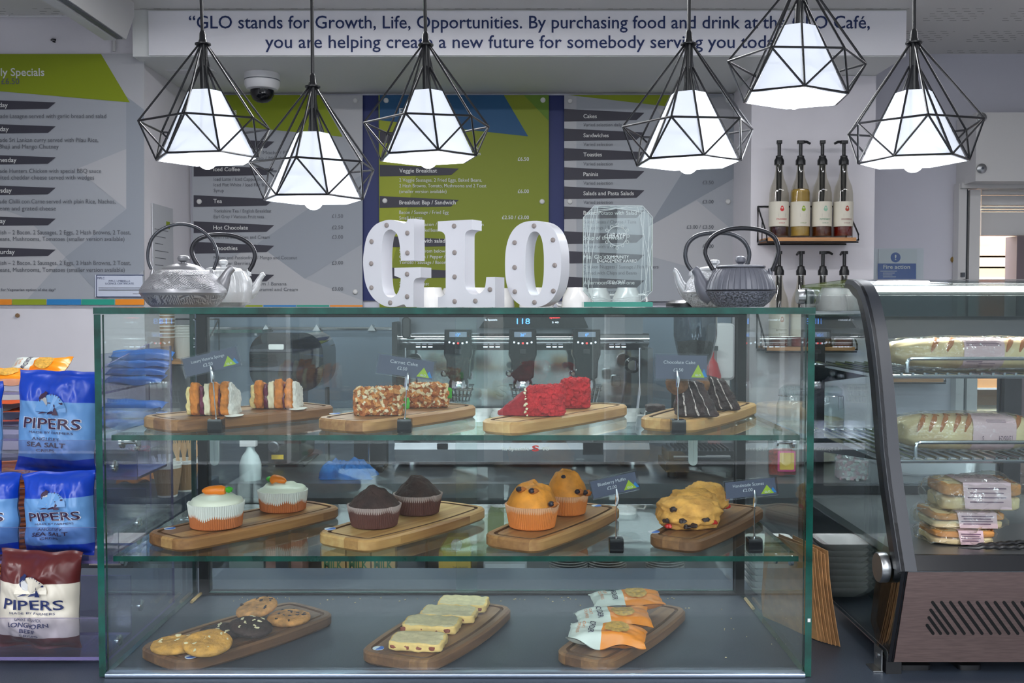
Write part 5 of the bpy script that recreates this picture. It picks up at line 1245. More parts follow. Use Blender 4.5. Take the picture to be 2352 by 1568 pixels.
# ---------------------------------------------------------------- marquee letters
m_letter = M('white letter paint', (216, 216, 222), .4)
m_ledhole = M('letter bulb socket', (150, 140, 136), .4)
def spline(pts, n=6):
    """closed Catmull-Rom through pts; a point given as (x, y, 1) is a sharp corner"""
    out = []; N = len(pts)
    for i in range(N):
        p1, p2 = pts[i], pts[(i + 1) % N]
        if len(p1) > 2 and len(p2) > 2: out.append(p1[:2]); continue
        p0 = pts[i - 1] if len(p1) == 2 else (2 * p1[0] - p2[0], 2 * p1[1] - p2[1]); p3 = pts[(i + 2) % N] if len(p2) == 2 else (2 * p2[0] - p1[0], 2 * p2[1] - p1[1])
        for s_ in range(n):
            t_ = s_ / n; q_ = []
            for c in (0, 1):
                q_.append(.5 * ((2 * p1[c]) + (-p0[c] + p2[c]) * t_ + (2 * p0[c] - 5 * p1[c] + 4 * p2[c] - p3[c]) * t_ ** 2 + (-p0[c] + 3 * p1[c] - 3 * p2[c] + p3[c]) * t_ ** 3))
            out.append(tuple(q_))
    return out
Gp = spline([(.63, 1, 1), (.63, .53, 1), (.47, .53, 1), (.455, .72), (.42, .84), (.34, .89), (.265, .84), (.235, .70), (.228, .5), (.235, .3), (.26, .17), (.33, .11), (.41, .14), (.455, .22), (.468, .33, 1), (.39, .36, 1), (.39, .45, 1), (.71, .45, 1), (.71, .335, 1), (.655, .325), (.625, .29), (.62, .22, 1), (.62, 0, 1), (.535, 0, 1), (.505, .03), (.46, .02), (.37, 0), (.25, .02), (.12, .11), (.03, .27), (0, .48), (.008, .64), (.05, .82), (.14, .94), (.25, .99), (.35, 1.0), (.45, .975), (.51, .955), (.545, .975), (.555, 1, 1)])
Lp = spline([(0, 1, 1), (.41, 1, 1), (.41, .885, 1), (.36, .875), (.33, .84), (.325, .77, 1), (.325, .32, 1), (.335, .22), (.38, .16), (.45, .145), (.52, .17), (.56, .23), (.575, .34, 1), (.675, .34, 1), (.675, 0, 1), (0, 0, 1), (0, .115, 1), (.05, .125), (.085, .155), (.095, .22, 1), (.095, .77, 1), (.085, .84), (.05, .875), (0, .885, 1)])
def ring(cx, cz, rx, rz_, n=2.6, N=72):
    o_ = []
    for i in range(N):
        t_ = 2 * math.pi * i / N; c, s_ = math.cos(t_), math.sin(t_); o_.append((cx + rx * math.copysign(abs(c) ** (2 / n), c), cz + rz_ * math.copysign(abs(s_) ** (2 / n), s_)))
    return o_
def marquee(name, lb, x0, D, ang, build, holes, hpx=196, yb=704.5):
    k = D / F; H = hpx * k; T = thing(name, lb, 'letter', (SX(x0, D), D, ZT + .0004), -ang, 'marquee letters on the case')
    sx_ = H / math.cos(ang)
    mb = MB(); build(mb, sx_, H); mb.build('letter_body', m_letter, T, world=False, sharp=40)
    for hx_, hz_ in holes:
        MB().lathe([(0, 0), (.0036, 0), (.0036, .0012), (.0018, .0028), (0, .0028)], 12, (hx_ * sx_, -.0002, hz_ * H), axis='y').build('bulb_socket', m_ledhole, T, world=False)
LT = .027
def bodyG(mb, sx_, H): mb.prism([(x * sx_, z * H) for x, z in Gp], 0, LT, 'y')
def bodyL(mb, sx_, H): mb.prism([(x * sx_, z * H) for x, z in Lp], 0, LT, 'y')
def bodyO(mb, sx_, H):
    o_, i_ = ring(.322, .5, .322, .5, 2.5), ring(.345, .5, .106, .376, 2.5); N = 72
    v = [(x * sx_, y, z * H) for y in (0, LT) for r_ in (o_, i_) for x, z in r_]
    f = []
    for i in range(N):
        j = (i + 1) % N
        f += [(i, j, N + j, N + i), (2 * N + i, 3 * N + i, 3 * N + j, 2 * N + j), (i, 2 * N + i, 2 * N + j, j), (N + i, N + j, 3 * N + j, 3 * N + i)]
    mb.add(v, f)
AL = R(30)
marquee('letter_g', 'white marquee letter G standing on the glass case', 835, 1.50, AL, bodyG, ((.30, .94), (.11, .76), (.105, .505), (.105, .225), (.34, .05), (.553, .84), (.553, .615), (.548, .375), (.548, .12)))
marquee('letter_l', 'white marquee letter L between the G and O', 1006, 1.50, AL, bodyL, ((.2, .935), (.205, .63), (.205, .35), (.205, .065), (.45, .07), (.62, .2)))
marquee('letter_o', 'white marquee letter O beside the glass award', 1160, 1.50, AL, bodyO, ((.34, .94), (.115, .755), (.555, .77), (.115, .465), (.575, .48), (.118, .18), (.56, .185), (.345, .055)), 194)

# ---------------------------------------------------------------- teapots
m_tp1 = M('silver glazed iron', (148, 148, 152), .35, .5)
m_tp1d = M('silver pattern groove', (128, 128, 134), .45, .4)
m_tp2 = M('white glazed iron', (208, 210, 212), .3, .15, bump=(180, .3))
m_tp3 = M('grey enamelled iron', (104, 106, 116), .42, .1)
m_tp3b = M('grey hammered iron', (98, 100, 110), .5, .1, nz=(380, .4, .3), bump=(380, 1.0, .003))
m_tp4 = M('pale silver iron', (190, 192, 196), .35, .3)
m_tp4b = M('pale embossed iron', (184, 186, 190), .4, .3, nz=(420, .2, .3), bump=(420, .8, .003))
# basket-weave emboss
m_weave = M('woven emboss', (170, 170, 174), .38, .45)
t = m_weave.node_tree; p = t.nodes['Principled BSDF']; tcn = t.nodes.new('ShaderNodeTexCoord'); vo = t.nodes.new('ShaderNodeTexVoronoi'); vo.inputs['Scale'].default_value = 150; vo.distance = 'CHEBYCHEV'
wv = t.nodes.new('ShaderNodeTexWave'); wv.inputs['Scale'].default_value = 150; wv.inputs['Distortion'].default_value = 0; wv.bands_direction = 'DIAGONAL'
ro = t.nodes.new('ShaderNodeVectorRotate'); ro.rotation_type = 'AXIS_ANGLE'; ro.inputs['Axis'].default_value = (0, 1, 0)
sep = t.nodes.new('ShaderNodeSeparateColor'); sn = t.nodes.new('ShaderNodeMath'); sn.operation = 'SNAP'; sn.inputs[1].default_value = .333; mu = t.nodes.new('ShaderNodeMath'); mu.operation = 'MULTIPLY'; mu.inputs[1].default_value = 3.14
L_ = t.links.new; L_(tcn.outputs['Object'], vo.inputs['Vector']); L_(vo.outputs['Color'], sep.inputs[0]); L_(sep.outputs[0], sn.inputs[0]); L_(sn.outputs[0], mu.inputs[0]); L_(mu.outputs[0], ro.inputs['Angle']); L_(tcn.outputs['Object'], ro.inputs['Vector']); L_(ro.outputs[0], wv.inputs['Vector'])
rp = t.nodes.new('ShaderNodeValToRGB'); rp.color_ramp.elements[0].position = .4; rp.color_ramp.elements[0].color = rgb((120, 120, 126)); rp.color_ramp.elements[1].position = .55; rp.color_ramp.elements[1].color = rgb((184, 184, 187)); L_(wv.outputs['Fac'], rp.inputs[0]); L_(rp.outputs[0], p.inputs['Base Color'])
bm_ = t.nodes.new('ShaderNodeBump'); bm_.inputs['Strength'].default_value = .5; bm_.inputs['Distance'].default_value = .001; L_(wv.outputs['Fac'], bm_.inputs['Height']); L_(bm_.outputs[0], p.inputs['Normal'])

def cat(P, n):
    out = []; N = len(P); P = [tuple(q_) for q_ in P]
    for i in range(N - 1):
        a, b__, c, d = P[max(i - 1, 0)], P[i], P[i + 1], P[min(i + 2, N - 1)]
        for s_ in range(n):
            t_ = s_ / n; out.append(tuple(.5 * (2 * b__[m_] + (c[m_] - a[m_]) * t_ + (2 * a[m_] - 5 * b__[m_] + 4 * c[m_] - d[m_]) * t_ ** 2 + (3 * b__[m_] - a[m_] - 3 * c[m_] + d[m_]) * t_ ** 3) for m_ in range(len(P[0]))))
    return out + [P[-1]]
def teapot(lb, x, D, unit, ang, prof, mi, mats, lidp, knob, spout, handle, lugs, hm, ribs=None, lidm=None, hr=3.8):
    k = D / F * unit; T = thing('teapot', lb, 'teapot', (SX(x, D), D, ZT + .0004), ang, 'teapots on the case')
    s = lambda pr: [(r_ * k, z * k) for r_, z in pr]
    mod = None; n_ = 64
    if ribs:
        n_ = 216
        def mod(t_, r_, z, j):
            i = int(round(t_ * n_ / (2 * math.pi))); 
            return (r_ * (1 - (.022 if i % 6 == 0 else .0)) if ribs[0] <= j <= ribs[1] else r_), z
    MB().lathe(s(prof), n_, (0, 0, 0), mi, mod).build('body', mats, T, world=False, sharp=30 if not ribs else 22)
    MB().lathe(s(lidp), 48).build('lid', lidm or mats[0], T, world=False, sharp=40)
    MB().lathe(s(knob), 24).build('lid_knob', lidm or mats[0], T, world=False)
    spout = cat(spout, 4); handle = cat(handle, 4)
    pts = [(a * k, 0, b__ * k) for a, b__, r_ in spout]
    MB().tube(pts, [r_ * k for _, _, r_ in spout], 18).build('spout', mats[0], T, world=False, sharp=60)
    MB().tube([(a * k, 0, b__ * k) for a, b__ in handle], hr * k, 12, flat=1.3).build('handle', hm, T, world=False, sharp=60)
    for sx_, a, b__ in lugs:
        MB().tube([(a * k, 0, (b__ - 7) * k), (a * k, 0, b__ * k), ((a + sx_ * 2) * k, 0, (b__ + 8) * k)], [6 * k, 5 * k, 3 * k], 10).build('handle_lug', mats[0], T, world=False)
def hoop(w_, z0, zt_, n=22, lean=0, p=2.0, drop=.0):
    res = []
    for i in range(n + 1):
        t_ = R(-18 + 216 * i / n) if drop else math.pi * i / n
        c, s_ = math.cos(t_), math.sin(t_)
        res.append((math.copysign(abs(c) ** (2 / p), c) * w_ * (1 if s_ >= 0 else .86 + .14 * c * c), z0 + (s_ if s_ < 0 else abs(s_) ** (2 / p)) * (zt_ - z0) + lean * c))
    return res
# units are photograph pixels at the pot's distance
m_hand = M('dark handle iron', (70, 72, 78), .3, .6); m_handb = M('black handle iron', (38, 38, 44), .28, .3)
teapot('silver round teapot with woven emboss, tall hoop handle, in front', 423, 1.55, 1, R(12),
       [(0, 0), (70, 0), (78, 6), (93, 26), (97, 32), (96, 40), (88, 52), (72, 72), (58, 82), (50, 84)], [0, 0, 1, 0, 0, 1, 1, 1, 0], [m_tp1, m_weave],
       [(50, 83), (44, 90), (26, 97), (10, 100), (0, 100)], [(6, 99), (5, 102), (12, 106), (14, 111), (12, 116), (5, 118), (0, 118)],
       [(70, 34, 25), (80, 46, 21), (90, 62, 14), (96, 76, 10), (104, 86, 9), (110, 91, 8)], [(-70, 86), (-76, 104), (-76, 130), (-66, 158), (-44, 178), (-10, 189), (24, 184), (52, 166), (70, 140), (75, 112), (66, 86)], [(1, -68, 78), (-1, 62, 78)], m_hand, None)
teapot('white ribbed teapot standing behind the silver round teapot', 515, 1.69, 1, R(8),
       [(0, 0), (44, 0), (60, 10), (66, 30), (66, 33), (66, 38), (62, 62), (52, 80), (40, 84)], 0, [m_tp2],
       [(42, 83), (38, 88), (20, 91), (0, 92)], [(5, 91), (5, 95), (10, 99), (10, 105), (5, 108), (0, 108)],
       [(50, 28, 16), (62, 34, 14), (72, 46, 10), (78, 60, 7), (86, 72, 6), (91, 76, 5)], [(-50, 84), (-66, 110), (-70, 130), (-62, 148), (-42, 160), (-8, 165), (30, 160), (58, 144), (70, 122), (66, 100), (56, 82)], [(1, -50, 78), (-1, 56, 78)], m_handb, (5, 7))
teapot('dark grey ribbed teapot in front, spout pointing left', 1700, 1.55, 1, R(180 - 14),
       [(0, 0), (52, 0), (66, 12), (80, 34), (81, 36), (78, 38), (80, 40), (76, 56), (66, 76), (54, 88), (50, 90)], [0, 1, 1, 0, 2, 0, 0, 0, 0, 0], [m_tp3, m_tp3b, m_handb],
       [(56, 90), (56, 93), (46, 95), (14, 97), (0, 97)], [(6, 96), (6, 99), (11, 103), (12, 108), (10, 114), (4, 117), (0, 117)],
       [(62, 22, 20), (76, 34, 22), (88, 54, 17), (95, 74, 11), (101, 84, 10), (105, 88, 9)], [(-70, 82), (-78, 104), (-83, 130), (-74, 158), (-46, 174), (-8, 180), (30, 177), (60, 164), (76, 144), (80, 126), (72, 104), (62, 86)], [(1, -66, 80), (-1, 60, 82)], m_handb, (6, 9), hr=5.2)
teapot('pale silver teapot behind the dark grey teapot', 1640, 1.70, 1, R(180 - 10),
       [(0, 0), (50, 0), (62, 12), (70, 30), (72, 33), (70, 37), (60, 60), (46, 78), (40, 82)], [0, 1, 1, 0, 0, 1, 1, 0], [m_tp4, m_tp4b],
       [(42, 82), (38, 88), (22, 92), (0, 93)], [(6, 92), (6, 96), (12, 100), (11, 106), (5, 108), (0, 108)],
       [(54, 26, 17), (66, 36, 15), (78, 54, 11), (84, 72, 8), (90, 82, 7), (93, 84, 6)], [(-66, 84), (-76, 106), (-76, 130), (-62, 152), (-36, 166), (0, 169), (36, 164), (58, 148), (66, 124), (62, 100), (52, 84)], [(1, -60, 78), (-1, 52, 78)], m_hand, None)
g_ = W(1575, 690, 1.74)
o = MB().lathe([(0, 0), (.034, 0), (.034, .006), (.024, .011), (0, .0125)], 28).build('black_lid', m_black); o.location = (g_.x, 1.742, ZT + .0005); tag(o, 'flat black lid lying behind the pale silver teapot', 'lid')

# ---------------------------------------------------------------- glass award
m_award = glassmat('award glass', (236, 244, 244), .05)
m_etch = M('etched glass', (206, 216, 216), .8)
aw = 1.60
T = thing('glass_award', 'octagonal etched glass award on a green glass base', 'award', (SX(1417, aw), aw, ZT + .0004))
zb_ = ZT + .0004
MB().box(SX(1339, aw), SX(1495, aw), aw - .02, aw + .03, zb_, zb_ + .008).build('base', [glassmat('green base glass', (120, 206, 190), .06)], T)
MB().prism(rrect(SX(1339, aw), SX(1495, aw), zb_ + .0002, zb_ + .0078, .001, 1), aw - .0204, aw - .0201, 'y').build('base_edge', M('teal glass edge', (60, 150, 134), .15), T)
def az(y): return zb_ + .008 + (693 - y) * aw / F
oct_ = [(1364, 693), (1470, 693), (1497, 668), (1497, 500), (1474, 474), (1364, 474), (1339, 500), (1339, 668)]
MB().prism([(SX(x, aw), az(y)) for x, y in oct_], aw - .004, aw + .008, 'y', 0, 0).build('plaque', m_award, T)
# cut facets round the rim
fc_ = [((1341, 500), (1352, 690)), ((1345, 500), (1362, 690)), ((1339, 600), (1366, 478)), ((1342, 668), (1358, 480)), ((1350, 668), (1372, 476)), ((1366, 476), (1470, 486)), ((1366, 484), (1474, 476)), ((1360, 490), (1440, 476)), ((1400, 476), (1480, 490)),
       ((1364, 691), (1470, 680)), ((1356, 684), (1440, 691)), ((1390, 691), (1484, 676)), ((1362, 680), (1420, 691)), ((1430, 691), (1490, 668)), ((1492, 500), (1480, 690)), ((1486, 486), (1492, 668)), ((1470, 476), (1486, 690)), ((1478, 480), (1470, 690)), ((1496, 560), (1474, 690)), ((1462, 476), (1496, 620))]
for (xa_, ya), (xb_, yb) in fc_:
    MB().tube([(SX(xa_, aw), aw - .0044, az(ya)), (SX(xb_, aw), aw - .0044, az(yb))], .0004, 5).build('cut_line', m_etch, T)
for i in range(8):
    a, b__ = oct_[i], oct_[(i + 1) % 8]; MB().tube([(SX(a[0], aw), aw - .0042, az(a[1])), (SX(b__[0], aw), aw - .0042, az(b__[1]))], .0005, 5).build('edge_line', m_etch, T)
mb = MB(); yy = aw - .0048
mb.cut().text('#R4YP', SX(1416, aw), az(548), .0085, yy, .027, 'C', bold=.02)
mb.cut().text('COMMUNITY', SX(1416, aw), az(594), .0048, yy, .038, 'C', bold=.01); mb.cut().text('ENGAGEMENT AWARD', SX(1416, aw), az(603), .0048, yy, .064, 'C', bold=.01); mb.cut().text('GLO CAF\u00c9', SX(1414, aw), az(651), .0045, yy, .03, 'C', bold=.008)
mb.build('etched_lettering', m_etch, T, flat=True)
for i in range(12):
    a = R(30 * i); r0 = 25 + (2 if i % 2 else 0)
    c = (SX(1416 + r0 * math.cos(a), aw), yy, az(543 - r0 * math.sin(a)))
    if i % 2 == 0 or True: MB().tube([(c[0] + .0022 * math.cos(R(q_ * 45)), yy, c[2] + .0022 * math.sin(R(q_ * 45))) for q_ in range(8)], .0005, 4, closed=True).build('emblem_dot', m_etch, T)
MB().tube([(SX(1416 + 22 * math.cos(R(10 * i)), aw), yy, az(543 - 22 * math.sin(R(10 * i)))) for i in range(36)], .0006, 4, closed=True).build('emblem_ring', m_etch, T)

# ---------------------------------------------------------------- crisp stand on the left
PE = [m_perspex, m_perspexedge]
st = thing('acrylic_stand', 'clear three tier acrylic stand holding crisp packets', 'display stand', (-.75, 1.5, Z0))
XS0, XS1 = -1.05, -.600
zt1, zt2, zt3 = SZ(1085, 1.63), SZ(1274, 1.543), SZ(1488, 1.478)
for zf, ylip, d0, d1 in ((zt1, 1010, 1.588, 1.72), (zt2, 1210, 1.508, 1.62), (zt3, 1418, 1.441, 1.55)):
    MB().pane(XS0, XS1, d0, d1, zf - .004, zf, 'z').build('tier_floor', PE, st)
    MB().pane(XS0, XS1, d0 - .0035, d0 - .0003, zf - .004, SZ(ylip, d0), 'y').build('tier_lip', PE, st)
    MB().pane(XS0, XS1, d1 + .0003, d1 + .0035, zf - .004, zf + .09, 'y').build('tier_back', PE, st)
sp_ = [(1.437, Z0 + .0005), (1.74, Z0 + .0005), (1.74, SZ(796, 1.70)), (1.437, SZ(796, 1.70))]
for x in (XS1 + .0005, XS0 - .0045): MB().prism([(a, b) for a, b in sp_], x, x + .004, 'x', 1, 0).build('side_panel', PE, st)
for px_, py_ in ((258, 1070), (311, 1022), (311, 1200), (311, 1256), (313, 1390), (262, 1470)):
    D_ = (XS1 + .005) * F / (px_ - 1176); q_ = W(px_, py_, D_)
    MB().lathe([(0, 0), (.009, 0), (.009, .003), (.006, .005), (0, .005)], 18, (XS1 + .0045, q_.y, q_.z), axis='x').build('standoff_screw', m_chrome, st)

m_cb = M('royal blue foil', (16, 66, 186), .32, spec=.6); m_cl = M('pale blue foil', (104, 154, 208), .36, spec=.6)
m_cm = M('maroon foil', (92, 34, 34), .32, spec=.6); m_cc = M('cream foil', (224, 216, 200), .38, spec=.6)
m_ink = M('plum print', (58, 34, 64), .5); m_ink2 = M('blue ink print', (34, 46, 96), .5); m_hal = M('lettering outline print', (226, 230, 240), .5)
def crisps(lb, x0, x1, yt, yb, D, dark, light, ink, l1, l2, seed, tilt=R(-6), roll=0, skew=0, halo=True, l3=None):
    k = D / F; w_, h_ = (x1 - x0) * k, (yb - yt) * k; b = W((x0 + x1) / 2, yb, D)
    T, on = packet('crisp_packet', lb, 'crisps', w_, h_, .026, lambda u, v: 1 if -.72 < v < .39 else 0, [dark, light], (b.x, b.y, b.z), (tilt, roll, 0), 'crisp packets in the stand', seed, 48, 56, 1.45, skew)
    # half-moon emblem with a piper's head in profile
    def patch(pts, m_, nm, lift=0.0, n=1):
        mb = MB()
        for a in pts:
            mb.cut().add([on(x * w_, z * h_) - Vector((0, lift, 0)) for x, z in a], [tuple(range(len(a)))])
        mb.build(nm, m_, T, world=False, flat=True)
    cx, cz, r_ = 0.0, .60, .20
    fan = []
    for i in range(12):
        a0, a1 = R(180 * i / 12), R(180 * (i + 1) / 12); fan.append([(cx, cz), (cx + r_ * math.cos(a0), cz + r_ * .86 * math.sin(a0)), (cx + r_ * math.cos(a1), cz + r_ * .86 * math.sin(a1))])
    mb = MB()
    for a in fan: mb.add([on(x * w_, z * h_) - Vector((0, .0012, 0)) for x, z in a], [(0, 1, 2)])
    mb.build('emblem_disc', light, T, world=False, flat=True)
    L_ = .0026
    head = [(-.10, .64), (-.045, .63), (-.035, .655), (-.03, .67), (-.022, .675), (-.032, .70), (-.045, .735), (-.085, .745), (-.12, .725), (-.125, .69), (-.115, .66)]
    hair = [[(-.13, .715), (-.06, .745), (-.05, .775), (-.09, .79), (-.135, .765), (-.15, .73)], [(-.15, .73), (-.125, .70), (-.12, .66), (-.145, .69)], [(-.09, .79), (-.05, .775), (-.04, .79), (-.08, .805)]]
    should = [[(-.16, .575), (-.10, .60), (-.09, .64), (-.07, .62), (-.05, .59)], [(-.03, .575), (.0, .60), (.05, .61), (.07, .585)], [(.05, .57), (.065, .64), (.085, .64), (.12, .57)]]
    flute = [[(-.025, .683), (.16, .672), (.165, .69), (-.025, .692)], [(.05, .672), (.06, .645), (.075, .645), (.07, .672)]]
    rays = [[(.02 + .135 * math.cos(R(a)), .62 + .14 * math.sin(R(a))), (.02 + .155 * math.cos(R(a)), .62 + .16 * math.sin(R(a))), (.02 + .155 * math.cos(R(a + 3)), .62 + .16 * math.sin(R(a + 3))), (.02 + .135 * math.cos(R(a + 3)), .62 + .14 * math.sin(R(a + 3)))] for a in range(25, 100, 14)]
    patch(hair + should + flute + rays, ink, 'emblem_print', L_)
    patch([head], M('emblem face print', tuple(180 if light is m_cl else 216 for _ in range(3)), .5), 'emblem_face', L_ * 1.1)
    mb = MB()
    if halo: mb.text('PIPERS', .01 * w_, .435 * h_, .098 * h_, 0, w_ * .76, 'C', bold=.035, f=lambda x, z: on(x, z)); mb.build('brand_halo', m_hal, T, world=False, flat=True)
    mb = MB().text('PIPERS', .01 * w_, .435 * h_, .098 * h_, 0, w_ * .74, 'C', bold=.012, f=lambda x, z: on(x, z) - Vector((0, .0008, 0))); mb.build('brand_lettering', ink, T, world=False, flat=True)
    mb = MB().cut().text('MADE BY FARMERS', .01 * w_, .385 * h_, .022 * h_, 0, w_ * .56, 'C', f=on)
    lines = [(l1, .318, .030, .36, 0), (l2, .258, .042, .50, .015)] + ([(l3, .200, .040, .22, .012)] if l3 else []) + [('CRISPS', .212 if not l3 else .155, .027, .24, 0)]
    for s_, z, hh, ww, bo_ in lines: mb.cut().text(s_, -.04 * w_, z * h_, hh * h_, 0, w_ * ww, 'C', bold=bo_, f=on)
    mb.build('flavour_lettering', ink, T, world=False, flat=True)
    mb = MB().text('40g', .0, .05 * h_, .02 * h_, 0, None, 'C', f=on); mb.build('weight_lettering', m_navy, T, world=False, flat=True)
crisps('blue sea salt crisp packet alone on the top tier', 34, 216, 850, 1083, 1.63, m_cb, m_cl, m_ink, 'ANGLESEY', 'SEA SALT', 3, R(-4), R(3), -.02)
crisps('blue crisp packet at the edge of the top tier', -190, 6, 870, 1083, 1.63, m_cb, m_cl, m_ink, 'ANGLESEY', 'SEA SALT', 6, R(-4))
crisps('blue sea salt crisp packet on the middle tier', 58, 222, 1082, 1272, 1.543, m_cb, m_cl, m_ink, 'ANGLESEY', 'SEA SALT', 11, R(-4), R(-2), .0)
crisps('blue crisp packet cut by frame on the middle tier', -120, 44, 1086, 1272, 1.543, m_cb, m_cl, m_ink, 'ANGLESEY', 'SEA SALT', 17, R(-4))
crisps('maroon and cream beef crisp packet on the bottom tier', -8, 182, 1264, 1486, 1.478, m_cm, m_cc, m_ink2, 'GREAT BERWICK', 'LONGHORN', 23, R(-4), R(2), -.015, False, 'BEEF')

# second acrylic riser on the return counter with chocolate bars
ris = thing('acrylic_riser', 'clear acrylic riser of wrapped bars behind the crisps', 'display stand', (-1.05, 2.3, Z0))
RX0, RX1 = -1.75, -.93
rt = (SZ(893, 2.35), SZ(992, 2.25), SZ(1100, 2.15))
for zf, d0, d1 in ((rt[0], 2.26, 2.52), (rt[1], 2.14, 2.40), (rt[2], 2.02, 2.28)):
    MB().pane(RX0, RX1, d0, d1, zf - .005, zf, 'z').build('tier_floor', PE, ris)
    MB().pane(RX0, RX1, d0 - .0045, d0 - .0003, zf - .005, zf + .03, 'y').build('tier_lip', PE, ris)
for x in (RX1 + .0005, RX0 - .0045): MB().prism([(2.0, Z0 + .0005), (2.54, Z0 + .0005), (2.54, rt[0] + .1), (2.26, rt[0] + .06), (2.0, rt[2] + .05)], x, x + .004, 'x', 1, 0).build('side_panel', PE, ris)
m_barb = M('bar blue foil', (26, 98, 176), .3, spec=.6); m_bark = M('bar dark foil', (52, 36, 40), .3, spec=.6); m_barg = M('bar gold foil', (214, 130, 44), .3, .4); m_barr = M('bar orange print', (220, 96, 48), .5); m_redp = M('red bar print', (206, 40, 40), .45)
def bar(lb, x, y, z, D, w_, col, col2, word, wm, seed, rz=0, grp=''):
    q_ = W(x, y, D)
    T, on = packet('wrapped_bar', lb, 'wrapped bar', w_, .042, .009, lambda u, v: 1 if abs(u) < .45 and abs(v) < .5 else 0, [col, col2], (q_.x, D, z), (R(-90) + R(22), 0, rz), grp, seed, 20, 10, 1.2)
    if not word: return
    mb = MB().text(word, 0, .012, .017, 0, w_ * .62, 'C', bold=.02, f=on); mb.build('lettering', wm, T, world=False, flat=True)
ordn = ('lowest', 'second', 'third', 'topmost')
for k in range(4): bar('blue wrapped bar, %s of the pile on the top tier of the riser' % ordn[k], 300 + k * 8, 880, rt[0] + .012 + k * .019, 2.38 + .01 * k, .15, m_barb, m_barb, '', m_print_w, k, R(-8 + 5 * k), 'blue bars on the riser')
for k in range(3): bar('blue wrapped bar, %s of the low pile under the tall blue pile' % ordn[k], 280 + k * 10, 980, rt[1] + .012 + k * .018, 2.26 + .01 * k, .15, m_barb, m_barb, '', m_print_w, 9 + k, R(4 - 5 * k), 'blue bars on the middle riser tier')
for k in range(3): bar('dark wrapped bar with orange print, %s in the pile beside the blue crisps' % ordn[k], 20 + k * 6, 980, rt[1] + .012 + k * .019, 2.24 + .01 * k, .16, m_bark, m_barr, '', m_bark, 14 + k, R(3 * k - 4), 'dark bars on the riser')
for k in range(2): bar('gold wrapped twin bar, %s of two beside the paper cups' % ('front', 'rear')[k], 304 + 12 * k, 1090, Z0 + .011 + .002 * k, 2.88 + .055 * k, .10, m_barg, m_barg, 'TWIX', m_redp, 20 + k, 0, 'gold bars on the riser')
for k, (x, y) in enumerate(((20, 880), (70, 864))):
    q_ = W(x, y, 2.40); biscuit_packet('orange and cream biscuit packet, %s, on the riser above the crisps' % ('nearer the frame edge', 'tipped up behind the other')[k], (q_.x, 2.34 + .07 * k, rt[0] + .014 + .012 * k), R(10 - 18 * k), R(20 + 16 * k), 31 + k, 'biscuit packets on the riser', 1.3)
# wicker basket behind the middle tier
m_wick = M('wicker', (188, 110, 52), .7)
T = thing('wicker_basket', 'small orange wicker basket behind the middle tier crisps', 'basket', (SX(44, 1.9), 1.9, Z0))
bk = MB(); zb0, zb1_ = Z0 + .003, SZ(1075, 1.86)
for k in range(22):
    z = zb0 + (zb1_ - zb0) * k / 21; ring_ = [(SX(44, 1.9) + (.045 + .02 * k / 21) * math.cos(R(a)), 1.88 + (.04 + .015 * k / 21) * math.sin(R(a)) + .002 * math.cos(R(a * 9 + 180 * (k % 2))), z) for a in range(0, 360, 12)]
    MB().tube(ring_, .0042, 5, closed=True).build('woven_strand', m_wick, T)
MB().lathe([(0, zb0), (.044, zb0)], 24, (SX(44, 1.9), 1.88, 0)).build('bottom', m_wick, T)
o = MB().box(SX(200, 2.0), SX(275, 2.0), 1.99, 2.13, Z0 + .001, Z0 + .035).build('cream_box', M('cream box', (214, 204, 186), .6)); tag(o, 'flat cream box on the return counter behind the stand', 'box')

# kraft cups with wooden cutlery
m_cupk = M('ripple kraft cup', (166, 132, 100), .8, bump=(200, .3)); m_cupw = M('white cup paper', (228, 228, 224), .6); m_bw = M('birch wood', (222, 178, 128), .7, nz=(40, .1))
def paper_cup(lb, x, yb, D, rt_, h_):
    T = thing('paper_cup', lb, 'paper cup', (SX(x, D), D, Z0 + .0005)); rb = rt_ * .68
    def rip(t_, r_, z, j): return r_ * (1 + .012 * math.cos(t_ * 48)), z
    MB().lathe([(rb * 1.02 + (rt_ - rb) * f_, h_ * (.06 + .84 * f_)) for f_ in (0, .25, .5, .75, 1)], 192, mod=rip, caps=False).build('sleeve', m_cupk, T, world=False, sharp=60)
    MB().lathe([(0, .003), (rb * .97, .003), (rb * .99, 0), (rb * 1.0, h_ * .07), (rt_ * .985, h_ * .9), (rt_ * .99, h_), (rt_ * 1.03, h_ - .002), (rt_ * 1.03, h_ + .002), (rt_ * .96, h_ + .002), (rb * .95, .006), (0, .006)], 40).build('cup_wall', m_cupw, T, world=False)
    return T
paper_cup('ripple kraft paper cup holding sugar sticks in front', 380, 1137, 2.72, .038, .088)
paper_cup('ripple kraft paper cup behind, holding wooden forks', 422, 1128, 2.80, .036, .088)
def fork(lb, x, yt, D, lean, seed):
    o_ = [(-.004, 0), (.004, 0), (.005, .09), (.011, .115), (.012, .150), (.0075, .150), (.0075, .128), (.005, .128), (.005, .150), (.0012, .150), (.0012, .128), (-.0012, .128), (-.0012, .150), (-.005, .150), (-.005, .128), (-.0075, .128), (-.0075, .150), (-.012, .150), (-.011, .115), (-.005, .09)]
    o = MB().prism(o_, -.0009, .0009, 'y').build('wooden_fork', m_bw); o.location = (SX(x, D), D, Z0 + .008); o.rotation_euler = (0, lean, 0); tag(o, lb, 'fork', 'wooden forks in the paper cup')
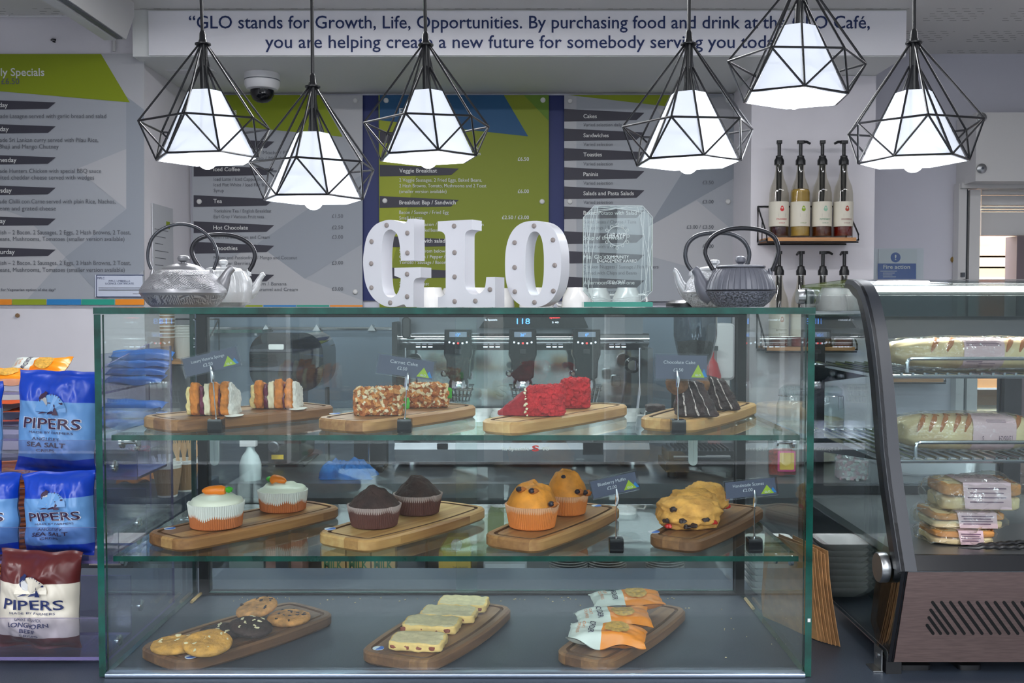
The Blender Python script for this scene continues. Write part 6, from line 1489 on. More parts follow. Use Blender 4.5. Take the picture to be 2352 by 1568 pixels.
fork('wooden fork leaning left in the rear paper cup', 414, 1012, 2.80, R(-8), 1); fork('wooden fork upright in the rear paper cup', 420, 1012, 2.81, R(-1), 2); fork('wooden fork leaning right in the rear paper cup', 426, 1012, 2.80, R(6), 3); fork('wooden fork at right rim of the rear paper cup', 430, 1014, 2.79, R(11), 4)
for k in range(4):
    o = MB().box(-.004, .004, -.0015, .0015, 0, .105).build('sugar_stick', M('sugar paper', (206, 212, 220), .6)); o.location = (SX(372 + k * 4, 2.72), 2.715 + .006 * (k % 2), Z0 + .012); o.rotation_euler = (0, R(-16 + 6 * k), 0); tag(o, 'paper sugar stick, number %s from the left, in front paper cup' % ('one', 'two', 'three', 'four')[k], 'sugar stick', 'sugar sticks')

# wire cup shelf on the return
def wire_shelf(lb, x0, x1, ytop, yb, D0, D1, side=1):
    T = thing('wire_shelf', lb, 'shelf', (SX((x0 + x1) / 2, D0), D1, SZ(yb, D0)))
    z0_, zt_ = SZ(yb, D0), SZ(ytop, D0); xa_, xb_ = SX(x0, D0), SX(x1, D0)
    MB().box(xa_ + .006, xb_ - .006, D0 + .004, D1 - .004, z0_ - .014, z0_).build('wood_plank', M('shelf oak', (196, 142, 92), .5, nz=(8, .15), stretch=(1, 20, 20)), T)
    for x in (xa_, xb_):
        MB().tube([(x, D0, z0_ - .010), (x, D0, z0_ + .012), (x, D1 - .004, zt_), (x, D1 - .004, z0_ - .010)], .0035, 6, closed=True).build('side_wire', m_wire, T)
        MB().tube([(x, (D0 + D1) / 2, z0_ - .01), (x, (D0 + D1) / 2, (z0_ + zt_) / 2)], .002, 5).build('side_rod', m_wire, T)
    for y, z in ((D0, z0_ - .018), (D1 - .004, z0_ - .018), (D1 - .004, zt_)): MB().tube([(xa_, y, z), (xb_, y, z)], .0035, 6).build('long_wire', m_wire, T)
    return z0_
zc_ = wire_shelf('wire shelf of paper cups on the pillar return', 332, 458, 735, 828, 3.86, 4.12)
def nest(lb, x, D, n, m_side, r_, dz, z0_, grp):
    base = MB().lathe([(0, .002), (r_ * .72, .002), (r_ * .72, 0), (r_ * .97, .085), (r_ * 1.02, .086), (r_ * 1.02, .090), (r_ * .95, .090), (r_ * .70, .006), (0, .006)], 32, (0, 0, 0), [1, 1, 0, 1, 1, 1, 1, 1])
    o0 = base.build('stacked_cup', [m_side, m_cupw])
    for k in range(n):
        o = o0 if k == 0 else o0.copy()
        if k: C.objects.link(o)
        o.location = (SX(x, D), D, z0_ + .0005 + k * dz); tag(o, lb, 'paper cup', grp)
nest('kraft paper cup nested in the tall stack on wire shelf', 371, 3.98, 11, m_cupk, .052, .0145, zc_, 'kraft cups in the tall stack')
nest('white paper cup nested in the short stack on wire shelf', 420, 4.02, 5, m_cupw, .040, .011, zc_, 'white cups in the short stack')

# ---------------------------------------------------------------- syrup bottles on the pier
m_syrglass = glassmat('bottle glass', (236, 234, 226), .06); m_labelp = M('cream label', (222, 216, 200), .6)
def syrup(lb, x, yb, D, liq, level, word, wcol, fruit, spin, drop=0):
    k = D / F; q_ = W(x, yb, D); T = thing('syrup_bottle', lb, 'syrup bottle', (q_.x, D, q_.z + .0008), 0, 'syrup bottles')
    r_ = 22 * k; s = lambda v: v * k
    def fl(t_, rr, z, j): return rr * (1 + (.02 * math.cos(t_ * 20) if j in (1, 2, 6, 7) else 0)), z
    MB().lathe([(r_ * .9, s(0)), (r_ * .97, s(2)), (r_ * .97, s(19)), (r_ * .99, s(22)), (r_, s(24)), (r_, s(78)), (r_ * .97, s(82)), (r_ * .95, s(100)), (r_ * .85, s(114)), (r_ * .5, s(134)), (r_ * .36, s(152)), (r_ * .36, s(164))], 60, mod=fl).build('glass', m_syrglass, T, world=False, sharp=60)
    MB().lathe([(0, s(2)), (r_ * .93, s(2)), (r_ * .93, s(min(level, 104))), (r_ * (.93 if level < 104 else .8), s(level)), (0, s(level))], 40).build('syrup', M('syrup', liq, .15, trans=.35), T, world=False)
    MB().lathe([(r_ * 1.012, s(23)), (r_ * 1.012, s(79))], 48, caps=False).build('paper_label', m_labelp, T, world=False)
    MB().lathe([(0, s(164)), (r_ * .5, s(164)), (r_ * .5, s(174)), (r_ * .36, s(180)), (r_ * .36, s(184)), (r_ * .18, s(186)), (r_ * .18, s(212)), (0, s(212))], 20).build('pump_collar', m_black, T, world=False)
    MB().lathe([(r_ * .2, s(60)), (r_ * .28, s(110)), (r_ * .28, s(163))], 12).build('dip_tube', m_black, T, world=False)
    hd = MB().prism(rrect(-s(8), s(8), -s(6), s(6), s(3), 3), s(212), s(219)); a = spin
    hd.tube([(0, 0, s(216)), (s(14), 0, s(216)), (s(22), 0, s(212))], [s(3.6), s(3.2), s(2.6)], 8); hd.xf(Matrix.Rotation(a, 4, 'Z')); hd.build('pump_head', m_black, T, world=False)
    def onl(x_, z): t_ = x_ / (r_ * 1.012); return Vector((r_ * 1.02 * math.sin(t_), -r_ * 1.02 * math.cos(t_), z))
    mb = MB(); xo = s(2); n_ = 14
    mb.add([onl(xo + s(5) * math.sin(2 * math.pi * i / n_) * (1 if math.cos(2 * math.pi * i / n_) < 0 else .72), s(63) + s(6.5) * math.cos(2 * math.pi * i / n_)) for i in range(n_)], [tuple(range(n_))]); mb.build('fruit_drop', M('fruit print', fruit, .5), T, world=False, flat=True)
    mb = MB()
    if word: mb.cut().text(word, xo, s(37), s(3.6), 0, s(26), 'C', bold=.015, f=onl)
    mb.cut().text('SYRUP', xo, s(29), s(2.6), 0, s(14), 'C', f=onl); mb.build('lettering', M('label print', wcol, .5), T, world=False, flat=True)
    mb = MB().add([onl(xo + a_ * s(8), s(b_)) for a_, b_ in ((-1, 44), (1, 44), (1, 52), (-1, 52))], [(0, 1, 2, 3)]); mb.build('brand_box', M('label box print', (196, 190, 176), .6), T, world=False, flat=True)
zs_ = wire_shelf('upper wire shelf of pump bottles on the white pier', 1759, 1969, 466, 545, 3.84, DP)
for x, liq, lev, wd_, wc, fr_, sp2, lb in ((1788, (70, 10, 22), 22, 'STRAWBERRY', (200, 70, 70), (214, 50, 50), R(80), 'syrup bottle with red drop label, dark red syrup, upper shelf'), (1837, (226, 190, 96), 108, '', (120, 150, 50), (140, 170, 30), 0, 'syrup bottle full of yellow syrup, upper shelf'),
        (1887, (110, 52, 22), 24, 'PEPPERMINT', (110, 150, 120), (150, 196, 170), R(80), 'syrup bottle with pale green drop label, upper shelf'), (1936, (130, 26, 12), 24, 'GINGERBREAD', (150, 90, 80), (176, 70, 50), R(180), 'syrup bottle with brown drop label, red syrup, upper shelf')):
    syrup(lb, x, 544.5, 3.91, liq, lev, wd_, wc, fr_, sp2)
wire_shelf('lower wire shelf of pump bottles on the white pier', 1759, 1969, 716, 797, 3.84, DP)
for x, liq, lev, wd_, wc, fr_, sp2, lb in ((1788, (150, 70, 30), 30, 'BUTTERSCOTCH', (120, 100, 60), (176, 110, 60), R(80), 'syrup bottle on lower shelf nearest the grey teapot'), (1838, (176, 40, 40), 26, '', (120, 100, 60), (196, 60, 50), R(100), 'syrup bottle second from the grey teapot, lower shelf'),
        (1888, (120, 60, 30), 24, '', (120, 100, 60), (150, 90, 50), 0, 'syrup bottle third from the grey teapot, nozzle turned right, lower shelf'), (1937, (140, 50, 30), 24, '', (120, 100, 60), (176, 80, 50), R(95), 'syrup bottle on lower shelf nearest the fire notice')):
    syrup(lb, x, 796.5, 3.91, liq, lev, wd_, wc, fr_, sp2)
zs_ = wire_shelf('short wire shelf on the wall below the fire notice', 2040, 2174, 800, 870, 4.18, DBK)
for x0_, x1_, c, lb in ((2056, 2082, (236, 170, 70), 'orange box on the short wire shelf'), (2088, 2112, (226, 226, 228), 'white box on the short wire shelf'), (2118, 2152, (50, 110, 186), 'blue box on the short wire shelf')):
    T = thing('tea_box', lb, 'box', (SX((x0_ + x1_) / 2, 4.22), 4.24, zs_ + .0005)); wq = (x1_ - x0_) * 4.22 / F / 2
    MB().box(-wq, wq, -.03, .03, 0, .07).build('carton', M('tea carton', c, .6), T, world=False); MB().box(-wq * .7, wq * .7, -.031, -.0303, .02, .05).build('label', m_print_w, T, world=False)

# jars at the end of the back counter
m_jar = glassmat('jar glass', (232, 240, 240), .06)
def jar(lb, x, yt, r_, D, fill, fm, fh, tagc=None):
    T = thing('glass_jar', lb, 'jar', (SX(x, D), D, ZK + .0005)); h = SZ(yt, D) - ZK
    MB().lathe([(r_ * .9, 0), (r_, .008), (r_, h * .74), (r_ * .86, h * .84), (r_ * .84, h * .88)], 36).build('glass', m_jar, T, world=False)
    MB().lathe([(0, .006), (r_ * .93, .006), (r_ * .95, h * fh), (r_ * .6, h * fh + .008), (0, h * fh + .01)], 30, mod=lambda t_, rr, z, j: (rr, z + .005 * noise.noise(Vector((math.cos(t_) * 3, math.sin(t_) * 3, z * 60))))).build(fill, fm, T, world=False)
    MB().lathe([(r_ * .86, h * .885), (r_ * .88, h * .89), (r_ * .88, h * .95), (r_ * .6, h), (0, h)], 36).build('lid', m_jar, T, world=False)
    MB().tube([(r_ * .9 * math.cos(R(a)), r_ * .9 * math.sin(R(a)), h * .87) for a in range(0, 360, 15)], .0022, 6, closed=True).build('wire_ring', m_chrome, T, world=False)
    MB().tube([(r_ * .4, -r_ * .92, h * .86), (r_ * .4, -r_ * 1.02, h * .7), (r_ * .7, -r_ * .9, h * .72), (r_ * .72, -r_ * .75, h * .87)], .0018, 6).build('wire_clip', m_chrome, T, world=False)
    if tagc:
        c = MB().prism(rrect(-.028, .028, .02, .085, .003, 2), -r_ - .004, -r_ - .002, 'y').build('jar_label', M('jar label pink', (226, 70, 150), .5), T, world=False); MB().prism(rrect(-.022, .024, .026, .08, .002, 2), -r_ - .0048, -r_ - .0042, 'y').build('label_face', M('jar label yellow', (240, 206, 90), .5), T, world=False)
m_mallow = M('pink white marshmallow', (222, 206, 206), .8, nz=(60, .12), col2=(240, 180, 190))
jar('clip top glass jar of pink and white marshmallows', 1960, 1030, .052, 3.14, 'marshmallow_core', m_mallow, .55)
jt = [o_ for o_ in C.objects if o_.name.startswith('glass_jar')][-1]; mm = MB(); rj = random.Random(5)
for k in range(170):
    a, z = rj.uniform(0, 6.28), rj.uniform(.004, .072); rr_ = .0445 if z < .062 else rj.uniform(0, .044); s_ = rj.uniform(.005, .0075)
    mm.blob((rr_ * math.cos(a), rr_ * math.sin(a), z), (s_, s_, s_ * .9), 7, 5, .15, 2, k, 1 if rj.random() < .35 else 0, 3)
o = mm.build('marshmallows', [M('white marshmallow', (236, 228, 224), .8), M('pink marshmallow', (232, 178, 186), .8)], jt, world=False); o['kind'] = 'stuff'
jar('glass jar with pink and yellow label near the scones card', 1800, 985, .046, 3.2, 'sprinkles', M('red sprinkles', (170, 60, 50), .7, nz=(120, .4)), .5, 1)
jar('large clip top jar with lid, behind the marshmallow jar', 1900, 885, .062, 3.5, 'biscuits', M('jar biscuits', (190, 170, 140), .8, nz=(30, .2)), .55)
jar('large clip top jar seen through the case corner', 1826, 885, .060, 3.48, 'sugar', M('jar sugar', (206, 204, 200), .8, nz=(30, .1)), .5)

# ---------------------------------------------------------------- chilled sandwich cabinet on the right
XF, XFR = .533, 1.12
def fd(px_): return XF * F / (px_ - 1176)
prof_px = [(1840, 655), (1900, 647), (1946, 641), (1962, 645), (1975, 657), (1986, 680), (1995, 712), (2004, 755), (2012, 806), (2020, 870), (2028, 950), (2036, 1040), (2047, 1120), (2060, 1200), (2079, 1312)]
prof = [(fd(x), SZ(y, fd(x))) for x, y in prof_px]
DFB, DBKF = fd(2050), fd(1838)
zfoot = SZ(1520, DFB)
fr = thing('chilled_cabinet', 'curved glass chilled cabinet with steel front panel and paninis inside', 'display fridge', (.8, 1.4, Z0))
m_fglass = glassmat('cabinet glass', (240, 246, 246), .05); m_fsteel = M('warm reflection steel', (178, 152, 146), .3, .85, nz=(40, .08), stretch=(1, 1, 12)); m_fblack = M('cabinet black', (22, 23, 27), .25)  # brownish tint of the steel stands in for warm reflections on the panel
m_fframe = M('cabinet frame grey', (52, 55, 62), .4)
outl = prof + [(DFB, zfoot), (DFB + .02, Z0 + .030), (DBKF, Z0 + .030)]
MB().prism([(a, b) for a, b in outl], XF, XF + .005, 'x', 1, 0).build('side_glass', [m_fglass, m_fblack], fr)
# printed black border and black lower part of the side
ins = [(a + (.034 if i > 3 else .034 * i / 4), b - (.012 if i < 5 else .004)) for i, (a, b) in enumerate(prof)]
vb = [(XF - .0006, a, b) for a, b in prof[2:]] + [(XF - .0006, a, b) for a, b in ins[2:]]; nb = len(prof) - 2
MB().add(vb, [(i, i + 1, nb + i + 1, nb + i) for i in range(nb - 1)]).build('side_border', m_fblack, fr, flat=True)
zdk = SZ(1262, 1.40)
low = [(prof[-1][0], prof[-1][1]), (DFB, zfoot), (DFB + .02, Z0 + .031), (DBKF - .002, Z0 + .031), (DBKF - .002, zdk - .015), (prof[-1][0] + .035, zdk - .015)]
MB().prism(low, XF + .0056, XF + .0078, 'x').build('side_skirt', m_blackgloss, fr)
# curved front and top glass, front trim
fg = MB(); pin = [(a + .004, b - .003) for a, b in prof]; n = len(prof)
pf = [q for q in prof if q[1] > zdk + .01]; pfi = [(a + .004, b - .003) for a, b in pf]; n = len(pf)
fg.add([(x, a, b) for x in (XF + .022, XFR - .02) for a, b in pf] + [(x, a, b) for x in (XF + .022, XFR - .02) for a, b in pfi], [(i, i + 1, n + i + 1, n + i) for i in range(n - 1)] + [(2 * n + i, 3 * n + i, 3 * n + i + 1, 2 * n + i + 1) for i in range(n - 1)])
fg.build('curved_glass', m_fglass, fr)
pt = prof[2:]; n = len(pt); tr = MB(); tr.add([(x, a, b) for x in (XF - .001, XF + .0215) for a, b in pt] + [(x, a + .012, b - .006) for x in (XF - .001, XF + .0215) for a, b in pt],
       [f_ for i in range(n - 1) for f_ in ((i, i + 1, n + i + 1, n + i), (2 * n + i, 3 * n + i, 3 * n + i + 1, 2 * n + i + 1), (n + i, n + i + 1, 3 * n + i + 1, 3 * n + i), (i, 2 * n + i, 2 * n + i + 1, i + 1))])
tr.build('curved_trim', m_fframe, fr)
# deck, front panel, vents
MB().box(XF + .006, XFR, 1.37, DBKF - .002, zdk - .012, zdk).build('deck', M('deck steel', (150, 152, 154), .35, .8), fr)
p0, p1 = prof[-1], (DFB, zfoot)
za_, zb_2 = SZ(1312, p0[0]), zfoot
MB().prism([(p0[0], za_), (p1[0], zb_2), (p1[0] + .3, zb_2), (p0[0] + .3, za_)], XF + .009, XFR, 'x').build('front_panel', m_fsteel, fr)
MB().prism([(p0[0] + .001, za_ + .0005), (1.3696, za_ + .0005), (1.3696, zdk + .001), (1.3655, zdk + .001)], XF + .009, XFR, 'x').build('front_sill', m_fblack, fr)
MB().box(XF + .009, XFR, p0[0] - .0006, p0[0] + .004, za_ - .0008, za_ + .0004).build('chrome_strip', m_chrome, fr)
def onp(px_, py_):               # a point of the sloping front panel
    r_ = ray(px_, py_); k = 1.37 / r_[1]
    for _ in range(6):
        z = ZC + r_[2] * k; f_ = (za_ - z) / (za_ - zb_2); d = p0[0] + (p1[0] - p0[0]) * f_; k = d / r_[1]
    return Vector((r_[0] * k, r_[1] * k - .0006, ZC + r_[2] * k))
m_vent = M('vent dark', (10, 10, 12), .6)
for k in range(-3, 22):
    xt_, yt_ = 2142 + 20.5 * k, 1383
    if k < 0: xt_, yt_ = 2142 + k * 4.2, 1383 - k * 17.5
    xb_ = xt_ + (1454 - yt_) * .73
    w_ = 3.6
    a, b = Vector((xt_, yt_)), Vector((xb_, 1454)); d = (b - a).normalized() if (b - a).length > 1 else Vector((.6, .8)); nrm = Vector((-d.y, d.x)); o_ = []
    for c, s0 in ((b, -90), (a, 90)):
        for q_ in range(7): t_ = R(s0 + 30 * q_); o_.append(c + d * (w_ * math.cos(t_)) + nrm * (w_ * math.sin(t_)))
    pts = [onp(p_.x, p_.y) for p_ in o_]; v = pts + [p_ + Vector((0, .006, 0)) for p_ in pts]; N = 14
    MB().add(v, [tuple(range(N))] + [(i, (i + 1) % N, N + (i + 1) % N, N + i) for i in range(N)]).build('vent_slot', m_vent, fr, flat=True)
# rear frame with sliding doors
zft, zfb = SZ(726, DBKF), SZ(776, DBKF)
MB().box(XF + .006, XFR, DBKF - .03, DBKF, zfb, zft).build('rear_head', m_fframe, fr)
MB().box(XF + .006, XFR, DBKF - .03, DBKF, zdk + .0, SZ(1108, DBKF)).build('rear_sill', m_fblack, fr)
for x0_, x1_ in ((2292, 2331), (1866, 1884)):
    MB().box(SX(x0_, DBKF), SX(x1_, DBKF), DBKF - .03, DBKF - .0005, SZ(1108, DBKF), zfb).build('rear_stile', m_fblack, fr)
MB().pane(SX(1884, DBKF), SX(2292, DBKF), DBKF - .018, DBKF - .013, SZ(1108, DBKF), zfb, 'y').build('sliding_door', [m_fglass, m_fframe], fr)
MB().box(XF + .006, XFR, DBKF - .06, DBKF, zft + .0005, prof[0][1] - .004).build('top_rail', glassmat('tinted top', (150, 166, 166), .06), fr)
for px_, py_, r_ in ((2045, 1302, .0215), (1848, 681, .0135)):
    q_ = W(px_, py_, fd(px_))
    MB().lathe([(0, 0), (r_ * .94, 0), (r_, .002), (r_, .012), (r_ * .5, .013), (0, .013)], 28, (XF - .014, q_.y, q_.z), axis='x').build('glass_knob', m_steel, fr)
# unseen lamp added under the cabinet top to brighten the paninis
lz = prof[2][1] - .020
MB().box(XF + .04, XFR - .04, 1.60, 1.625, lz, lz + .010).build('cabinet_fill_tube', M('added cabinet tube', (255, 255, 250), .4, emit=1.5), fr)
cl_ = area('cabinet_fill_light', ((XF + XFR) / 2, 1.612, lz - .002), .5, .02, 1.1, (1, .97, .92)); cl_.parent = fr; cl_.location = Vector(cl_.location) - Vector(fr.location)
# racks
m_rack = M('rack chrome', (190, 194, 198), .15, 1)
for yr, yrod, D_, xl_ in ((823, 858, 1.50, 2084), (1015, 1052, 1.45, 2106)):
    zr_, zrod = SZ(yr, D_), SZ(yrod, D_); xa_ = SX(xl_, D_)
    rk = MB().tube([(XF + .012, D_, zrod - .004), (XFR - .02, D_, zrod - .004)], .0032, 8).build('rack', m_rack, fr)
    MB().tube([(xa_, D_ - .002, zrod + .002), (xa_, D_ - .002, zr_ - .007), (xa_ + .002, D_ - .002, zr_ - .002), (xa_ + .007, D_ - .002, zr_), (XFR - .03, D_ - .002, zr_)], .0028, 8).build('guard_rail', m_rack, rk)
    MB().tube([(XF + .012, DBKF - .04, zrod - .004), (XFR - .02, DBKF - .04, zrod - .004)], .0032, 8).build('rear_bar', m_rack, rk)
    x = XF + .02
    while x < XFR - .03:
        MB().tube([(x, D_ - .003, zrod), (x, DBKF - .04, zrod)], .0021, 6).build('rod', m_rack, rk); x += .0172
    MB().prism([(D_ + .01, zrod - .0045), (DBKF - .03, zrod - .0045), (DBKF - .03, zrod - .040)], XF + .0065, XF + .0095, 'x').build('rack_bracket', m_fblack, rk)
# feet and angle bracket
for x0_, x1_ in ((2068, 2142), (2206, 2258)):
    d_ = 1.43; MB().prism(rrect(SX(x0_, d_), SX(x1_, d_), d_ - .015, d_ + .035, .006, 3), Z0, zfoot - .0005 if False else SZ(1519, d_)).build('foot', m_black, fr)
MB().box(XF + .001, XF + .03, DBKF - .06, DBKF - .01, Z0, Z0 + .031).build('foot', m_black, fr)
MB().box(XF + .0, XF + .022, DFB + .006, DFB + .03, Z0, zfoot + .002).build('foot', m_black, fr)
T = thing('angle_bracket', 'small galvanised angle bracket at the cabinet foot', 'bracket', (XF - .02, DFB + .03, Z0))
MB().box(XF - .016, XF - .002, DFB + .012, DFB + .042, Z0 + .0005, Z0 + .002).build('flange', m_steel, T); b = MB().box(XF - .0045, XF - .003, DFB + .012, DFB + .042, Z0 + .0022, Z0 + .032).build('plate', m_steel, T)
MB().lathe([(0, 0), (.004, 0), (.003, .002), (0, .002)], 12, (XF - .0065, DFB + .027, Z0 + .020), axis='x').build('screw', m_chrome, T)

# ---------------------------------------------------------------- wrapped bread
m_bread = M('pale panini bread', (248, 206, 158), .75, nz=(22, .14), bump=(50, .3)); m_mark = M('grill mark', (186, 110, 52), .75)
m_film = glassmat('cling film', (248, 248, 246), .06, .05, bump=(70, 1.0), body=((235, 235, 230), .03)); m_pink = M('pink label', (232, 196, 202), .55); m_pinkt = M('label small print', (110, 70, 100), .6)
m_toast = M('toasted crust', (206, 140, 76), .75, nz=(30, .15))
def panini(lb, x0, x1, yt, yb, D, zdeck, lx0, lx1, seed, marks, up=True):
    k = D / F; L = (x1 - x0) * k; h = (yb - yt) * k; c = W((x0 + x1) / 2, yb, D)
    T = thing('wrapped_panini', lb, 'panini', (c.x, D + .03, zdeck + .0035), 0, 'wrapped paninis')
    MB().blob((0, 0, h * .5), (L / 2 * .97, .042, h * .46), 64, 28, .05, 3, seed, 0, 3.4).build('bread', m_bread, T, world=False, sharp=80)
    for m_ in marks:
        xx = ((m_ - (x0 + x1) / 2) * k); pts = []
        for q_ in range(9):
            t_ = R(2 + 100 * q_ / 8); u = min(1, abs(xx + .012 * q_ / 8 - .006) / (L / 2 * .97)); s_ = (1 - u ** 3.4) ** (1 / 3.4)
            c_, sn_ = math.cos(t_), math.sin(t_); e = 2 / 3.4
            pts.append((xx - .012 + .003 * q_, -.0425 * s_ * (abs(c_) ** e), h * .5 + h * .465 * s_ * (abs(sn_) ** e)))
        MB().tube(pts, [.0012, .003, .004, .0044, .0044, .0044, .004, .003, .0012], 6, flat=.5).build('grill_mark', m_mark, T, world=False)
    def skin(x, a): u = min(1, abs(x) / (L / 2)); s_ = (1 - min(.999, u ** 3.4)) ** (1 / 3.4); e = 2 / 3.4; return (x, -.0445 * s_ * math.copysign(abs(math.cos(a)) ** e, math.cos(a)), h * .5 + h * .485 * s_ * math.copysign(abs(math.sin(a)) ** e, math.sin(a)))
    la, lb_ = (lx0 - (x0 + x1) / 2) * k, (lx1 - (x0 + x1) / 2) * k; lm = MB(); na, nx = 18, 8
    for i in range(nx + 1):
        for j in range(na + 1): a = R(-70 + 160 * j / na); lm.v.append(skin(la + (lb_ - la) * i / nx + .006 * (j / na - .5), a))
    lm.f = [(i * (na + 1) + j, (i + 1) * (na + 1) + j, (i + 1) * (na + 1) + j + 1, i * (na + 1) + j + 1) for i in range(nx) for j in range(na)]; lm.m = [0] * len(lm.f)
    lm.build('paper_label', m_pink, T, world=False)
    def onlab(x, z):             # z measured round the loaf
        a = R(-70) + z / (h * .62); p_ = Vector(skin(x + .006 * ((a - R(-70)) / R(160) - .5), a)); q_ = Vector((0, p_.y, p_.z - h * .5)); q_.normalize(); return p_ + q_ * .0008
    mb = MB()
    def smallprint(x0_, z0_, wd_): mb.cut().add([onlab(x0_ + wd_ * i / 6, z0_ + dz) for dz in (0, .0014) for i in range(7)], [(i, i + 1, 8 + i, 7 + i) for i in range(6)])
    if up:
        for q_ in range(7): smallprint(la + .003, .049 + .0036 * q_, (lb_ - la) * (.86 - .05 * (q_ % 3)))
        for q_ in range(5): smallprint(la + .004 + (.02 if q_ % 2 else 0), .012 + .004 * q_, (lb_ - la) * .4)
    else:
        inv = lambda x, z: onlab(la + lb_ - x, .125 - z)
        for q_ in range(2): smallprint(la + (lb_ - la) * .3, .060 + .005 * q_, (lb_ - la) * .45)
        mb.cut().text('13/05/24', (la + lb_) / 2 - .016, .083, .0045, 0, (lb_ - la) * .32, 'C', f=inv); mb.cut().text('S', (la + lb_) / 2 + .018, .083, .004, 0, None, 'C', f=inv)
    mb.build('label_lettering', m_pinkt, T, world=False, flat=True)
    MB().blob((-.004, 0, h * .5), (L / 2 * 1.06, .047, h * .53), 72, 32, .05, 6, seed + 3, 0, 3.0).build('cling_film', m_film, T, world=False, sharp=80)
z1_, z2_ = SZ(858, 1.50), SZ(1052, 1.45)
panini('wrapped panini with small print label on the upper rack', 2040, 2520, 776, 850, 1.54, z1_, 2205, 2297, 2, (2150, 2185, 2320, 2350), True)
panini('wrapped panini with upside down label on the lower rack', 2066, 2400, 958, 1044, 1.49, z2_, 2225, 2325, 5, (2120, 2145, 2170, 2200, 2225, 2340), False)
def toastie(lb, x0, x1, yt, yb, D, z_, lx0, lx1, seed):
    k = D / F; L = (x1 - x0) * k; h = (yb - yt) * k; c = W((x0 + x1) / 2, yb, D); mid = (x0 + x1) / 2
    T = thing('wrapped_sandwich', lb, 'sandwich', (c.x, D, z_), R(-3), 'wrapped sandwiches')
    rough(MB(), hexa(-L / 2, L / 2, -.03, .05, h * .52, h), 12, .002, 60, seed, 7, mfun=lambda a, s_: 1 if a == 2 and s_ > 0 else 0).build('top_slice', [m_toast, m_bread], T, world=False, sharp=80)
    rough(MB(), hexa(-L / 2 * .98, L / 2 * .97, -.028, .05, 0, h * .5), 12, .002, 60, seed + 2, 7).build('bottom_slice', m_bread, T, world=False, sharp=80)
    for q_ in range(5): MB().tube([(L * .20 + q_ * .0055, -.024, h + .0003), (L * .23 + q_ * .0055, .040, h + .0003)], .0018, 5, flat=.4).build('grill_mark', m_mark, T, world=False)
    la, lb_ = (lx0 - mid) * k, (lx1 - mid) * k
    MB().add([(la, .04, h + .0016), (lb_, .04, h + .0016), (la, -.0325, h + .0016), (lb_, -.0325, h + .0016), (la + .004, -.0335, h * .1), (lb_ + .002, -.0335, h * .1)], [(0, 2, 3, 1), (2, 4, 5, 3)]).build('paper_label', m_pink, T, world=False, flat=True)
    mb = MB()
    for q_ in range(4): mb.cut().add([((la + lb_) / 2 + sx_ * (lb_ - la) * (.4 - .05 * (q_ % 2)), -.0342, h * (.82 - .16 * q_) + dz) for dz in (0, .0015) for sx_ in (-1, 1)], [(0, 1, 3, 2)])
    mb.cut().text('CHEESE', (la + lb_) / 2, 0, .005, 0, (lb_ - la) * .5, 'C', f=lambda x, z: (x, .005 + z, h + .0022)); mb.cut().text('13/05/24', (la + lb_) / 2, 0, .004, 0, (lb_ - la) * .4, 'C', f=lambda x, z: (x, -.018 + z, h + .0022))
    mb.build('label_lettering', m_pinkt, T, world=False, flat=True)
    rough(MB(), hexa(-L / 2 * 1.22, L / 2 * 1.08, -.042, .058, -.0005, h * 1.1, .95), 22, .010, 40, seed + 5, 4).build('cling_film', m_film, T, world=False, sharp=80)
dk = zdk + .001; hh = 34 * 1.45 / F
toastie('wrapped cheese sandwich, lowest of the pile on the deck', 2130, 2270, 1222, 1254, 1.45, dk, 2180, 2235, 1)
toastie('wrapped cheese sandwich, middle of the pile on the deck', 2128, 2290, 1188, 1224, 1.455, dk + .0225, 2178, 2265, 4)
toastie('wrapped cheese sandwich with big pink label, top of pile', 2150, 2330, 1142, 1206, 1.46, dk + .047, 2190, 2296, 7)
T = thing('serving_tongs', 'black scalloped plastic tongs lying in front of the sandwiches', 'tongs', (SX(2280, 1.40), 1.40, zdk))
for q_, dz in ((0, 0), (1, .0075)):
    pts = [(SX(2204, 1.4) + .16 * i / 40, 1.392 + .018 * q_ * i / 40, zdk + .0045 + dz * i / 40 + (.002 * abs(math.sin(i * .9)) if i > 6 else 0)) for i in range(41)]
    MB().tube(pts, [.001 + .0035 * min(1, i / 8) for i in range(41)], 8, flat=.7).build('arm', m_black, T)

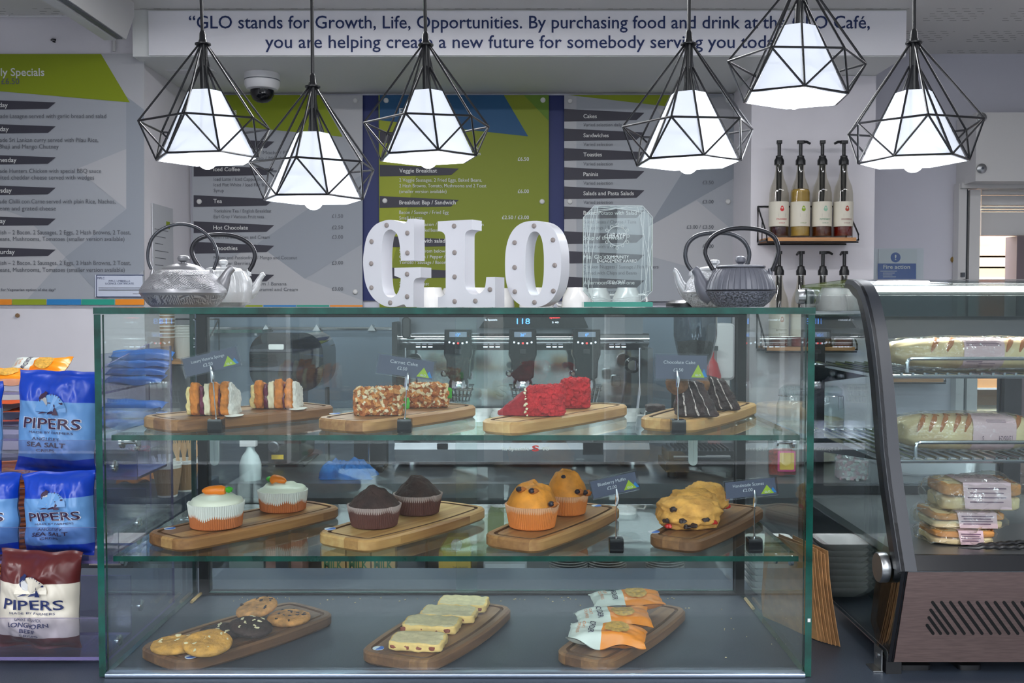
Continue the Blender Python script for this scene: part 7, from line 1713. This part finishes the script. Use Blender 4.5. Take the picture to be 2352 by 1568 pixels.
# ---------------------------------------------------------------- kraft bags and bowls between case and cabinet
for k in range(7):
    a0 = R(-66 - 1.5 * k); w_, h_ = .135, .150 - .003 * (k % 3); mb = MB(); nu, nv = 12, 12; c0 = Vector((.452 + .0058 * k, 1.600 - .004 * k, Z0 + .001))
    d = Vector((math.cos(a0), math.sin(a0), 0)); nr_ = Vector((-d.y, d.x, 0)) * -1
    for s_ in (0, 1):
        for j in range(nv + 1):
            for i in range(nu + 1):
                u, v = i / nu - .5, j / nv
                curl = .006 * math.sin(v * 2.4) * (u + .2) + .020 * v + .0012 * noise.noise(Vector((u * 3, v * 3, k)))
                xw_ = w_ * (1 - .55 * max(0, v - .25) * max(0, .5 - u))
                P = c0 + d * (u * xw_) + nr_ * (curl + .0012 * s_ + .0005) + Vector((0, 0, v * h_)); mb.v.append(tuple(P))
    q_ = (nu + 1) * (nv + 1)
    for j in range(nv):
        for i in range(nu):
            a = j * (nu + 1) + i; mb.f += [(a, a + 1, a + nu + 2, a + nu + 1), (q_ + a, q_ + a + nu + 1, q_ + a + nu + 2, q_ + a + 1)]
    for i in range(nu): mb.f += [(i, q_ + i, q_ + i + 1, i + 1), (nv * (nu + 1) + i, nv * (nu + 1) + i + 1, q_ + nv * (nu + 1) + i + 1, q_ + nv * (nu + 1) + i)]
    for j in range(nv): a = j * (nu + 1); mb.f += [(a, a + nu + 1, q_ + a + nu + 1, q_ + a), (a + nu, q_ + a + nu, q_ + a + 2 * nu + 1, a + 2 * nu + 1)]
    mb.m = [0] * len(mb.f)
    o = mb.build('kraft_bag', m_kraft); tag(o, ('flat kraft paper bag nearest the cake case', 'flat kraft paper bag in the leaning pile beside the cake case', 'flat kraft paper bag nearest the chilled cabinet')[0 if k == 0 else 2 if k == 6 else 1], 'paper bag', 'kraft bags leaning by the case')
for k in range(8):
    r0, r1 = .026, .043; mb = MB(); cx, cy, z_ = .4705, 1.80, Z0 + .0006 + .0112 * k
    rings = [(rrect(-r0, r0, -r0, r0, .008, 3), 0), (rrect(-r1 + .004, r1 - .004, -r1 + .004, r1 - .004, .010, 3), .012), (rrect(-r1, r1, -r1, r1, .011, 3), .019), (rrect(-r1, r1, -r1, r1, .011, 3), .0205), (rrect(-r1 + .005, r1 - .005, -r1 + .005, r1 - .005, .010, 3), .0185), (rrect(-r0, r0, -r0, r0, .008, 3), .004)]
    n = len(rings[0][0]); mb.add([(x, y, z) for o_, z in rings for x, y in o_], [(q_ * n + i, q_ * n + (i + 1) % n, (q_ + 1) * n + (i + 1) % n, (q_ + 1) * n + i) for q_ in range(5) for i in range(n)])
    mb.f += [tuple(reversed(range(n))), tuple(5 * n + i for i in range(n))]; mb.m += [0, 0]
    o = mb.build('square_bowl', m_cup); o.location = (cx, cy, z_); tag(o, ('square white bowl at the bottom of the stack', 'square white bowl in the stack behind the kraft bags', 'square white bowl on top of the stack')[0 if k == 0 else 2 if k == 7 else 1], 'bowl', 'square bowls in the stack')
